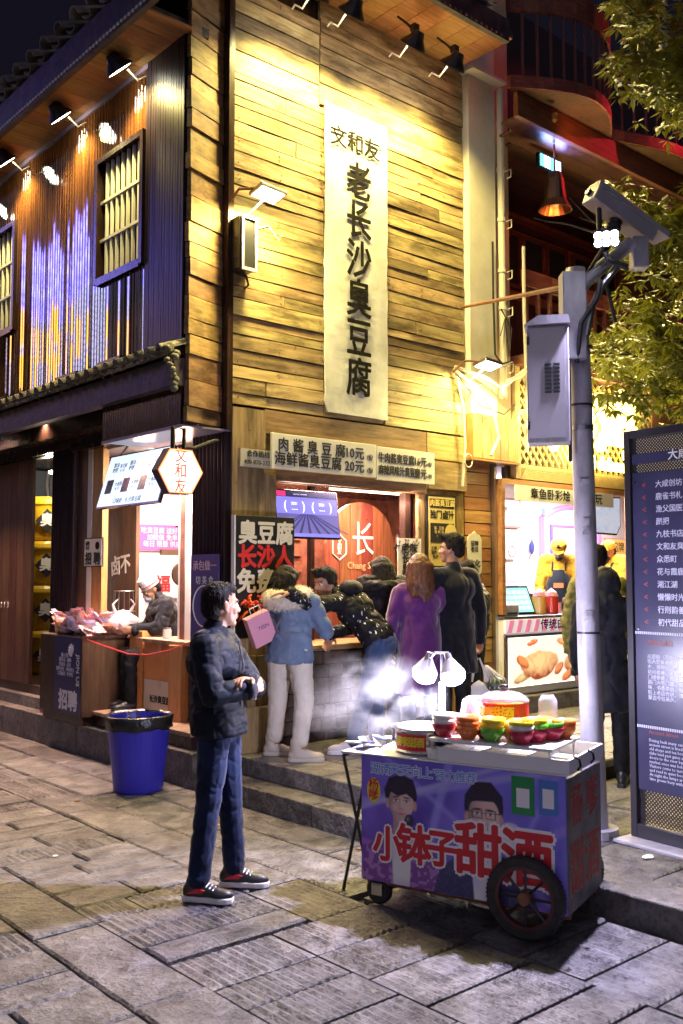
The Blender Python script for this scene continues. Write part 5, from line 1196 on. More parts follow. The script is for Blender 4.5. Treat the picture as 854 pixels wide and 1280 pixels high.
for i, s in enumerate(names):
    z = 2.10 - i * .074
    txt(ib, s, .046, bl, (.21, -.0135, z), ax='LEFT', bold=.01, ex=.0006, res=1); txt(ib, '<', .05, rd, (.13, -.0135, z), bold=.02, ex=.0006)
txt(ib, '走进大咸坊', .036, rd, (.13, -.0135, 1.165), ax='LEFT', ex=.0006, res=1)
s = '咸鹿街《历史街区》距今数百年，素有\n街人赞美老街巷，临江望，青石板，有书馆。\n木，青砖砌，麻石街，"小巷深处闻书香"\n坊间故巷，闻名四方，有名老店，花开四季\n门楼参差，白墙黛瓦故里\n高门大宅门第，街市口岸，故坊书声巷陌，\n味，书香茶韵，每逢夜色老街热闹非凡，\n街上老店传统，流连其间老街见证，故味悠\n聚古今往来风。'
txt(ib, s, .030, bl, (.13, -.0135, 1.10), ax='LEFT', ay='TOP', line=1.0, ex=.0005, res=1)
txt(ib, 'Ancient Street', .034, rd, (.14, -.0135, .90 - .03), ax='LEFT', ex=.0005, res=1) if False else None
for z in (1.20, .70, .685): pass
wv = MB()
for z in (1.215, .665 + .0):
    for i in range(70): wv.box(.05 + i * .015, .058 + i * .015, -.016, -.0125, z, z + .016)
wv.build('zigzag_trim', bl, ib, kind='stuff')
eng = 'Dating back many centuries, this\nancient street is lined with small\nold shops and tea houses. Its stone\nslabs lead past gates and carved\ndoors to the river bank, where the\nmarket once was held each day.\nVisitors come to taste local food\nand read in quiet bookshops.\nAt night the lamps are lit and the\nlane grows busy with people.'
nv2 = bx(.05, Wd - .05, -.013, .03, .30, .678).build('panel', nvy, ib)
txt(ib, 'Ancient Street', .034, rd, (.13, -.0145, .645), ax='LEFT', ex=.0005, res=1); txt(ib, eng, .026, bl, (.13, -.0145, .61), ax='LEFT', ay='TOP', line=.95, ex=.0005, res=1)
for z in (2.12, 1.245): MB().lathe([(0, 0), (.011, 0), (.009, .006), (0, .007)], 10, Matrix.Translation((.07, -.013, z)) @ Matrix.Rotation(pi / 2, 4, 'X')).build('stud', K['steel'], ib)
# small grey box standing behind the board
solo('bollard_box', MB().box(-.12, .12, -.1, .1, 0, .62), K['galv'], 'squat grey box with a dark mark seen through the perforated foot of the board', 'box', (2.55, 6.9, .14), world=True, bevel=.01) if False else None
t = thing('utility_box', 'squat pale grey box with a dark mark seen through the perforated foot of the board', 'box', (2.52, 6.7, .14), radians(-20), world=True)
bx(-.14, .14, -.1, .1, .0, .42).build('box', K['galv'], t, bevel=.01); bx(-.03, .03, -.106, -.1005, .12, .3).build('mark', K['black'], t); bx(-.08, .08, -.07, .07, .42, 1.1).build('column', K['lampshell'], t)

# ================================================================== THE SWEET WINE CART
PH = -.547
cart = thing('food_cart', 'violet wheeled street food cart printed with big red Chinese characters, steaming pot on top', 'cart', (.109, 5.118, 0), PH, world=True)
CL, CD, ZB, ZT = 1.096, .532, .13, .767
ban = mat('violet_banner_print', (.085, .04, .36), (.27, .20, .62), rough=.35, scale=1.6, detail=3, rand=False, spec=.4)
sidem = mat('worn_side_print', (.10, .09, .10), (.22, .20, .20), rough=.6, scale=9)
fxm = mat('cart_steel', (.32, .32, .34), rough=.45, metal=.6)
bx(.004, CL - .004, .004, CD - .004, ZB + .01, ZT - .075).build('box', fxm, cart)
bx(-.002, CL + .002, -.004, .0035, ZB, ZT).build('front_banner', ban, cart)
bx(CL - .0035, CL + .004, .0, CD, ZB, ZT - .02).build('side_panel', sidem, cart)
bx(-.01, CL + .012, -.01, CD + .012, ZT - .0, ZT + .008).build('table_top', K['white'], cart, bevel=.002)
# white tray box at the right end
trm = mat('white_tray', (.8, .8, .82), rough=.3)
m = MB().box(.44, CL + .02, -.006, .006, ZT + .009, ZT + .075).box(CL + .008, CL + .02, .006, CD + .01, ZT + .009, ZT + .075).box(.44, .452, .006, CD + .01, ZT + .009, ZT + .075).box(.452, CL + .008, CD - .002, CD + .01, ZT + .009, ZT + .075).box(.64, .644, .006, CD, ZT + .009, ZT + .065).box(.88, .884, .006, CD, ZT + .009, ZT + .065)
m.build('tray', trm, cart, bevel=.003)
bx(.38, 1.03, .01, .44, ZT + .10, ZT + .117).build('serving_board', trm, cart, bevel=.004)
for lx in (.38, 1.0):
    for ly in (.04, .40): bx(lx, lx + .01, ly, ly + .01, ZT + .009, ZT + .099).build('board_leg', trm, cart)
for y in (.07, .28): MB().tube([(CL + .02, y, ZT + .08), (CL + .045, y, ZT + .07), (CL + .05, y, ZT + .04), (CL + .035, y, ZT + .02)], .006, 6).build('hook', K['blackgloss'], cart)
MB().box(.02, CL, .03, .06, ZB - .025, ZB + .008).box(.02, CL, CD - .06, CD - .03, ZB - .025, ZB + .008).box(.02, .06, .06, CD - .06, ZB - .025, ZB + .008).box(CL - .2, CL - .16, .06, CD - .06, ZB - .025, ZB + .008).build('chassis', K['rust'], cart)
# lettering and pictures on the front
wp = mat('white_outline_print', (.88, .87, .90), rough=.5)
def ctxt(s, size, x, z, m1, bold=.03, ob=.075, sx=1, sp=1):
    if ob: txt(cart, s, size, wp, (x, -.0066, z), bold=ob, ex=.0006, sx=sx, sp=sp, name='lettering')
    txt(cart, s, size, m1, (x, -.0088, z), bold=bold, ex=.0008, sx=sx, sp=sp, name='lettering')
for c_, x, z, s_ in (('小', .155, .315, .185), ('钵', .305, .33, .205), ('子', .460, .335, .19), ('甜', .655, .35, .265), ('酒', .905, .345, .28)): ctxt(c_, s_, x, z, K['redprint'], .04, .115, sx=.95)
ctxt('湖南', .062, .115, .70, mat('blue_print', (.16, .34, .80)), .012, .09); ctxt('"天天向上"', .062, .29, .705, mat('blue_print2', (.16, .34, .80)) , .012, .09); ctxt('强力推荐', .056, .54, .705, bpy.data.materials['blue_print2'], .012, .09)
MB().prism([(.072 + .040 * cos(2 * pi * i / 24), .59 + .064 * sin(2 * pi * i / 24)) for i in range(24)], -.0065, -.0042, RY).build('yellow_oval', mat('yellow_print', (.80, .62, .05), rough=.4), cart)
txt(cart, '杨\n嗲', .06, K['redprint'], (.072, -.0072, .59), bold=.02, line=.9, ex=.0006)
# printed picture: violet ground with light beams and two generic presenters, as flat colour on a fine sheet
import numpy as np
def banner_print():
    nx, nz = 300, 172
    X, Z = np.meshgrid(np.linspace(.0, CL, nx), np.linspace(ZB + .002, ZT - .002, nz)); C_ = np.zeros(X.shape + (3,))
    def sm(d, w=.004): return np.clip(.5 - d / w, 0, 1)[..., None]
    def blend(m, c): C_[:] = C_ * (1 - m) + np.array(c) * m
    def el(x, z, rx, rz, rot=0):
        dx, dz = X - x, Z - z; u = dx * cos(rot) + dz * sin(rot); v = -dx * sin(rot) + dz * cos(rot); return (np.sqrt((u / rx) ** 2 + (v / rz) ** 2) - 1) * min(rx, rz)
    def poly(P):
        d = np.full(X.shape, -9.); n = len(P); ins = np.zeros(X.shape, bool); dm_ = np.full(X.shape, 9.)
        for k in range(n):
            x0, y0 = P[k]; x1, y1 = P[(k + 1) % n]; ex, ey = x1 - x0, y1 - y0; t_ = np.clip(((X - x0) * ex + (Z - y0) * ey) / (ex * ex + ey * ey), 0, 1); dm_ = np.minimum(dm_, np.hypot(X - x0 - t_ * ex, Z - y0 - t_ * ey))
            c_ = ((y0 > Z) != (y1 > Z)); ins ^= c_ & (X < (x1 - x0) * (Z - y0) / (y1 - y0 + 1e-9) + x0)
        return np.where(ins, -dm_, dm_)
    rs = np.random.RandomState(4)
    def nois(s_):
        g = rs.rand(int(CL * s_) + 3, int(.7 * s_) + 3); gx = X * s_; gz = (Z - ZB) * s_; i0 = gx.astype(int); j0 = gz.astype(int); fx_, fz_ = gx - i0, gz - j0; fx_ = fx_ * fx_ * (3 - 2 * fx_); fz_ = fz_ * fz_ * (3 - 2 * fz_)
        return (g[i0, j0] * (1 - fx_) * (1 - fz_) + g[i0 + 1, j0] * fx_ * (1 - fz_) + g[i0, j0 + 1] * (1 - fx_) * fz_ + g[i0 + 1, j0 + 1] * fx_ * fz_)[..., None]
    t = ((X / CL) * .5 + (Z - ZB) / .64 * .5)[..., None]
    C_[:] = np.array((.10, .03, .30)) * (1 - t) + np.array((.16, .15, .60)) * t
    C_[:] += (nois(6) - .5) * np.array((.10, .08, .22)) + (nois(18) - .5) * np.array((.04, .03, .08))
    for (x0, z0, a_, w_, c_) in ((.30, .60, .25, .018, (.35, .33, .75)), (.50, .52, -.6, .012, (.30, .26, .7)), (.45, .66, .35, .010, (.45, .45, .85)), (.80, .36, .5, .02, (.30, .22, .65)), (.62, .2, -.2, .016, (.4, .15, .5)), (.92, .5, 1.1, .012, (.28, .26, .7)), (.40, .40, 1.3, .02, (.3, .3, .72))):
        d = np.abs(-(X - x0) * sin(a_) + (Z - z0) * cos(a_)); blend(sm(d - w_, .02) * .55, c_)
    blend(sm(el(.82, .47, .06, .05), .01) * .7, (.62, .6, .82)); blend(sm(el(.20, .24, .13, .09), .03) * .6, (.55, .42, .62))
    def bust(cx, cz, s_, jacket, j2, shirt, glasses, hairtop, beard):
        sh = poly([(cx - .24 * s_, ZB - .01), (cx - .20 * s_, cz - .24 * s_), (cx - .09 * s_, cz - .155 * s_), (cx + .09 * s_, cz - .155 * s_), (cx + .19 * s_, cz - .23 * s_), (cx + .24 * s_, ZB - .01)])
        m_ = sm(sh); tex = nois(60); blend(m_, jacket); C_[:] = C_ * (1 - m_ * (tex > .62) * .8) + np.array(j2) * m_ * (tex > .62) * .8
        m_ = sm(poly([(cx - .045 * s_, ZB - .01), (cx - .06 * s_, cz - .15 * s_), (cx, cz - .20 * s_), (cx + .06 * s_, cz - .15 * s_), (cx + .045 * s_, ZB - .01)])); blend(m_, shirt); C_[:] -= m_ * (nois(14) - .4) * .25
        blend(sm(poly([(cx - .042 * s_, cz - .05 * s_), (cx + .042 * s_, cz - .05 * s_), (cx + .05 * s_, cz - .16 * s_), (cx, cz - .195 * s_), (cx - .05 * s_, cz - .16 * s_)])), (.36, .20, .19))
        hm_ = sm(el(cx, cz + .040 * s_, .088 * s_, .095 * s_)); blend(hm_, (.018, .012, .03)); C_[:] += hm_ * (nois(70) - .5) * .05
        for sg in (-1, 1): blend(sm(el(cx + sg * .076 * s_, cz - .01 * s_, .012 * s_, .024 * s_)), (.45, .26, .24))
        face = np.minimum(el(cx, cz + .0 * s_, .070 * s_, .082 * s_), el(cx, cz - .045 * s_, .052 * s_, .060 * s_)); m_ = sm(face)
        lit = np.clip(.72 + (X - cx) / (.07 * s_) * .22 - ((X - cx) / (.08 * s_)) ** 2 * .25 + (Z - cz) / (.1 * s_) * .10, 0, 1.2)[..., None]; C_[:] = C_ * (1 - m_) + np.array((.74, .50, .45)) * lit * m_
        blend(sm(poly(hairtop), .006), (.018, .012, .03))
        for sg in (-1, 1):
            ex = cx + sg * .030 * s_
            blend(sm(el(ex, cz + .012 * s_, .020 * s_, .011 * s_), .008) * .45, (.30, .16, .16)); blend(sm(el(ex, cz + .026 * s_, .020 * s_, .0038 * s_, sg * -.12)), (.05, .03, .04)); blend(sm(el(ex, cz + .008 * s_, .0135 * s_, .0048 * s_)), (.75, .7, .72)); blend(sm(el(ex, cz + .008 * s_, .0058 * s_, .0052 * s_)), (.02, .01, .02)); blend(sm(el(ex, cz + .0125 * s_, .014 * s_, .0018 * s_)), (.05, .02, .03))
            blend(sm(el(cx + sg * .036 * s_, cz - .028 * s_, .02 * s_, .016 * s_), .02) * .35, (.85, .52, .47))
            if glasses:
                blend(sm(np.abs(np.maximum(np.abs(X - ex) / 1.35, np.abs(Z - cz - .006 * s_)) - .0165 * s_) - .0018, .003), (.02, .015, .02))
        if glasses: blend(sm(np.maximum(np.abs(X - cx) - .010 * s_, np.abs(Z - cz - .010 * s_) - .002), .003), (.02, .015, .02)); blend(sm(np.maximum(np.abs(np.abs(X - cx) - .063 * s_) - .012 * s_, np.abs(Z - cz - .014 * s_) - .002), .003), (.02, .015, .02))
        blend(sm(el(cx - .004 * s_, cz - .008 * s_, .007 * s_, .024 * s_), .012) * .4, (.38, .22, .2)); blend(sm(el(cx + .004 * s_, cz - .006 * s_, .004 * s_, .022 * s_), .006) * .4, (.9, .68, .62)); blend(sm(el(cx, cz - .032 * s_, .015 * s_, .0045 * s_), .006) * .6, (.34, .18, .17))
        blend(sm(el(cx, cz - .056 * s_, .022 * s_, .0062 * s_), .003), (.50, .20, .20)); blend(sm(el(cx, cz - .0555 * s_, .023 * s_, .0014 * s_), .002), (.22, .07, .08)); blend(sm(el(cx, cz - .070 * s_, .02 * s_, .008 * s_), .01) * .35, (.4, .24, .22))
        if beard: blend(sm(el(cx, cz - .086 * s_, .016 * s_, .012 * s_), .01) * .55, (.12, .07, .07)); blend(sm(el(cx, cz - .043 * s_, .024 * s_, .004 * s_), .006) * .5, (.14, .08, .08))
    cx, cz, q = .232, .545, 1.02
    bust(cx, cz, q, (.16, .05, .24), (.36, .16, .44), (.62, .58, .68), False, [(cx - .09, cz + .01), (cx - .075, cz + .055), (cx - .02, cz + .030), (cx + .03, cz + .045), (cx + .072, cz + .02), (cx + .092, cz + .04), (cx + .07, cz + .12), (cx, cz + .14), (cx - .07, cz + .12), (cx - .098, cz + .06)], False)
    blend(sm(poly([(cx + .035, cz - .10), (cx + .062, cz - .10), (cx + .070, cz - .24), (cx + .045, cz - .24)])), (.03, .025, .04)); blend(sm(el(cx + .046, cz - .085, .027, .031)), (.03, .025, .04)); blend(sm(el(cx + .038, cz - .078, .008, .010), .01) * .5, (.3, .3, .36))
    cx, cz, q = .685, .535, 1.16
    bust(cx, cz, q, (.035, .03, .10), (.05, .045, .13), (.58, .56, .72), True, [(cx - .095, cz + .0), (cx - .078, cz + .06), (cx - .03, cz + .068), (cx + .05, cz + .072), (cx + .085, cz + .05), (cx + .098, cz + .0), (cx + .10, cz + .10), (cx + .04, cz + .165), (cx - .05, cz + .16), (cx - .10, cz + .09)], True)
    C_[:] += (rs.rand(*X.shape)[..., None] - .5) * .015
    vs = [(float(a_), -.0048, float(b_)) for a_, b_ in zip(X.ravel(), Z.ravel())]; me = bpy.data.meshes.new('front_print')
    me.from_pydata(vs, [], [(r_ * nx + c_, r_ * nx + c_ + 1, (r_ + 1) * nx + c_ + 1, (r_ + 1) * nx + c_) for r_ in range(nz - 1) for c_ in range(nx - 1)])
    at_ = me.color_attributes.new('print', 'FLOAT_COLOR', 'POINT'); buf = np.ones((nx * nz, 4), 'f'); buf[:, :3] = np.clip(C_.reshape(-1, 3) * 1.45, .005, .85); at_.data.foreach_set('color', buf.ravel())
    m, N, L, P = nm('printed_vinyl'); a_ = N.new('ShaderNodeVertexColor'); a_.layer_name = 'print'; L.new(a_.outputs[0], P.inputs['Base Color']); P.inputs['Roughness'].default_value = .38
    nz_ = N.new('ShaderNodeTexNoise'); nz_.inputs['Scale'].default_value = 5; nz_.inputs['Detail'].default_value = 3; tc_ = N.new('ShaderNodeTexCoord'); mp_ = N.new('ShaderNodeMapping'); mp_.inputs['Scale'].default_value = (1.6, 1, .5); L.new(tc_.outputs['Object'], mp_.inputs[0]); L.new(mp_.outputs[0], nz_.inputs['Vector']); b_ = N.new('ShaderNodeBump'); b_.inputs['Strength'].default_value = .6; b_.inputs['Distance'].default_value = .03; L.new(nz_.outputs['Fac'], b_.inputs['Height']); L.new(b_.outputs[0], P.inputs['Normal'])
    me.materials.append(m); link('front_print', me, cart)
banner_print()
# code panels (left blank)
bx(.83, .945, -.0065, -.0042, .565, .745).build('green_panel', mat('green_print', (.02, .28, .08), rough=.4), cart); bx(.855, .92, -.008, -.0068, .60, .69).build('white_square', wp, cart)
bx(.965, 1.06, -.0065, -.0042, .58, .74).build('blue_panel', mat('bright_blue_print', (.08, .22, .62), rough=.4), cart); bx(.985, 1.04, -.008, -.0068, .61, .70).build('white_square', wp, cart)
# side lettering
RS = Matrix.Rotation(pi / 2, 4, 'Z') @ Matrix.Rotation(pi / 2, 4, 'X')
olp = mat('buff_outline_print', (.42, .33, .24), rough=.6)
for c_, y, z, s_ in (('杨', .14, .60, .20), ('嗲', .38, .60, .20), ('甜', .14, .31, .25), ('酒', .38, .31, .25)):
    txt(cart, c_, s_, olp, (CL + .0050, y, z), RS, bold=.06, ex=.0006, sx=.9); txt(cart, c_, s_, mat('dull_red_print', (.35, .04, .03), rough=.6) if 'dull_red_print' not in bpy.data.materials else bpy.data.materials['dull_red_print'], (CL + .0068, y, z), RS, bold=.03, ex=.0006, sx=.9)
# wheels
def wheel(cx, y, r, big=True):
    M = Matrix.Translation((cx, y, r)) @ Matrix.Rotation(pi / 2, 4, 'X')
    w = MB().lathe([(r - .045, -.022), (r - .012, -.026), (r, -.012), (r, .012), (r - .012, .026), (r - .045, .022)], 36, M, close=True).build('wheel', K['rubber'], cart)
    if big:
        MB().lathe([(r - .062, -.018), (r - .046, -.02), (r - .046, .02), (r - .062, .018)], 36, M, close=True).build('rim', mat('dark_red_rim', (.08, .018, .02), rough=.5) if 'dark_red_rim' not in bpy.data.materials else bpy.data.materials['dark_red_rim'], w)
        for i in range(8):
            an = pi * i / 4; MB().tube([M @ Vector((.02 * cos(an), .02 * sin(an), 0)), M @ Vector(((r - .06) * cos(an), (r - .06) * sin(an), 0))], .007, 6).build('spoke', K['lampshell'], w)
        MB().lathe([(0, -.03), (.03, -.03), (.03, .03), (0, .03)], 16, M).build('hub', K['rust'], w)
        tr = MB()
        for i in range(60):
            an = 2 * pi * i / 60; tr.box(-.003, .003, -.02, .02, r - .006, r + .0008, Matrix.Translation((cx, y, r)) @ Matrix.Rotation(an, 4, 'Y'))
        tr.build('tread', K['rubber'], w, kind='stuff')
    return w
wheel(.905, -.035, .192); wheel(.905, CD + .04, .192)
MB().tube([(.905, -.03, .192), (.905, CD + .03, .192)], .013, 8).build('axle', K['rust'], cart)
wheel(.075, .05, .07, False); wheel(.075, CD - .06, .07, False)
for y in (.05, CD - .06): MB().box(.045, .105, y - .035, y - .028, .05, ZB - .02).box(.045, .105, y + .028, y + .035, .05, ZB - .02).box(.045, .105, y - .035, y + .035, ZB - .03, ZB - .022).build('caster_fork', K['metal'], cart)
CM = cart.matrix_world.copy()
def C2W(x, y, z): return CM @ Vector((x, y, z))
def on_cart(name, label, cat, x, y, z, group=None, rot=0): return thing(name, label, cat, C2W(x, y, z), PH + rot, group, world=True)
ZC = ZT + .0085
# steel pot with red label
t = on_cart('steel_pot', 'open steel pot with red and yellow label steaming on the left end of the cart', 'pot', .265, .20, ZC)
MB().lathe([(.0, .002), (.145, .002), (.155, .012), (.158, .12), (.170, .128), (.170, .134), (.152, .132), (.148, .02), (.0, .018)], 32).build('pot', K['steel'], t, smooth=False)
MB().lathe([(0, .09), (.149, .09), (.149, .094), (0, .094)], 28).build('sweet_soup', mat('milky_soup', (.80, .74, .66), rough=.25), t)
lab = MB(); 
for i in range(13):
    an = radians(-128 + i * 5.6); lab.v += [(.1595 * cos(an), .1595 * sin(an), .025), (.1595 * cos(an), .1595 * sin(an), .108)]
for i in range(12): lab.f.append((2 * i, 2 * i + 2, 2 * i + 3, 2 * i + 1))
lab.build('label', K['redprint'], t, fixn=False)
ylw = mat('yellow_letter', (.85, .65, .05), rough=.4)
for i, c_ in enumerate('杨嗲甜酒'):
    an = radians(-119 + i * 15.5); o = txt(t, c_, .052, ylw, (0, 0, 0), bold=.05, ex=.0008); o.matrix_local = Matrix.Rotation(an + pi / 2, 4, 'Z') @ Matrix.Translation((0, -.1612, .066)) @ RF
for an in (radians(175), radians(-5)):
    MB().tube([(.15 * cos(an) - .03 * sin(an), .15 * sin(an) + .03 * cos(an), .11), (.20 * cos(an) - .025 * sin(an), .20 * sin(an) + .025 * cos(an), .12), (.20 * cos(an) + .025 * sin(an), .20 * sin(an) - .025 * cos(an), .12), (.15 * cos(an) + .03 * sin(an), .15 * sin(an) - .03 * cos(an), .11)], .008, 8).build('handle', K['steel'], t, smooth=True)
t = on_cart('white_cup', 'small white cup standing in front of the steel pot', 'cup', .405, .045, ZC); MB().lathe([(0, .001), (.04, .001), (.048, .055), (.044, .055), (.038, .008), (0, .008)], 20).build('cup', K['white'], t, smooth=False)
# glass pot with red label
t = on_cart('glass_pot', 'lidded red pot with yellow characters in the middle of the bowls', 'pot', .66, .33, ZC + .109)
MB().lathe([(0, .002), (.09, .002), (.08, .06), (0, .06)], 24).build('stand', K['steel'], t)
MB().lathe([(0, .062), (.125, .062), (.130, .07), (.130, .165), (.122, .165), (.120, .08), (0, .08)], 32).build('pot', K['redprint'], t)
MB().lathe([(.132, .165), (.134, .172), (.126, .172), (.124, .165)], 32, None, True).build('rim', K['steel'], t)
MB().lathe([(.128, .172), (.12, .19), (.085, .21), (.03, .22), (.0, .22)], 28).build('lid', K['glass'], t, smooth=True); MB().lathe([(.0, .218), (.018, .222), (.028, .24), (.022, .25), (.0, .252)], 14).build('lid_knob', K['blackgloss'], t)
for i, c_ in enumerate('杨嗲甜酒'):
    an = radians(-124 + i * 22); o = txt(t, c_, .062, ylw, (0, 0, 0), bold=.05, ex=.0008); o.matrix_local = Matrix.Rotation(an + pi / 2, 4, 'Z') @ Matrix.Translation((0, -.1315, .118)) @ RF
t = on_cart('clear_jar', 'clear plastic jar beside the lidded pot', 'jar', .47, .41, ZC + .109); MB().lathe([(0, .002), (.08, .002), (.085, .08), (.07, .15), (.045, .17), (.04, .165), (.066, .148), (.08, .08), (.076, .006), (0, .006)], 24).build('jar', K['glass'], t, smooth=True)
t = on_cart('clear_jar', 'second clear jar standing behind the lidded pot near the lamp shade', 'jar', .86, .44, ZC + .109); MB().lathe([(0, .002), (.05, .002), (.05, .17), (.03, .2), (.027, .2), (.046, .17), (.046, .006), (0, .006)], 24).build('jar', K['glass'], t, smooth=True)
# bowls in coloured stacks
BC = dict(red=(.42, .02, .05), orange=(.85, .22, .05), green=(.15, .50, .05), yellow=(.85, .62, .04), white=(.8, .8, .78), pink=(.75, .15, .2))
BMt = {k: mat('%s_plastic_bowl' % k, v, rough=.3) for k, v in BC.items()}
bme = MB().lathe([(.0, .0), (.028, .0), (.032, .006), (.048, .03), (.056, .058), (.053, .058), (.045, .031), (.028, .010), (0, .010)], 24).mesh('bowl_shape')
bme.transform(Matrix.Scale(1.15, 4)); bme.shade_smooth()
bms = {}
for k in BMt: bms[k] = bme.copy(); bms[k].materials.append(BMt[k])
stacks = [((.435, .085), ['red', 'white', 'white'], 'stack at the left end of the serving board'), ((.545, .075), ['orange', 'orange', 'orange'], 'orange stack at the front left of the serving board'), ((.60, .14), ['red'], 'dark red bowl between the orange and green stacks'),
          ((.655, .07), ['green', 'yellow', 'yellow'], 'green bowl with yellow ones on it at the front'), ((.72, .15), ['orange', 'yellow'], 'small orange and yellow stack behind the green one'), ((.775, .07), ['red', 'white', 'yellow'], 'front right stack'),
          ((.81, .16), ['red', 'green', 'yellow'], 'stack in the second row right'), ((.85, .25), ['red', 'green'], 'red bowl with green on top, third row right'), ((.875, .345), ['orange', 'orange'], 'orange stack in the far right corner'), ((.78, .33), ['yellow', 'yellow'], 'yellow stack at the back right'), ((.72, .25), ['yellow', 'green'], 'yellow and green stack beside the lidded pot'), ((.44, .22), ['orange', 'pink'], 'orange and pink stack behind the dark red bowl')]
pos_w = ['lowest', 'second from below in the', 'topmost']
for (x, y), cs, lb_ in stacks:
    for j, c_ in enumerate(cs):
        o = link('bowl', bms[c_]); o.location = C2W(.435 + (x - .435) * 1.22 + R.uniform(-.003, .003), y * 1.05, ZC + .1095 + j * .0235); o.rotation_euler = (R.uniform(-.03, .03) * (j > 0), R.uniform(-.03, .03) * (j > 0), 0)
        where = ('single bowl: ' if len(cs) == 1 else ['bottom one: ', 'second one up: ', 'top one: '][j if len(cs) == 3 else (0 if j == 0 else 2)])
        tag(o, c_ + ' bowl, ' + where + lb_, 'bowl', 'plastic bowls stacked on the cart')
# bulb stand
t = on_cart('bulb_stand', 'white pole with two glowing LED bulbs rising behind the steel pot', 'lamp', .255, .44, ZC)
MB().tube([(0, 0, 0), (0, 0, .34)], .016, 12).build('pole', K['white'], t); MB().tube([(-.07, 0, .47), (-.04, 0, .50), (0, 0, .50), (.04, 0, .50)], .008, 6).tube([(0, 0, .34), (0, 0, .50)], .007, 6).build('bracket', K['galv'], t)
gb = glow('bulb_dome', (.84, .82, 1), 5)
for sx_ in (-1, 1):
    M = Matrix.Translation((sx_ * .066 - .02, -.01 * sx_, .47)) @ Matrix.Rotation(radians(-16 * sx_), 4, 'Y')
    b_ = MB().lathe([(.018, .03), (.022, .0), (.05, -.045), (.066, -.07), (.0, -.07)], 20, M).build('bulb', K['galv'], t)
    MB().lathe([(.0, -.0701), (.066, -.0705), (.070, -.09), (.062, -.125), (.035, -.145), (.0, -.15)], 20, M).build('bulb_dome', gb, b_, smooth=True)
point('lamp_light', t, (-.062, 0, .27), 56, (.75, .72, 1), .05); point('lamp_light', t, (.066, 0, .27), 56, (.75, .72, 1), .05)
# folding stand with rolled bags to the left of the cart
t = thing('folding_stool', 'black folding stand with white folded bags at the left end of the cart', 'stool', C2W(-.10, .26, 0), PH, world=True)
for y in (-.12, .12): MB().tube([(-.10, y, 0), (.06, y, .72)], .009, 6).build('leg', K['black'], t); MB().tube([(.08, y, 0), (-.10, y, .72)], .009, 6).build('leg', K['black'], t)
MB().tube([(-.10, -.12, .72), (-.10, .12, .72)], .009, 6).tube([(.06, -.12, .72), (.06, .12, .72)], .009, 6).build('rail', K['black'], t)
bx(-.11, .09, -.13, .13, .73, .745).build('seat', mat('cream_cloth_seat', (.6, .56, .5), rough=.8), t, bevel=.004)
t = thing('paper_bundle', 'bundle of white and navy folded paper bags on the stand beside the pot', 'bags', C2W(-.09, .26, .75), PH, world=True)
for i in range(7):
    M = Matrix.Translation((R.uniform(-.08, .08), R.uniform(-.06, .06), .012 + i * .009)) @ Matrix.Rotation(R.uniform(-1.2, 1.2), 4, 'Z') @ Matrix.Rotation(R.uniform(-.2, .2), 4, 'Y')
    bx(-.09, .09, -.018, .018, -.004, .004, M).build('paper_bag', K['white'] if i % 3 else mat('navy_paper', (.03, .05, .25)), t)

# ================================================================== OPPOSITE SIDE OF THE STREET (seen mirrored in the lacquered wall)
ob = thing('opposite_building', 'dark building across the street whose blue and orange sign shows mirrored in the slats', 'building', (-8.0, 17, 0))
bx(-11, -8.2, 6, 26, 0, 13).build('wall', mat('dark_opposite_wall', (.05, .045, .05), (.09, .08, .08), rough=.8, scale=1), ob)
bl_ = glow('blue_sign_tube', (.22, .20, 1), 13); wt_ = glow('white_sign_dot', (.65, .65, 1), 5); og_ = glow('amber_sign_panel', (1, .42, .04), 10)
for i in range(8): bx(-8.2, -8.1, 15.2, 20.6, 9.25 + i * .26, 9.33 + i * .26).build('sign_tube', bl_, ob)
for i in range(12): bx(-8.2, -8.09, 15.3 + i * .46, 15.38 + i * .46, 9.2, 11.3).build('sign_tube', bl_, ob)
dm = MB()
for i in range(24):
    for j in range(14): dm.box(-8.2, -8.12, 15.1 + i * .235, 15.2 + i * .235, 7.0 + j * .16, 7.09 + j * .16)
for i in range(30): dm.box(-8.2, -8.08, 15.2 + i * .18, 15.30 + i * .18, 9.9, 10.05).box(-8.2, -8.08, 15.2 + i * .18, 15.30 + i * .18, 10.7, 10.8)
dm.build('sign_dot', wt_, ob, kind='stuff')
for (b, z, w, h_) in ((17.4, 8.3, .7, .8), (18.3, 8.2, 1.0, 1.0), (17.5, 7.2, .6, .8), (18.4, 7.0, 1.2, .9), (19.7, 7.9, .4, .9), (16.6, 7.5, .35, 1.0)): bx(-8.2, -8.07, b, b + w, z, z + h_).build('sign_panel', og_, ob)
for b in (9, 22): bx(-8.22, -8.15, b, b + 2, 1, 3.2).build('shop_window', glow('far_shop_window', (1, .7, .5), 1.0), ob)

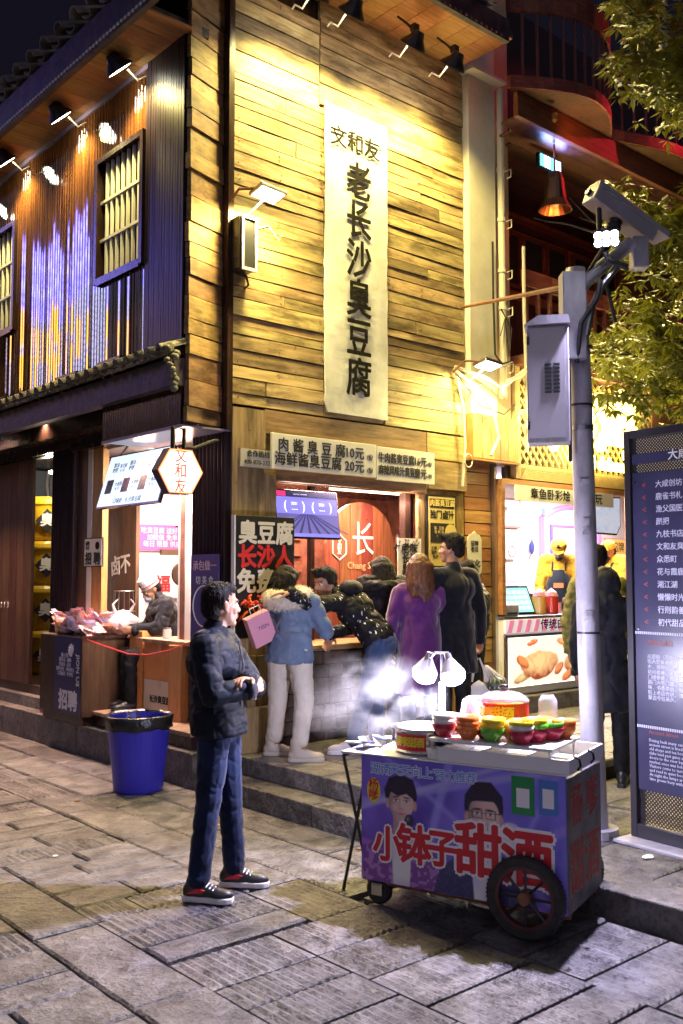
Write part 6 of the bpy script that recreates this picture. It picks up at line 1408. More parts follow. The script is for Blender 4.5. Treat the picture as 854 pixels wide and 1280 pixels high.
# ================================================================== PEOPLE
import numpy as np
def remesh(mb, vs, smooth=3):
    me = mb.mesh('tmp_body'); o = bpy.data.objects.new('tmp_body', me); COL.objects.link(o)
    bm = bmesh.new(); bm.from_mesh(me); bmesh.ops.recalc_face_normals(bm, faces=bm.faces); bm.to_mesh(me); bm.free()
    r = o.modifiers.new('r', 'REMESH'); r.mode = 'VOXEL'; r.voxel_size = vs
    if smooth: s_ = o.modifiers.new('s', 'SMOOTH'); s_.factor = .5; s_.iterations = smooth
    dg = bpy.context.evaluated_depsgraph_get(); out = bpy.data.meshes.new_from_object(o.evaluated_get(dg))
    bpy.data.objects.remove(o); bpy.data.meshes.remove(me); out.shade_smooth(); return out
def disp(me, fn):
    n = len(me.vertices); co = np.empty(n * 3, 'f'); me.vertices.foreach_get('co', co); nr = np.empty(n * 3, 'f'); me.vertices.foreach_get('normal', nr)
    co = co.reshape(-1, 3); nr = nr.reshape(-1, 3)
    for i in range(n): co[i] += nr[i] * fn(co[i], nr[i])
    me.vertices.foreach_set('co', co.ravel()); me.update()
def put(name, me, m, parent, label=None):
    me.materials.clear(); me.materials.append(m); me.name = name; o = link(name, me, parent)
    if label: o['label'] = label
    return o
def folds(amp=.006, sc=7, seed=0, st=(1, 1, .55), quilt=0, qs=.09):
    amp *= .55; quilt *= .7
    def f(c, n):
        p = Vector((c[0] * sc * st[0] + seed, c[1] * sc * st[1], c[2] * sc * st[2]))
        a = noise.noise(p); b = noise.noise(p * 2.3 + Vector((5, 1, 2)))
        cr1 = max(0, 1 - abs(a) * 3.2) ** 2.2; c_ = noise.noise(p * 1.7 + Vector((9, 4, 7))); cr2 = max(0, 1 - abs(c_) * 4) ** 2
        v = amp * (.9 * b - 1.5 * cr1 - .9 * cr2 + .5)
        if quilt:
            ph = (c[2] + .012 * noise.noise(Vector((c[0] * 6, c[1] * 6, seed)))) / qs
            v += quilt * 1.3 * (abs(sin(pi * ph)) ** .38 - .75)
        return v
    return f
def cloth(name, c, c2=None, rough=.8, sheen=.1, bump=.25, scale=12): return mat(name, c, c2, rough=rough, scale=scale, bump=bump, bscale=160, sheen=sheen, spec=.16)
SKIN = mat('skin', (.33, .165, .095), (.42, .225, .14), rough=.5, scale=14, bump=.05); LIP = mat('lip', (.42, .15, .12), rough=.45)
EYEW = mat('eye_white', (.7, .68, .65), rough=.2); EYED = mat('eye_dark', (.02, .012, .01), rough=.15)
HB = mat('black_hair', (.007, .006, .007), (.022, .018, .016), rough=.6, scale=60, stretch=(2, 2, .25), bump=.7, rand=False, spec=.15)
HBR = mat('reddish_brown_hair', (.06, .024, .012), (.17, .065, .03), rough=.42, scale=36, stretch=(2, 2, .22), bump=.7, rand=False)
DENIM = cloth('blue_denim', (.004, .008, .030), (.010, .020, .062), scale=5, sheen=.1); DENIM2 = cloth('faded_denim', (.02, .04, .11), (.06, .09, .20), scale=4)
def frame(o, f, up=(0, 0, 1)):
    """matrix with x along f and z close to up"""
    f = Vector(f).normalized(); up = Vector(up); y = up.cross(f).normalized(); z = f.cross(y)
    return Matrix.Translation(o) @ Matrix(((f.x, y.x, z.x, 0), (f.y, y.y, z.y, 0), (f.z, y.z, z.z, 0), (0, 0, 0, 1)))
def hand(mb, w, d, n, side, curl=.5, s=1.0, thumb=.7):
    """w wrist, d towards the finger tips, n out of the palm; side +1 puts the thumb on the (n x d) side"""
    w = Vector(w); d = Vector(d).normalized(); n = Vector(n); n = (n - d * n.dot(d)).normalized(); c = n.cross(d) * side
    Mh = Matrix(((d.x, c.x, n.x, 0), (d.y, c.y, n.y, 0), (d.z, c.z, n.z, 0), (0, 0, 0, 1)))
    mb.ell(w + d * .045 * s, (.050 * s, .041 * s, .017 * s), Mh); mb.cap(w - d * .03, w + d * .02, .027 * s, .025 * s, 10)
    for i, (off, L) in enumerate(((.030, .070), (.0105, .080), (-.0095, .074), (-.0285, .058))):
        p = w + (d * .083 + c * off) * s; a = .15; dd = d
        for k, fr in enumerate((.45, .31, .24)):
            a += curl * (.55, .8, .5)[k] * (1 + .12 * i)
            dd = (d * cos(a) + n * sin(a) + c * off * 1.5).normalized(); q = p + dd * L * fr * s; mb.cap(p, q, (.0098 - k * .001) * s, (.0092 - k * .001) * s, 8, 2); p = q
    p = w + (d * .022 + c * .034 - n * .0) * s; dd = (d * .62 + c * thumb + n * .35).normalized(); q = p + dd * .042 * s; mb.cap(p, q, .0135 * s, .0115 * s, 8, 2)
    dd = (d * .85 + c * thumb * .45 + n * .55).normalized(); mb.cap(q, q + dd * .032 * s, .0112 * s, .009 * s, 8, 2)
def head_parts(body, root, c, fwd, up, hair, hm, cut=None, s=1.0, seed=0, vox=.007, cap_=None, brow=HB, glasses=False, mask=None):
    M = frame(c, fwd, up)
    def P_(x, y, z): return M @ Vector((x * s, y * s, z * s))
    def E_(x, y, z, a, b_, c_): body.ell(P_(x, y, z), (a * s, b_ * s, c_ * s), M)
    E_(-.012, 0, .032, .094, .075, .092); E_(.022, 0, -.02, .068, .062, .075); E_(.040, 0, -.062, .045, .046, .045); E_(.068, 0, -.092, .022, .026, .018)
    body.cap(P_(.072, .028, .024), P_(.072, -.028, .024), .017 * s, .017 * s, 8); E_(.055, .036, -.02, .026, .024, .026); E_(.055, -.036, -.02, .026, .024, .026)
    body.cap(P_(.086, 0, .012), P_(.104, 0, -.024), .009 * s, .0125 * s, 8); E_(.098, .010, -.028, .011, .009, .009); E_(.098, -.010, -.028, .011, .009, .009)
    E_(.086, 0, -.052, .012, .020, .008); E_(.084, 0, -.066, .012, .018, .008)
    for y in (1, -1):
        E_(-.004, y * .076, -.002, .017, .007, .030); E_(.004, y * .074, -.022, .010, .007, .014)
    for y in (1, -1):
        MB().ell(P_(.0735, y * .030, .004), (.0125 * s, .0135 * s, .0095 * s), M).build('eye', EYEW, root, smooth=True); MB().ell(P_(.0835, y * .030, .004), (.0045 * s, .0062 * s, .0062 * s), M).build('iris', EYED, root, smooth=True)
        MB().tube([P_(.088, y * .014, .024), P_(.088, y * .032, .030), P_(.075, y * .048, .024)], .004 * s, 6).build('eyebrow', brow, root)
    MB().ell(P_(.093, 0, -.0515), (.006 * s, .019 * s, .0045 * s), M).ell(P_(.092, 0, -.061), (.006 * s, .016 * s, .005 * s), M).build('mouth', LIP, root, smooth=True, kind=None)
    if hair:
        h = MB(); hk = .99 if hair == 'short' else 1
        def H_(x, y, z, a, b_, c_): h.ell(P_(x, y, z), (a * s * hk, b_ * s * hk, c_ * s * hk), M)
        if hair == 'short':
            H_(-.020, 0, .046, .093, .078, .088); H_(.022, 0, .088, .066, .060, .040); H_(-.052, 0, -.008, .058, .070, .068); H_(-.014, .066, .022, .030, .014, .03); H_(-.014, -.066, .022, .030, .014, .03)
        elif hair == 'tuft':
            H_(-.022, 0, .052, .098, .084, .094); H_(.030, 0, .092, .070, .068, .045); H_(-.055, 0, -.01, .058, .070, .065); H_(-.008, .070, .02, .036, .018, .035); H_(-.008, -.070, .02, .036, .018, .035)
            for i in range(26):
                a = R.uniform(-1.3, 1.3); r = R.uniform(.02, .07); h.cap(P_(.03 + r * cos(a), r * sin(a), .10), P_(.045 + r * 1.35 * cos(a), r * 1.3 * sin(a), .125 + R.uniform(-.01, .02)), .012 * s, .004 * s, 6, 2)
        elif hair in ('bob', 'long'):
            H_(-.018, 0, .040, .103, .090, .098); H_(-.045, 0, -.03, .075, .088, .10)
            L = .13 if hair == 'bob' else .27
            for i in range(11):
                a = radians(85 + i * 19); x, y = .078 * cos(a) - .022, .086 * sin(a)
                k = R.uniform(.85, 1.1)
                h.cap(P_(x, y, .03), P_(x * (1.02 if hair == 'bob' else 1.15), y * (1.05 if hair == 'bob' else 1.18), -L * k * .6), .032 * s, .030 * s, 8); h.cap(P_(x * 1.02, y * 1.06, -L * k * .5), P_(x * 1.1 - .01, y * 1.08, -L * k), .030 * s, .014 * s, 8)
            for y in (1, -1): h.cap(P_(.03, y * .060, .08), P_(.015, y * .086, -.05), .026 * s, .018 * s, 8)
            H_(.028, 0, .095, .055, .07, .035)
        hme = remesh(h, vox, 5)
        sd_ = seed
        disp(hme, lambda c_, n_: (.003 if hair == 'short' else .006) * noise.noise(Vector((c_[0] * 60 + sd_, c_[1] * 60, c_[2] * (14 if hair != 'short' else 50)))) + .004 * noise.noise(Vector((c_[0] * 160, c_[1] * 160, c_[2] * 30))))
        put('hair', hme, hm, root)
        if hair in ('short', 'tuft'):
            fz = MB(); nv = len(hme.vertices); up_ = M.to_3x3() @ Vector((.5, 0, .6))
            for i in range(5200 if vox < .007 else 2200):
                v = hme.vertices[R.randrange(nv)]; n_ = v.normal; t_ = (n_ * .8 + up_ * .35 + Vector((R.uniform(-.5, .5), R.uniform(-.5, .5), R.uniform(-.5, .5)))).normalized(); e_2 = v.co + t_ * R.uniform(.003, .008) * s; w_ = t_.cross(n_ + Vector((.01, 0, 0))).normalized() * .0011
                fz.add([v.co - w_, v.co + w_, e_2], [(0, 1, 2)])
            fz.build('hair_strand', hm, root, kind='stuff', fixn=False)
        if hair in ('bob', 'long'):
            stn = MB()
            for i in range(130):
                a = radians(R.uniform(85, 275)); x, y = .092 * cos(a) - .02, .10 * sin(a); L2 = L * R.uniform(.7, 1.12); w = R.uniform(-.012, .012)
                pts = [P_(x * .8, y * .8, .09), P_(x * 1.05, y * 1.03, .03), P_(x * 1.12 + w * .3, y * 1.1 + w, -L2 * .5), P_(x * 1.15 + w, y * 1.12 - w, -L2)]; stn.tube(pts, [.002, .003, .003, .0008], 3)
            stn.build('hair_strand', hm, root, kind='stuff', fixn=False)
    if glasses:
        for y in (1, -1): MB().tube([P_(.092, y * .032 + .018 * cos(2 * pi * i / 10), .004 + .014 * sin(2 * pi * i / 10)) for i in range(11)], .0016 * s, 5).build('glasses', K['black'], root)
    return M
def shoe(root, ank, toe_dir, m_up, m_sole, s=1.0, boot=False, lace=None, patch=None, seed=0):
    a = Vector(ank); f = Vector((toe_dir[0], toe_dir[1], 0)).normalized(); z0 = a.z - .09; M = Matrix.Translation((a.x, a.y, z0)) @ frame((0, 0, 0), f)
    ol = []
    for x, w in ((-.085, .022), (-.07, .034), (-.02, .037), (.05, .038), (.12, .046), (.17, .042), (.195, .022)): ol.append((x * s, w * s))
    poly = ol + [(x, -w) for x, w in reversed(ol)]
    MB().prism(poly, .0, .030 * s, M).build('sole', m_sole, root, bevel=.006)
    u = MB(); u.ell(M @ Vector((.12 * s, 0, .038 * s)), (.078 * s, .044 * s, .036 * s), M); u.ell(M @ Vector((.03 * s, 0, .048 * s)), (.10 * s, .038 * s, .048 * s), M); u.ell(M @ Vector((-.045 * s, 0, .05 * s)), (.042 * s, .036 * s, .05 * s), M)
    u.cap(M @ Vector((-.02 * s, 0, .06 * s)), M @ Vector((-.025 * s, 0, (.15 if boot else .105) * s)), .046 * s, (.048 if boot else .042) * s, 10); u.cap(M @ Vector((.02 * s, 0, .075 * s)), M @ Vector((.09 * s, 0, .05 * s)), .03 * s, .024 * s, 8)
    me = remesh(u, .009, 3); sh = put('shoe', me, m_up, root)
    if lace:
        for i in range(5):
            x = .035 + i * .018; MB().tube([M @ Vector((x, -.028, .088 - i * .008)), M @ Vector((x + .008, 0, .103 - i * .0085)), M @ Vector((x + .002, .028, .088 - i * .008))], .0042, 6).build('lace', lace, root)
    if patch:
        for sg in (1, -1): MB().prism([(-.05, .045), (.03, .05), (.05, .065), (.01, .075), (-.03, .06)], sg * .034, sg * .042, M @ RY).build('patch', patch, root)
    return sh
def person(label, at, yaw, J, top, top_m, leg_m, shoe_m, sole_m, hair='short', hair_m=None, head_fwd=(1, 0, 0), head_up=(0, 0, 1), s=1.0, vox=.010, seed=0, coat=0, tops={}, hands={}, shoes={}, legr=1.0, infl=0.0, belt=True, glasses=False, group=None, hide_legs=False, hs=1.0, skirt=0):
    root = thing('person', label, 'person', at, radians(yaw), group, world=True)
    D = dict(pel=(0, 0, .94), che=(0, 0, 1.27), nek=(0, 0, 1.44), hed=(.02, 0, 1.585), shR=(0, -.185, 1.38), shL=(0, .185, 1.38), elR=(-.02, -.23, 1.10), elL=(-.02, .23, 1.10), wrR=(.06, -.23, .86), wrL=(.06, .23, .86),
             hipR=(0, -.09, .90), hipL=(0, .09, .90), knR=(.015, -.095, .49), knL=(.015, .095, .49), anR=(0, -.10, .09), anL=(0, .10, .09), toR=(1, -.15, 0), toL=(1, .15, 0), hdR=(.25, 0, -1), hdL=(.25, 0, -1), hnR=(0, 1, 0), hnL=(0, -1, 0))
    D.update(J); D = {k: Vector(v) for k, v in D.items()}
    for k in D:
        if k[:2] not in ('to', 'hd', 'hn'): D[k] = D[k] * s
    sp = (D['che'] - D['pel']).normalized(); lat = (D['shL'] - D['shR']).normalized(); fx = lat.cross(sp).normalized(); lat2 = sp.cross(fx)
    MT = Matrix(((fx.x, lat2.x, sp.x, 0), (fx.y, lat2.y, sp.y, 0), (fx.z, lat2.z, sp.z, 0), (0, 0, 0, 1)))
    wa = D['pel'].lerp(D['che'], .45)
    b = MB()
    b.ell(D['pel'], (.095 * s, .145 * s, .11 * s), MT); b.ell(wa, (.085 * s, .125 * s, .14 * s), MT); b.ell(D['che'], (.10 * s, .155 * s, .15 * s), MT); b.cap(D['shR'], D['shL'], .052 * s, .052 * s, 10)
    b.cap(D['che'].lerp(D['nek'], .6), D['hed'] + Vector((-.01, 0, -.04)), .060 * s, .052 * s, 12)
    for q in 'RL':
        b.cap(D['sh' + q], D['el' + q], .046 * s, .038 * s, 10); b.cap(D['el' + q], D['wr' + q], .037 * s, .026 * s, 10)
        b.cap(D['hip' + q], D['kn' + q], .075 * s, .05 * s, 10); b.cap(D['kn' + q], D['an' + q], .05 * s, .034 * s, 10); b.cap(D['an' + q] + Vector((0, 0, -.03)), D['an' + q] + D['to' + q].normalized() * .12 * s + Vector((0, 0, -.05)), .03 * s, .025 * s, 8)
        hand(b, D['wr' + q], D['hd' + q], D['hn' + q], 1 if q == 'R' else -1, hands.get(q, .5), s)
    head_parts(b, root, D['hed'], head_fwd, head_up, hair, hair_m, s=s * hs, seed=seed, vox=min(vox, .009), glasses=glasses)
    put('body', remesh(b, vox * .8, 2), SKIN, root)
    # trousers
    if not hide_legs:
        t = MB(); t.ell(D['pel'] - sp * .02, (.118 * s, .165 * s, .12 * s), MT)
        for q in 'RL':
            kn = D['kn' + q]; an = D['an' + q]; t.cap(D['hip' + q], kn, .098 * s * legr, .072 * s * legr, 12); t.cap(kn, an + (kn - an).normalized() * (.02 + skirt), .070 * s * legr, .062 * s * legr, 12)
        me = remesh(t, vox, 4); disp(me, folds(.0065, 7, seed + 3, (1, 1, 1.2))); put('trousers', me, leg_m, root)
    # upper garment
    g = MB(); f = 1 + infl
    g.ell(D['pel'] + sp * .04, (.125 * s * f, .165 * s * f, .12 * s), MT); g.ell(wa, (.118 * s * f, .158 * s * f, .15 * s), MT); g.ell(D['che'], (.128 * s * f, .178 * s * f, .16 * s), MT); g.cap(D['shR'].lerp(D['shL'], .06), D['shL'].lerp(D['shR'], .06), .070 * s * f, .070 * s * f, 12)
    g.cap(D['che'].lerp(D['nek'], .75), D['nek'] + (D['nek'] - D['che']).normalized() * (.02 + tops.get('collar', 0)), .078 * s, (.070 - tops.get('collar', 0) * .1) * s, 12)
    if coat:
        low_ = Vector((D['pel'].x, D['pel'].y, D['pel'].z - coat * s)); ck = min(1, coat / .3); rings = [(D['pel'] + Vector((0, 0, .12 * s)), .100, .135), (D['pel'], .128, .168), (low_.lerp(D['pel'], .5), .126 + .014 * ck, .166 + .016 * ck), (low_, .124 + .031 * ck, .164 + .034 * ck), (low_ - Vector((0, 0, .02 * s)), .120 + .03 * ck, .158 + .032 * ck)]
        nn_ = 26; vs_ = [(c_.x + rx * s * f * cos(2 * pi * j / nn_) * (1 + .05 * sin(5 * 2 * pi * j / nn_ + seed) * (k_ / 4)), c_.y + ry * s * f * sin(2 * pi * j / nn_) * (1 + .05 * sin(7 * 2 * pi * j / nn_) * (k_ / 4)), c_.z) for k_, (c_, rx, ry) in enumerate(rings) for j in range(nn_)]
        fs2 = [(k_ * nn_ + j, k_ * nn_ + (j + 1) % nn_, (k_ + 1) * nn_ + (j + 1) % nn_, (k_ + 1) * nn_ + j) for k_ in range(4) for j in range(nn_)]
        g.add(vs_, fs2 + [tuple(range(nn_)), tuple(4 * nn_ + j for j in range(nn_ - 1, -1, -1))])
    ar = .066 * f * s
    for q in 'RL':
        g.cap(D['sh' + q], D['el' + q], ar, ar * .86, 12); g.cap(D['el' + q], D['wr' + q], ar * .86, ar * .66, 12)
    me = remesh(g, vox, 12 if coat > .2 else 7); o = put(top, me, top_m, root); disp(me, folds(tops.get('amp', .008), tops.get('sc', 7), seed, tops.get('st', (1, 1, 1.3)), tops.get('quilt', 0), tops.get('qs', .08)))
    for q in 'RL':   # cuffs
        wv_ = (D['wr' + q] - D['el' + q]).normalized(); MB().tube([D['wr' + q] - wv_ * .02, D['wr' + q] + wv_ * .025], ar * .72, 14).build('cuff', tops.get('cuff', top_m), root, smooth=True)
        if not hide_legs: shoe(root, D['an' + q], D['to' + q], shoe_m, sole_m, s, **shoes)
    return root, D, MT
WS = mat('white_shoe_sole', (.75, .72, .74), rough=.5); BS = mat('black_shoe', (.02, .02, .022), rough=.4); TS = mat('tan_boot', (.48, .42, .34), rough=.6, scale=8)
NAVY = cloth('navy_quilted_nylon', (.003, .005, .010), (.008, .012, .022), rough=.6, sheen=0, scale=5)
# the man in front, arms crossed
r, D, MT = person('man in navy jacket and dark jeans standing with crossed arms near the blue bin', (-.655, 5.27, 0), -6,
    dict(pel=(-.01, 0, .93), che=(-.035, 0, 1.25), nek=(-.035, 0, 1.425), hed=(-.005, .0, 1.56), shR=(-.055, -.175, 1.355), shL=(-.03, .18, 1.36), elR=(.01, -.245, 1.10), wrR=(.185, -.135, 1.12), hdR=(.5, .8, .15), hnR=(-.7, .3, 0),
         elL=(.155, .16, 1.10), wrL=(.17, -.10, 1.165), hdL=(-.35, -.9, .12), hnL=(.1, -.3, -1), hipR=(-.01, -.085, .89), hipL=(.0, .085, .89), knR=(-.045, -.10, .49), knL=(.035, .09, .49), anR=(-.085, -.13, .095), anL=(.055, .13, .095), toR=(1, -.10, 0), toL=(1, .05, 0)),
    'jacket', NAVY, DENIM, BS, WS, 'short', HB, head_fwd=(.80, .60, .0), s=.985, hs=1.04, vox=.0068, seed=1, tops=dict(amp=.008, sc=6, quilt=.004, qs=.11, collar=-.005, cuff=cloth('knit_cuff', (.01, .012, .018), (.03, .03, .04), scale=30)),
    hands=dict(R=.35, L=.55), shoes=dict(lace=K['white'], patch=K['redprint']), legr=.98, infl=.20, coat=.05)
MB().tube([(.10, -.02, 1.35), (.13, -.03, 1.22), (.12, -.03, 1.0), (.11, -.02, .86)], .006, 6).build('zip', K['metal'], r)
# girl with the fur hood
BLJ = cloth('washed_blue_cotton', (.11, .16, .26), (.21, .28, .40), rough=.75, scale=4); CRM = cloth('cream_corduroy', (.60, .54, .46), (.72, .66, .58), scale=6); FUR = cloth('cream_fur', (.62, .54, .42), (.85, .78, .64), scale=20, rough=.9, sheen=.6)
r, D, MT = person('girl with dark bob, cream fur hood, blue jacket and cream trousers at the hatch', (-.40, 7.62, .28), 62,
    dict(pel=(-.02, 0, .86), che=(.07, .03, 1.13), nek=(.08, .07, 1.25), hed=(.10, .11, 1.37), shR=(.06, -.15, 1.22), shL=(.08, .19, 1.22), elR=(.14, -.24, .98), wrR=(.30, -.12, 1.0), hdR=(.8, .4, 0), elL=(.20, .26, 1.0), wrL=(.36, .14, 1.02), hdL=(.8, -.4, 0),
         hipR=(-.02, -.085, .83), hipL=(-.02, .085, .83), knR=(-.01, -.13, .46), knL=(.02, .13, .46), anR=(-.10, -.14, .09), anL=(.03, .17, .09), toR=(.5, -.8, 0), toL=(.35, -.95, 0)),
    'jacket', BLJ, CRM, TS, TS, 'bob', HB, head_fwd=(.8, -.25, -.35), s=1.0, vox=.011, seed=8, tops=dict(amp=.014, sc=6, st=(1, 1, 1)), shoes=dict(boot=True), legr=1.10, infl=.17, coat=.10, skirt=.05, hs=1.0)
fu = MB()
for i in range(16):
    a = 2 * pi * i / 16; fu.ell((.02 + .11 * cos(a) - .02, .03 + .135 * sin(a), 1.25 + .02 * cos(a)), (.072, .072, .075))
me = remesh(fu, .014, 2); disp(me, lambda c, n: .012 * noise.noise(Vector(c) * 30) + .008 * noise.noise(Vector(c) * 70)); hood = put('fur_hood', me, FUR, r)
tf = MB(); nv = len(me.vertices)
for i in range(5200):
    v = me.vertices[R.randrange(nv)]; p = v.co; n = v.normal; t_ = (n.orthogonal().normalized() * R.uniform(-1, 1) + n.cross(n.orthogonal()).normalized() * R.uniform(-1, 1)); e = p + n * R.uniform(.012, .026) + t_ * .012 + Vector((0, 0, -.006)); w = n.cross(t_).normalized() * .0016
    tf.add([p - w, p + w, e], [(0, 1, 2)])
tf.build('fur', FUR, hood, kind='stuff', fixn=False)
MB().tube([(-.12, .0, 1.10), (-.135, .05, 1.03), (-.12, .10, 1.09), (-.13, .05, 1.0), (-.12, .02, .96)], .009, 6).tube([(-.125, .05, 1.03), (-.125, .1, .97)], .009, 6).build('cord', cloth('grey_cord', (.15, .13, .16)), r)
# man leaning over to her
BLK = cloth('black_nylon', (.006, .006, .008), (.02, .02, .024), rough=.62, sheen=0)
def scribble():
    m = cloth('black_nylon_with_white_marks', (.008, .008, .01), (.02, .02, .024), rough=.65, sheen=0); N = m.node_tree.nodes; L = m.node_tree.links; P = N['Principled BSDF']
    tc = N.new('ShaderNodeTexCoord'); mp = N.new('ShaderNodeMapping'); mp.inputs['Scale'].default_value = (14, 14, 9); mp.inputs['Rotation'].default_value = (.5, .9, .3)
    nz = N.new('ShaderNodeTexNoise'); nz.inputs['Scale'].default_value = 5; ad = N.new('ShaderNodeVectorMath'); ad.operation = 'ADD'; L.new(tc.outputs['Object'], mp.inputs[0]); L.new(mp.outputs[0], ad.inputs[0]); L.new(nz.outputs['Color'], ad.inputs[1])
    vo = N.new('ShaderNodeTexVoronoi'); vo.inputs['Scale'].default_value = 1.2; vo.inputs['Randomness'].default_value = 1; mp2 = N.new('ShaderNodeMapping'); mp2.inputs['Scale'].default_value = (1, 3.0, 1); L.new(ad.outputs[0], mp2.inputs[0]); L.new(mp2.outputs[0], vo.inputs['Vector'])
    cr = N.new('ShaderNodeValToRGB'); cr.color_ramp.elements[0].position = .17; cr.color_ramp.elements[1].position = .19; cr.color_ramp.elements[0].color = (.7, .72, .8, 1); cr.color_ramp.elements[1].color = (.010, .010, .012, 1)
    L.new(vo.outputs['Distance'], cr.inputs[0]); L.new(cr.outputs[0], P.inputs['Base Color']); return m
r, D, MT = person('man in black padded jacket with white marks leaning left, hand on her hood', (.24, 7.90, .28), 165,
    dict(pel=(-.08, 0, .86), che=(.12, .02, 1.10), nek=(.25, .03, 1.22), hed=(.36, .05, 1.30), shR=(.18, -.14, 1.20), shL=(.22, .17, 1.16), elL=(.38, .38, 1.14), wrL=(.46, .60, 1.235), hdL=(.95, .25, .05), hnL=(0, 0, -1), elR=(.22, -.2, .95), wrR=(.36, -.1, .9),
         hipR=(-.08, -.085, .83), hipL=(-.08, .085, .83), knR=(-.02, -.11, .46), knL=(.0, .12, .46), anR=(.0, -.16, .09), anL=(.10, .18, .09), toR=(1, -.1, 0), toL=(1, .2, 0)),
    'jacket', scribble(), DENIM2, mat('white_trainer', (.72, .68, .66), rough=.5), WS, 'tuft', HB, head_fwd=(.50, .86, -.10), head_up=(.1, .1, 1), s=1.04, vox=.010, seed=14, tops=dict(amp=.012, sc=8, quilt=.005, qs=.09), hands=dict(L=.25), infl=.10)
MB().ell((.16, .03, 1.32), (.10, .13, .07)).build('hood', BLK, r, smooth=True)
# woman in black padded jacket at the counter
r, D, MT = person('woman with long dark hair in black fur trimmed jacket, facing the hatch counter', (.37, 8.52, .28), 110,
    dict(hed=(.05, 0, 1.49), nek=(.02, 0, 1.38), che=(.02, 0, 1.22), elR=(.10, -.24, 1.06), wrR=(.28, -.12, 1.05), elL=(.10, .24, 1.06), wrL=(.28, .12, 1.05), hdR=(1, .2, 0), hdL=(1, -.2, 0)), 'jacket', BLK, BLK, BS, BS, 'bob', HB, head_fwd=(.9, .3, -.25), s=.98, vox=.012, seed=20, tops=dict(amp=.014, sc=8, quilt=.010, qs=.09), infl=.2)
fu = MB()
for i in range(12):
    a = radians(70 + i * 20); fu.ell((-.02 + .12 * cos(a), .19 * sin(a), 1.33), (.06, .06, .055))
me = remesh(fu, .014, 2); disp(me, lambda c, n: .014 * noise.noise(Vector(c) * 30) + .01 * noise.noise(Vector(c) * 70)); put('fur_trim', me, BLK, r)
# woman in the purple coat
PUR = cloth('purple_wool', (.075, .012, .11), (.12, .025, .17), rough=.9, sheen=.6, scale=5)
r, D, MT = person('woman with long reddish hair in a long purple wool coat, back turned', (.66, 8.12, .28), 100,
    dict(hed=(.0, 0, 1.50), nek=(0, 0, 1.37), che=(0, 0, 1.20), shR=(0, -.17, 1.31), shL=(0, .17, 1.31), elL=(.0, .25, 1.05), wrL=(.06, .25, .83), elR=(.06, -.22, 1.05), wrR=(.20, -.12, 1.0)), 'coat', PUR, BLK, BS, BS, 'long', HBR, head_fwd=(.9, -.2, -.1), s=.985, vox=.011, seed=26, coat=.48, tops=dict(amp=.012, sc=5, st=(1, 1, .5)), infl=.10)
# tall man in the dark coat
DCO = cloth('dark_blue_wool', (.003, .004, .009), (.010, .011, .018), rough=.9, sheen=.3, scale=6)
r, D, MT = person('tall man in a long dark coat looking left, white carrier bag in his hand', (.96, 8.25, .28), 120,
    dict(elR=(-.04, -.25, 1.09), wrR=(.0, -.27, .84), hdR=(.1, 0, -1), hed=(.02, 0, 1.60)), 'coat', DCO, BLK, BS, BS, 'tuft', HB, head_fwd=(.75, .66, 0), s=1.03, vox=.011, seed=33, coat=.34, tops=dict(amp=.010, sc=5, st=(1, 1, .5)), infl=.10, hands=dict(R=1.1))
hw = r.matrix_world @ Vector((.02, -.278, .70))
cbag = thing('carrier_bag', "white carrier bag with a red mark hanging from the tall man's hand", 'bag', hw - Vector((0, 0, .46)), 0, world=True)
BAGM = mat('white_thin_plastic', (.78, .78, .80), rough=.35, bump=.9, scale=9, detail=3)
def bagmesh(w, d, h_, seed):
    b = MB(); n = 14
    for i in range(10):
        z = i / 9; k = (sin(pi * min(1, z * .9 + .12)) ** .5) * (1 - .35 * max(0, z - .6) / .4)
        for j in range(n):
            a = 2 * pi * j / n; q = 1 + .12 * noise.noise(Vector((cos(a) * 2, sin(a) * 2, z * 4 + seed))); b.v.append((w * k * q * cos(a) * (abs(cos(a)) ** -.2 if abs(cos(a)) > .2 else 1.3), d * k * q * sin(a), z * h_))
    for i in range(9):
        for j in range(n): b.f.append((i * n + j, i * n + (j + 1) % n, (i + 1) * n + (j + 1) % n, (i + 1) * n + j))
    b.f.append(tuple(range(n - 1, -1, -1))); return b
bagmesh(.13, .06, .28, 1).build('bag', BAGM, cbag, smooth=True, fixn=False)
for sx_ in (-.07, .07): MB().tube([(sx_, 0, .27), (sx_ * .6, -.01, .38), (sx_ * .1, 0, .47)], [.022, .012, .008], 6).build('handle', BAGM, cbag)
MB().tube([(.0 + .03 * cos(2 * pi * i / 12), -.072, .12 + .035 * sin(2 * pi * i / 12)) for i in range(13)], .005, 5).box(-.006, .006, -.078, -.07, .10, .15).build('printed_mark', K['redprint'], cbag)
t = thing('takeaway_bag', 'clear bag with a dark round bowl beside the white carrier bag', 'bag', hw + Vector((.15, .02, -.30)), 0, world=True)
MB().ell((0, 0, .07), (.10, .09, .075)).build('bowl', mat('dark_food_bowl', (.03, .04, .03), (.15, .2, .1), scale=20, rough=.3), t, smooth=True)
for i in range(14):
    a = 2 * pi * i / 14; MB().tube([(.10 * cos(a), .09 * sin(a), .05), (.08 * cos(a), .07 * sin(a), .13), (.01 * cos(a) - .08, .01 * sin(a), .24)], .004, 4).build('film_fold', BAGM, t)
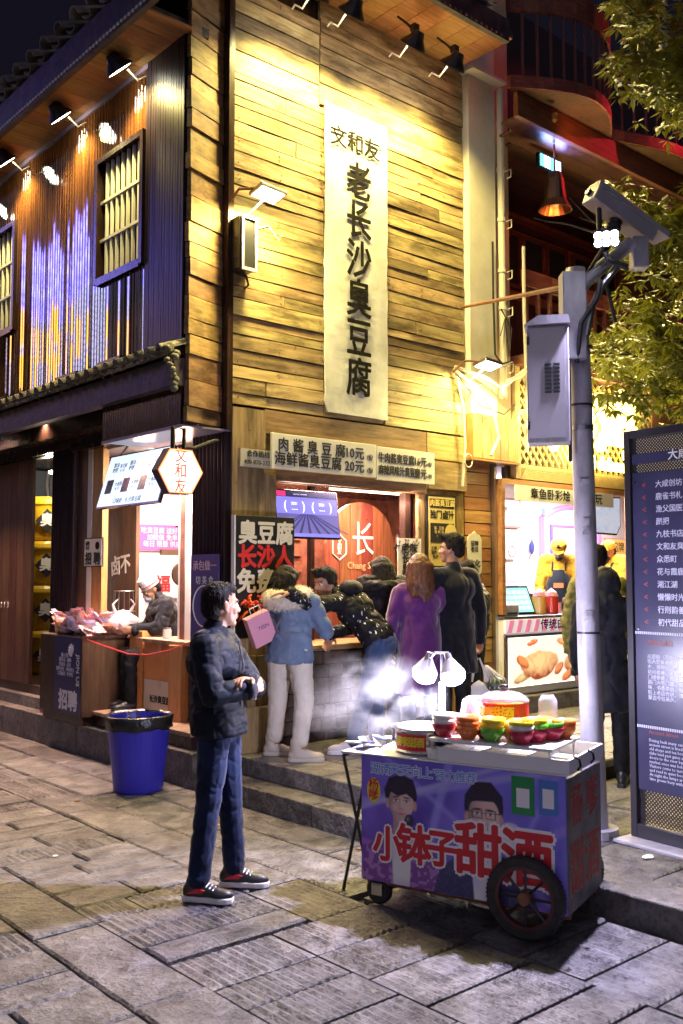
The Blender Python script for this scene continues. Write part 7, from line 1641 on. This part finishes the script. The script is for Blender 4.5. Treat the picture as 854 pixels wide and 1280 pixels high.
# man in the grey jacket
GRY = cloth('charcoal_nylon', (.022, .024, .030), (.055, .058, .07), rough=.5, sheen=0)
r, D, MT = person('shorter man in a charcoal padded jacket with head bowed, beside the orange boards', (1.24, 8.95, .28), 165,
    dict(hed=(.07, 0, 1.44), nek=(.03, 0, 1.34), che=(.0, 0, 1.18), shR=(0, -.17, 1.29), shL=(0, .17, 1.29), elL=(.02, .24, 1.03), wrL=(.20, .14, .96), elR=(.02, -.24, 1.03), wrR=(.20, -.14, .96), hdL=(.7, -.7, 0), hdR=(.7, .7, 0)), 'jacket', GRY, BLK, BS, BS, 'short', HB, head_fwd=(.85, .1, -.5), s=1.0, vox=.012, seed=40, tops=dict(amp=.012, quilt=.008, qs=.08), infl=.16)
# stall worker in the white cap
DKC = cloth('dark_work_jacket', (.008, .009, .016), (.02, .022, .03), rough=.6)
wpos = W3(.42, 1.75, .42)
r, D, MT = person('stall worker in a white cap and dark hooded jacket bent over her work', (wpos.x, wpos.y, .42), 205,
    dict(pel=(-.05, 0, .62), che=(.03, 0, .92), nek=(.08, 0, 1.06), hed=(.14, 0, 1.15), shR=(.03, -.17, 1.01), shL=(.03, .17, 1.01), elR=(.10, -.22, .78), elL=(.10, .22, .78), wrR=(.30, -.06, .76), wrL=(.30, .08, .76), hdR=(.9, .3, 0), hdL=(.9, -.3, 0),
         hipR=(-.05, -.09, .58), hipL=(-.05, .09, .58), knR=(.36, -.10, .52), knL=(.36, .10, .52), anR=(.34, -.1, .09), anL=(.34, .1, .09)), 'jacket', DKC, BLK, BS, BS, 'short', HB, head_fwd=(.80, .12, -.58), s=1.0, vox=.012, seed=46, tops=dict(amp=.012), infl=.2)
CAPM = cloth('white_cotton_cap', (.72, .70, .74), (.8, .78, .8), rough=.7)
Mh = frame(D['hed'], (.80, .12, -.58)); MB().lathe([(.094, .030), (.097, .05), (.096, .10), (.090, .135), (.055, .155), (.0, .158)], 20, Mh @ Matrix.Translation((-.015, 0, .0))).build('cap', CAPM, r, smooth=False)
MB().lathe([(.0985, .052), (.0985, .066), (.097, .066), (.097, .052)], 20, Mh @ Matrix.Translation((-.015, 0, .0))).build('cap_band', mat('red_trim', (.5, .1, .12)), r)
MB().ell(Mh @ Vector((.075, 0, -.06)), (.04, .045, .035), Mh).build('face_mask', mat('blue_mask', (.25, .35, .5), rough=.7), r, smooth=True)
stl = thing('stool', 'low dark stool under the seated stall worker', 'stool', (wpos.x + .05, wpos.y + .02, .42), 0, world=True)
MB().lathe([(0, .40), (.16, .40), (.16, .44), (0, .44)], 18).build('seat', K['counter'], stl)
for i in range(4): MB().cyl((.1 * cos(pi / 4 + i * pi / 2), .1 * sin(pi / 4 + i * pi / 2), .40), (.15 * cos(pi / 4 + i * pi / 2), .15 * sin(pi / 4 + i * pi / 2), 0), .014).build('leg', K['counter'], stl)
# workers in yellow
YEL = cloth('yellow_sweatshirt', (.48, .25, .012), (.66, .38, .03), rough=.8, scale=4); APR = cloth('black_apron', (.012, .018, .022), rough=.7)
for k, (ab, lab_, yw, hp) in enumerate((((5.45, .72), 'worker in yellow sweatshirt, yellow cap and black apron behind the bright counter', 250, (.72, .05, -.5)), ((6.45, .62), 'second worker in yellow, mostly hidden behind the grey post', 215, (.9, 0, -.3)))):
    w = W3(ab[0], ab[1], .475)
    r, D, MT = person(lab_, (w.x, w.y, .475), yw, dict(hed=(.07, 0, 1.50), nek=(.03, 0, 1.38), che=(.01, 0, 1.22), elL=(.10, .24, 1.02), wrL=(.32, .16, .93), elR=(.10, -.24, 1.02), wrR=(.32, -.16, .93), hdL=(.9, -.3, -.2), hdR=(.9, .3, -.2)), 'sweatshirt', YEL, BLK, BS, BS, 'short', HB, head_fwd=hp, s=1.03, vox=.013, seed=50 + k, tops=dict(amp=.012), infl=.14)
    Mh = frame(D['hed'], hp); MB().lathe([(.101, .035), (.102, .06), (.094, .105), (.06, .135), (0, .145)], 20, Mh @ Matrix.Translation((-.012, 0, .0))).build('cap', YEL, r); MB().prism([(.06, -.07), (.13, -.055), (.16, 0), (.13, .055), (.06, .07)], .032, .042, Mh).build('peak', YEL, r)
    MB().ell(Mh @ Vector((.07, 0, -.07)), (.045, .05, .035), Mh).build('face_mask', K['black'], r, smooth=True)
    ap = MB(); pr_ = [(.155, -.13), (.165, 0), (.155, .13)]
    for (z, w_, x_) in ((1.30, .09, .150), (1.12, .15, .165), (.95, .17, .170), (.6, .19, .175)):
        for y in (-1, -.5, 0, .5, 1): ap.v.append((x_ - .05 * abs(y) ** 2 + .012, y * w_, z))
    for i in range(3):
        for j in range(4): ap.f.append((i * 5 + j, i * 5 + j + 1, i * 5 + j + 6, i * 5 + j + 5))
    ao = ap.build('apron', APR, r, smooth=True, fixn=False); sm = ao.modifiers.new('thick', 'SOLIDIFY'); sm.thickness = .008
    for y in (-.08, .08): MB().tube([(.15, y, 1.29), (.12, y, 1.38), (.03, y, 1.42)], .010, 6).build('strap', APR, r)
    bx(.176, .186, -.06, .06, 1.08, 1.14).build('badge', mat('orange_badge', (.8, .25, .08)) if 'orange_badge' not in bpy.data.materials else bpy.data.materials['orange_badge'], r)
# customers behind the post
OLV = cloth('olive_patterned_nylon', (.10, .09, .02), (.34, .32, .10), rough=.6, scale=14)
r, D, MT = person('customer in an olive patterned jacket and blue jeans, half hidden by the post', (2.12, 7.95, .28), 60, dict(elL=(.0, .27, 1.06), wrL=(.02, .26, .82), knR=(.03, -.13, .49), anR=(-.08, -.19, .09)), 'jacket', OLV, DENIM, BS, BS, 'short', HB, head_fwd=(1, .2, -.1), s=.98, vox=.012, seed=60, tops=dict(amp=.012, quilt=.006, qs=.09), infl=.04)
r, D, MT = person('customer in a long black hooded coat just right of the post', (2.00, 7.30, .14), 75, dict(hed=(.03, 0, 1.50), nek=(.0, 0, 1.40), elR=(.04, -.25, 1.08), wrR=(.22, -.10, 1.06), hdR=(.6, .8, 0)), 'coat', DKC, BLK, BS, BS, 'short', HB, head_fwd=(1, 0, -.2), s=.97, vox=.012, seed=66, coat=.36, tops=dict(amp=.014, sc=5, st=(1, 1, .6)), infl=.0)
hd = MB().ell((-.02, 0, 1.49), (.125, .115, .15)).ell((-.05, 0, 1.38), (.12, .14, .10)); me = remesh(hd, .012, 3); disp(me, folds(.01, 9, 3)); put('hood', me, DKC, r)

# pink shopping bag held at the girl's side
t = thing('shopping_bag', "pink paper shopping bag with a flap hanging behind the girl's shoulder", 'bag', (-.66, 7.52, 1.14), radians(28), world=True)
PK = mat('pink_paper', (.72, .32, .42), rough=.5); PK2 = mat('violet_pink_paper', (.45, .22, .50), rough=.5)
Mb = Matrix.Translation((.07, 0, .04)) @ Matrix.Rotation(radians(-24), 4, 'Y') @ Matrix.Rotation(radians(8), 4, 'X') @ Matrix.Scale(.82, 4)
bx(-.12, .12, -.05, .05, .0, .30, Mb).build('bag', PK, t, bevel=.004); bx(.1215, .1245, -.048, .048, .01, .29, Mb).build('gusset', PK2, t)
txt(t, 'TEEN', .05, mat('dark_violet_letter', (.12, .05, .2)), (0, 0, 0)).matrix_local = Mb @ Matrix.Translation((.02, -.053, .17)) @ RF
MB().tube([Mb @ Vector(p) for p in ((-.06, -.05, .29), (-.05, -.03, .38), (.05, -.03, .38), (.06, -.05, .29))], .004, 5).build('handle', K['white'], t)

# ================================================================== BIN, CABINET, CARTONS
t = thing('rubbish_bin', 'round blue plastic bin lined with a black bag standing before the steps', 'bin', (-1.62, 7.78, 0), .3, world=True)
prof = [(0, .004), (.19, .004), (.195, .02), (.252, .56), (.259, .565), (.259, .58), (.248, .58), (.185, .02), (0, .02)]
MB().lathe(prof, 36).build('bin', K['bluebin'], t, smooth=False)
lin = MB(); n = 48
for k, (r_, z) in enumerate(((.222, .36), (.236, .50), (.252, .575), (.260, .60), (.268, .59), (.270, .555), (.269, .52), (.266, .495))):
    for j in range(n):
        a = 2 * pi * j / n; q = .012 * noise.noise(Vector((cos(a) * 5, sin(a) * 5, k * .6))); q2 = .022 * noise.noise(Vector((cos(a) * 3, sin(a) * 3, 9))) * (k / 7); lin.v.append(((r_ + q) * cos(a), (r_ + q) * sin(a), z + q2 * (1 if k > 4 else .3)))
for k in range(7):
    for j in range(n): lin.f.append((k * n + j, k * n + (j + 1) % n, (k + 1) * n + (j + 1) % n, (k + 1) * n + j))
lin.build('bin_liner', K['binbag'], t, smooth=True, fixn=False)
MB().lathe([(0, .34), (.22, .34), (.22, .33), (0, .33)], 20).build('rubbish', K['earth'], t)
# JION US cabinet
t = thing('display_cabinet', 'dark brown cabinet with a navy recruiting poster, piled with snack packets', 'cabinet', (-.30, 2.0, .28))
A0, A1, B0, B1 = -.33, .26, 1.98, 2.92
bx(A0, A1, B0, B1, .36, 1.12).build('case', K['counter'], t, bevel=.006); bx(A0 + .03, A1 - .03, B0 + .03, B1 - .03, .28, .36).build('foot', K['dark_lacq'], t)
MB().box(A0 - .012, A0 - .001, B0 - .012, B0 + .012, .34, 1.13).box(A1 - .02, A1 + .012, B0 - .012, B0 - .001, .34, 1.13).box(A0, A1, B0 - .012, B0 - .001, 1.10, 1.13).build('edge_trim', K['dark_lacq'], t)
bx(A0 - .006, A0 - .0015, B0 + .02, B1 - .35, .38, 1.11).build('poster', mat('navy_recruiting_poster', (.035, .035, .12), rough=.4), t)
wl_ = mat('pale_poster_letter', (.75, .74, .8), rough=.5)
txt(t, '招聘', .20, wl_, (A0 - .008, 2.26, .49), RL, bold=.05, ex=.001, sp=1.05)
o = txt(t, 'JION US', .085, wl_, (0, 0, 0), RL, bold=.03, ex=.001); o.matrix_local = Matrix.Translation(Vector((A0 - .008, 2.06, .80)) - ori(t)) @ RL @ Matrix.Rotation(-pi / 2, 4, 'Z')
txt(t, '加入我们\n服务员 · 厨师\n收银员 · 店长\n包吃包住 · 月休四天\n工资面议 · 年终奖', .045, wl_, (A0 - .008, 2.33, .84), RL, ex=.001)
fl_ = MB()
for i in range(6): a = pi * (.2 + i * .16); fl_.tube([(A0 - .008, 2.20, .93), (A0 - .009, 2.20 - .05 * cos(a), .96 + .05 * sin(a)), (A0 - .008, 2.20 - .07 * cos(a + .4), .98 + .07 * sin(a + .4))], [.008, .010, .003], 5)
fl_.build('printed_flame', wl_, t)
SN = [mat('snack_pack_' + n_, c, c2, scale=22, rough=.25, thr=(.4, .6)) for n_, c, c2 in (('pink', (.8, .25, .35), (.88, .8, .8)), ('violet', (.4, .3, .65), (.8, .75, .85)), ('white', (.75, .7, .7), (.7, .15, .12)), ('cream', (.75, .6, .4), (.8, .3, .2)))]
for i in range(110):
    a = R.uniform(A0 + .04, A1 - .02); b = R.uniform(B0 + .06, B1 - .1); z = 1.14 + R.uniform(0, .17) * (1 if b > 2.1 else .5)
    M = Matrix.Translation(Vector((a, b, z)) - Vector((-.30, 2.0, .28))) @ Matrix.Rotation(R.uniform(0, 3.1), 4, 'Z') @ Matrix.Rotation(R.uniform(.2, 1.1), 4, 'X')
    p = MB(); w, h_ = .06, .09
    vs = [(-w, -h_, 0), (w, -h_, 0), (w, h_, 0), (-w, h_, 0), (0, 0, .018), (0, 0, -.018), (-w * .6, -h_ * .7, .014), (w * .6, -h_ * .7, .014), (w * .6, h_ * .7, .014), (-w * .6, h_ * .7, .014), (-w * .6, -h_ * .7, -.014), (w * .6, -h_ * .7, -.014), (w * .6, h_ * .7, -.014), (-w * .6, h_ * .7, -.014)]
    p.add([M @ Vector(v) for v in vs], [(0, 1, 7, 6), (1, 2, 8, 7), (2, 3, 9, 8), (3, 0, 6, 9), (6, 7, 4), (7, 8, 4), (8, 9, 4), (9, 6, 4), (1, 0, 10, 11), (2, 1, 11, 12), (3, 2, 12, 13), (0, 3, 13, 10), (11, 10, 5), (12, 11, 5), (13, 12, 5), (10, 13, 5)])
    q = MB(); q.f = p.f; base = Vector((-.30, 2.0, .28)); q.v = [tuple(Vector(v)) for v in p.v]
    o = q.build('snack_packet', SN[i % 4], None); o.matrix_world = BF @ Matrix.Translation(base)
    tag(o, ['pink', 'violet', 'white and red', 'cream'][i % 4] + ' crinkled snack packet in the heap on the dark cabinet', 'packet', 'snack packets heaped on the cabinet')
t = thing('plastic_bag', 'crumpled white carrier bag with red print on top of the snack packets', 'bag', (.16, 2.12, 1.15)); tb = bagmesh(.17, .12, .22, 5); tb.build('bag', mat('translucent_bag', (.75, .68, .70), (.75, .3, .35), scale=7, thr=(.5, .62), rough=.3, bump=.9), t, smooth=True, fixn=False) if False else None
tb = bagmesh(.17, .12, .22, 5); tb.v = [(v[0] + .16, v[1] + 2.12, v[2] + 1.15) for v in tb.v]; tb.build('bag', mat('crumpled_bag', (.78, .70, .72), (.7, .28, .32), scale=7, thr=(.5, .66), rough=.3, bump=.9), t, smooth=True, fixn=False)
for sg in (-1, 1): MB().tube([(.16 + sg * .08, 2.12, 1.34), (.16 + sg * .12, 2.10, 1.42), (.16 + sg * .07, 2.09, 1.47)], [.02, .01, .005], 6).build('handle', BAGM, t)
t = thing('barrier_string', 'thin red cord strung from the cabinet across the stall to the column', 'cord', (-.3, 1.96, 1.1)); MB().tube([(-.30, 1.95, 1.10), (-.2, 1.75, 1.04), (-.16, 1.4, .99), (-.14, 1.1, 1.0), (-.12, .75, 1.06), (-.10, .47, 1.14)], .005, 6).build('string', K['redprint'], t)
t = thing('pink_box', 'narrow magenta box standing on the kerb behind the cabinet', 'box', (-.16, 3.0, .28)); bx(-.22, -.06, 2.98, 3.16, .285, .86).build('box', mat('magenta_box', (.35, .03, .14), rough=.5), t, bevel=.004); bx(-.223, -.2205, 3.0, 3.14, .5, .75).build('printed_mark', mat('pink_mark', (.7, .25, .35)), t)
def carton(a0, a1, b0, b1, z0, z1, label, m=None):
    t = thing('carton', label, 'carton', ((a0 + a1) / 2, (b0 + b1) / 2, z0), 0, 'cartons stacked in front of the stall worker')
    bx(a0, a1, b0, b1, z0 + .001, z1).build('box', m or K['carton'], t, bevel=.004); bx(a0 - .002, a1 + .002, (b0 + b1) / 2 - .025, (b0 + b1) / 2 + .025, z1 - .07, z1 + .002).build('tape', K['tape'], t)
WC = mat('white_carton', (.62, .56, .50), rough=.8)
carton(.10, .42, 1.62, 1.86, .42, .80, 'lower orange carton at the left of the stack in the stall'); carton(.10, .42, 1.62, 1.86, .80, 1.18, 'upper orange carton at the left of the stack in the stall')
carton(.10, .55, 1.02, 1.58, .42, .74, 'white printed carton at the bottom of the stack under the work table', WC); carton(.10, .55, 1.02, 1.58, .742, 1.08, 'wide orange carton on the white one in the stall')
txt(bld, '长沙臭豆腐', .075, K['ink'], (.096, 1.28, .56), RL, bold=.02, ex=.001)
t = thing('work_table', 'wooden work table with a thick plank leg in the stall', 'table', (.4, 1.1, .42)); bx(.04, .75, .62, 1.60, 1.085, 1.12).build('table_top', K['deck'], t, bevel=.004); bx(.02, .10, .80, 1.01, .42, 1.085).build('leg', K['orange_wood'], t, bevel=.004); bx(.02, .09, .52, .60, .42, .95).build('leg', K['orange_wood'], t)
t = thing('cutting_boards', 'two round dark wicker trays hanging on a rail in the stall', 'tray', (1.0, 1.3, 1.6))
for i, a in enumerate((.95, 1.19)): MB().lathe([(0, -.015), (.12, -.015), (.13, .0), (.12, .015), (0, .015)], 20, Matrix.Translation((a, 2.3 - .0, 1.72)) @ Matrix.Rotation(pi / 2, 4, 'X')).build('tray', K['counter'], t)
bx(.7, 1.7, 2.30, 2.34, 1.92, 1.98).build('rail', K['counter'], t)
wallsheet('pink_poster', 'pink poster with slanted writing on the pale wall of the stall', 'poster', .80, 1.40, 1.98, 2.28, 2.99, K['white'], mat('hot_pink_poster', (.80, .12, .35), rough=.5), lambda t: txt(t, '吃臭豆腐 送好礼\n加微信 免单\n每日 限量 供应', .075, K['white'], (1.10, 2.962, 2.13), ex=.001), .004)
wallsheet('blue_sheet', 'blue sheet pinned low on the pale stall wall', 'poster', 1.35, 1.60, 1.25, 1.68, 2.95, K['white'], mat('blue_sheet_print', (.12, .3, .65), rough=.5))
wallsheet('red_writing_sheet', 'white sheet with red writing behind the wicker trays', 'poster', .90, 1.3, 1.45, 1.75, 2.97, K['white'], K['white'], lambda t: txt(t, '福', .2, K['redprint'], (1.1, 2.94, 1.6), bold=.03, ex=.001))
t = thing('wire_basket', 'wire strainer basket hanging beside the stall worker', 'basket', (.22, 2.2, 1.25)); 
bk = MB()
for i in range(12):
    a = 2 * pi * i / 12; bk.tube([(.22 + .10 * cos(a), 2.2 + .10 * sin(a), 1.55), (.22 + .11 * cos(a), 2.2 + .11 * sin(a), 1.35), (.22 + .07 * cos(a), 2.2 + .07 * sin(a), 1.25)], .003, 4)
bk.build('basket_wire', K['metal'], t, kind='stuff')
for z, r_ in ((1.55, .10), (1.35, .11), (1.25, .07)): MB().tube([(.22 + r_ * cos(2 * pi * i / 16), 2.2 + r_ * sin(2 * pi * i / 16), z) for i in range(17)], .005, 5).build('hoop', K['metal'], t)
MB().lathe([(0, 1.09), (.09, 1.09), (.11, 1.24), (0, 1.24)], 18, Matrix.Translation((.22, 2.2, 0))).build('paper_tub', K['carton'], t)
for i, (a, b, l_) in enumerate(((.30, .72, 'small carton tray on the right end of the work table'), (.42, .95, 'carton tray of sauces in the middle of the work table'))):
    t = thing('food_tray', l_, 'tray', (a, b, 1.12), 0, 'trays on the work table'); bx(a - .09, a + .09, b - .1, b + .1, 1.121, 1.19).build('tray', K['carton'], t, bevel=.004); bx(a - .07, a + .07, b - .08, b + .08, 1.18, 1.20).build('food', mat('red_sauce_food', (.5, .08, .03), (.7, .4, .2), scale=30), t)
t = thing('stall_lamp', 'strip lamp on the stall ceiling above the worker', 'lamp', (.8, 1.8, 2.9)); bx(.3, 1.5, 1.8, 1.86, 2.92, 2.955).build('tube', glow('stall_strip', (1, .85, .75), 4), t); area('lamp_light', t, (.8, 1.83, 2.9), (.7, 1.83, 1), 75, (1, .78, .68), 1.0, .3)
area('lamp_light', t, (.1, 1.2, 2.75), (-.6, .6, 0), 70, (1, .60, .45), .5, .5)
area('lamp_light', t, (.12, .95, 2.7), (.42, 1.75, 1.2), 45, (1, .82, .72), .4, .3)  # added light on the worker's front, apart from the ceiling strip
for i, (a, b, c_, h_) in enumerate(((.22, .70, (.55, .08, .04), .12), (.30, .86, (.62, .5, .3), .16), (.18, 1.30, (.6, .6, .6), .10), (.50, 1.45, (.35, .15, .05), .18), (.62, 1.28, (.7, .65, .6), .14))):
    t = thing('seasoning_jar', ['small red jar', 'tall cream jar', 'low grey jar', 'tall brown jar', 'white jar'][i] + ' among the food on the stall work table', 'jar', (a, b, 1.121), 0, 'jars on the work table')
    MB().lathe([(0, 1.122), (.038, 1.122), (.04, 1.13), (.04, 1.12 + h_ * .8), (.03, 1.12 + h_ * .85), (0, 1.12 + h_ * .85)], 14, Matrix.Translation((a, b, 0))).build('jar', mat('jar_%s' % 'abcde'[i], c_, rough=.3), t); MB().lathe([(0, 1.12 + h_ * .851), (.034, 1.12 + h_ * .851), (.034, 1.12 + h_), (0, 1.12 + h_)], 14, Matrix.Translation((a, b, 0))).build('lid', K['redprint'] if i % 2 else K['metal'], t)
t = thing('added_worker_lamp', 'small added lamp over the stall work table that lights the worker', 'lamp', (.10, .62, 2.1))  # lamp added to light the worker's front, not an existing stall fitting
MB().lathe([(.02, .10), (.06, .0), (.055, .0), (.015, .09)], 14, Matrix.Translation((.10, .62, 2.12))).build('shade', K['metal'], t); MB().ell((.10, .62, 2.14), (.03, .03, .03)).build('bulb', glow('added_worker_bulb', (1, .85, .7), 12), t); MB().tube([(.10, .62, 2.21), (.12, .55, 2.3), (.2, .50, 2.3)], .008, 5).build('bracket', K['cable'], t)
spot('lamp_light', t, (.10, .62, 2.10), (.42, 1.7, 1.2), 55, (1, .84, .72), 120, .7, .04)
# drums
YD = mat('yellow_drum', (.62, .38, .01), (.70, .46, .03), rough=.35, scale=3)
for i in range(4):
    z = .50 + i * .545; t = thing('yellow_drum', ['lowest yellow lidded drum in the stack, at floor level', 'yellow lidded drum with a black diamond, second from the floor', 'yellow lidded drum with a black diamond, second from the top', 'topmost yellow lidded drum with a black diamond'][i], 'drum', (.62, 4.92, z), 0, 'yellow drums stacked in the doorway')
    MB().lathe([(0, z + .002), (.21, z + .002), (.235, z + .04), (.275, z + .40), (.29, z + .44), (.0, z + .44)], 30, Matrix.Translation((.62, 4.92, 0))).build('drum', YD, t)
    MB().lathe([(.0, z + .441), (.305, z + .441), (.31, z + .46), (.305, z + .50), (.28, z + .535), (.0, z + .54)], 30, Matrix.Translation((.62, 4.92, 0))).build('lid', YD, t)
    Md = Matrix.Translation(Vector((.62, 4.92, z + .24)) - ori(t)) @ Matrix.Rotation(radians(-26), 4, 'Z')
    MB().prism([(0, -.15), (.14, 0), (0, .15), (-.14, 0)], -.290, -.268, Matrix.Translation(ori(t)) @ Md @ RY).build('diamond', K['black'], t)
    o = txt(t, '臭', .17, K['white'], (0, 0, 0), bold=.045, ex=.001); o.matrix_local = Md @ Matrix.Translation((0, -.2925, 0)) @ RF
t = thing('meter_box', 'pale meter box and pipework on the wall above the drums', 'meter box', (.98, 5.0, 2.4)); bx(.9, .99, 5.2, 5.5, 2.75, 3.0).build('box', K['galv'], t)
for i in range(5): MB().tube([(.95, 4.9 + i * .18, 2.6), (.93, 4.95 + i * .18, 2.9), (.96, 5.1 + i * .15, 3.1)], .02, 6).build('pipe', K['galv'], t)
t = thing('store_lamp', 'small lamp in the drum store ceiling', 'lamp', (.5, 4.5, 2.9)); MB().lathe([(0, 2.96), (.06, 2.96), (.06, 2.93), (0, 2.93)], 14, Matrix.Translation((.45, 4.4, 0))).build('lamp_glass', g_warm, t); point('lamp_light', t, (.35, 4.3, 2.85), 25, (1, .85, .6), .05)

# ================================================================== TREE
t = thing('street_tree', 'leafy evergreen street tree lit yellow from below behind the board', 'tree', (3.85, 7.6, .14), 0, world=True)
bark = mat('grey_bark', (.06, .045, .035), (.14, .11, .08), rough=.9, scale=14, bump=.8); leafm = mat('evergreen_leaf', (.10, .12, .012), (.32, .32, .045), rough=.35, scale=1.5, var=.2)
tp = [(0, 0, 0), (.04, .02, 1.2), (-.05, 0, 2.5), (-.15, -.05, 3.6), (-.22, -.1, 4.8), (-.25, -.15, 6.0)]
tk = MB().tube(tp, [.13, .11, .10, .085, .06, .025], 12); tk.build('trunk', bark, t, smooth=True)
TR = random.Random(77); tips = []; lm = MB()
def limb(p, d, L, r, depth):
    pts = [p]; q = p
    for k in range(4):
        d = (d + Vector((TR.uniform(-.25, .25), TR.uniform(-.25, .25), TR.uniform(-.12, .2)))).normalized(); q = q + d * L / 4; pts.append(q)
    lm.tube(pts, [r, r * .8, r * .6, r * .45, r * .3], 6)
    if depth:
        for k in range(4): limb(pts[TR.randrange(1, 5)], (d + Vector((TR.uniform(-.9, .9), TR.uniform(-.9, .9), TR.uniform(-.5, .6)))).normalized(), L * .62, r * .5, depth - 1)
    else: tips.extend(pts[1:])
for (h_, dx, dy, dz, L) in ((2.5, -.9, -.5, .25, 1.5), (2.9, -.9, .0, .3, 1.7), (3.3, -.8, -.7, .5, 1.6), (3.7, -.9, -.3, .5, 1.5), (4.2, -.6, -.6, .8, 1.4), (4.7, -.6, .2, 1, 1.3), (5.3, -.3, -.2, 1, 1.1), (3.0, .6, -.4, .4, 1.3), (4.0, .7, .3, .7, 1.3), (2.7, -.5, .8, .3, 1.2)):
    zz_ = h_; k = min(4, int(zz_ / 1.2)); a = Vector(tp[k]).lerp(Vector(tp[k + 1]), (zz_ - tp[k][2]) / (tp[k + 1][2] - tp[k][2])); limb(a, Vector((dx, dy, dz)).normalized(), L * .80, .035, 2)
lm.build('branch', bark, t, kind='stuff')
lv = MB()
for p in tips:
    for c in range(TR.randint(9, 14)):
        q = p + Vector((TR.gauss(0, .10), TR.gauss(0, .10), TR.gauss(0, .09)))
        if q.x < (-1.68 if q.z > 3.7 else -1.95) + .27 * q.y + .18 * noise.noise(q * 1.5): continue
        for k in range(TR.randint(6, 11)):
            a = TR.uniform(0, 2 * pi); d = Vector((cos(a), sin(a), TR.uniform(-.95, .35))).normalized(); L = TR.uniform(.055, .11); w = d.cross(Vector((0, 0, 1))).normalized() * L * .17; u = d.cross(w).normalized() * L * .08
            o_ = q + d * .012; lv.add([o_, o_ + d * L * .45 + w + u, o_ + d * L + Vector((0, 0, -.02)), o_ + d * L * .45 - w + u], [(0, 1, 2), (0, 2, 3)])
P_l = leafm.node_tree.nodes['Principled BSDF']; tr_l = leafm.node_tree.nodes.new('ShaderNodeBsdfTranslucent'); tr_l.inputs[0].default_value = (.40, .42, .04, 1); mx_l = leafm.node_tree.nodes.new('ShaderNodeMixShader'); mx_l.inputs[0].default_value = .35
leafm.node_tree.links.new(P_l.outputs[0], mx_l.inputs[1]); leafm.node_tree.links.new(tr_l.outputs[0], mx_l.inputs[2]); leafm.node_tree.links.new(mx_l.outputs[0], leafm.node_tree.nodes['Material Output'].inputs[0])
lv.build('leaves', leafm, t, kind='stuff', fixn=False)

# ================================================================== STEAM over the pot
sm_ = thing('steam', 'white steam drifting left from the open steel pot on the cart', 'steam', C2W(.265, .20, ZT + .13), 0, world=True)
m_ = bpy.data.materials.new('steam'); m_.use_nodes = True; N = m_.node_tree.nodes; L = m_.node_tree.links; N.remove(N['Principled BSDF'])
pv = N.new('ShaderNodeVolumePrincipled'); pv.inputs['Color'].default_value = (.95, .95, .97, 1); pv.inputs['Anisotropy'].default_value = .2; L.new(pv.outputs[0], N['Material Output'].inputs['Volume'])
tc = N.new('ShaderNodeTexCoord'); nz = N.new('ShaderNodeTexNoise'); nz.inputs['Scale'].default_value = 5.0; nz.inputs['Detail'].default_value = 4; nz.inputs['Distortion'].default_value = .35; mp = N.new('ShaderNodeMapping'); mp.inputs['Scale'].default_value = (.8, 1, 1.3); L.new(tc.outputs['Object'], mp.inputs[0]); L.new(mp.outputs[0], nz.inputs['Vector'])
gr = N.new('ShaderNodeTexGradient'); gr.gradient_type = 'SPHERICAL'; mp2 = N.new('ShaderNodeMapping'); mp2.inputs['Location'].default_value = (.64, 0, -.50); mp2.inputs['Scale'].default_value = (2.38, 5.0, 3.57); L.new(tc.outputs['Object'], mp2.inputs[0]); L.new(mp2.outputs[0], gr.inputs[0])
mr = N.new('ShaderNodeMapRange'); mr.inputs['From Min'].default_value = .45; mr.inputs['From Max'].default_value = .74; L.new(nz.outputs['Fac'], mr.inputs['Value'])
mu = N.new('ShaderNodeMath'); mu.operation = 'MULTIPLY'; L.new(mr.outputs[0], mu.inputs[0]); L.new(gr.outputs['Fac'], mu.inputs[1])
mu2 = N.new('ShaderNodeMath'); mu2.operation = 'MULTIPLY'; mu2.inputs[1].default_value = 5.0; L.new(mu.outputs[0], mu2.inputs[0]); L.new(mu2.outputs[0], pv.inputs['Density'])
MB().ell((-.27, 0, .14), (.42, .20, .28), None, 20, 12).build('vapour', m_, sm_, kind='stuff')

# ================================================================== LITTER ON THE PAVING
LT = random.Random(19)
for i, (a, b, l_, sz) in enumerate(((-1.9, -.9, 'tiny scrap of white paper on the paving left of the man', .022), (-1.15, .35, 'small brown leaf on the paving in front of the bin', .03), (-.75, -.95, 'orange peel scrap on the paving beside the steps', .02), (-.40, -2.0, 'dry leaf lying against the lower step', .03), (-2.9, -1.6, 'cigarette end on the paving at the left', .012), (-1.3, -3.3, 'flattened bottle cap on the ribbed paving', .012), (.35, -3.55, 'folded white ticket on the lower terrace beside the cart', .05))):
    z = .146 if a > 0 else .004
    P_ = [(sz * cos(2 * pi * k / 7) * LT.uniform(.6, 1), sz * .7 * sin(2 * pi * k / 7) * LT.uniform(.6, 1)) for k in range(7)]
    m = MB().prism(P_, 0, .004); m.v = [(v[0] + a, v[1] + b, v[2] + z) for v in m.v]
    solo('litter', m, [K['white'], K['rust'], K['carton'], K['rust'], K['offwhite'], K['metal'], K['white']][i], l_, 'litter', (a, b, z))
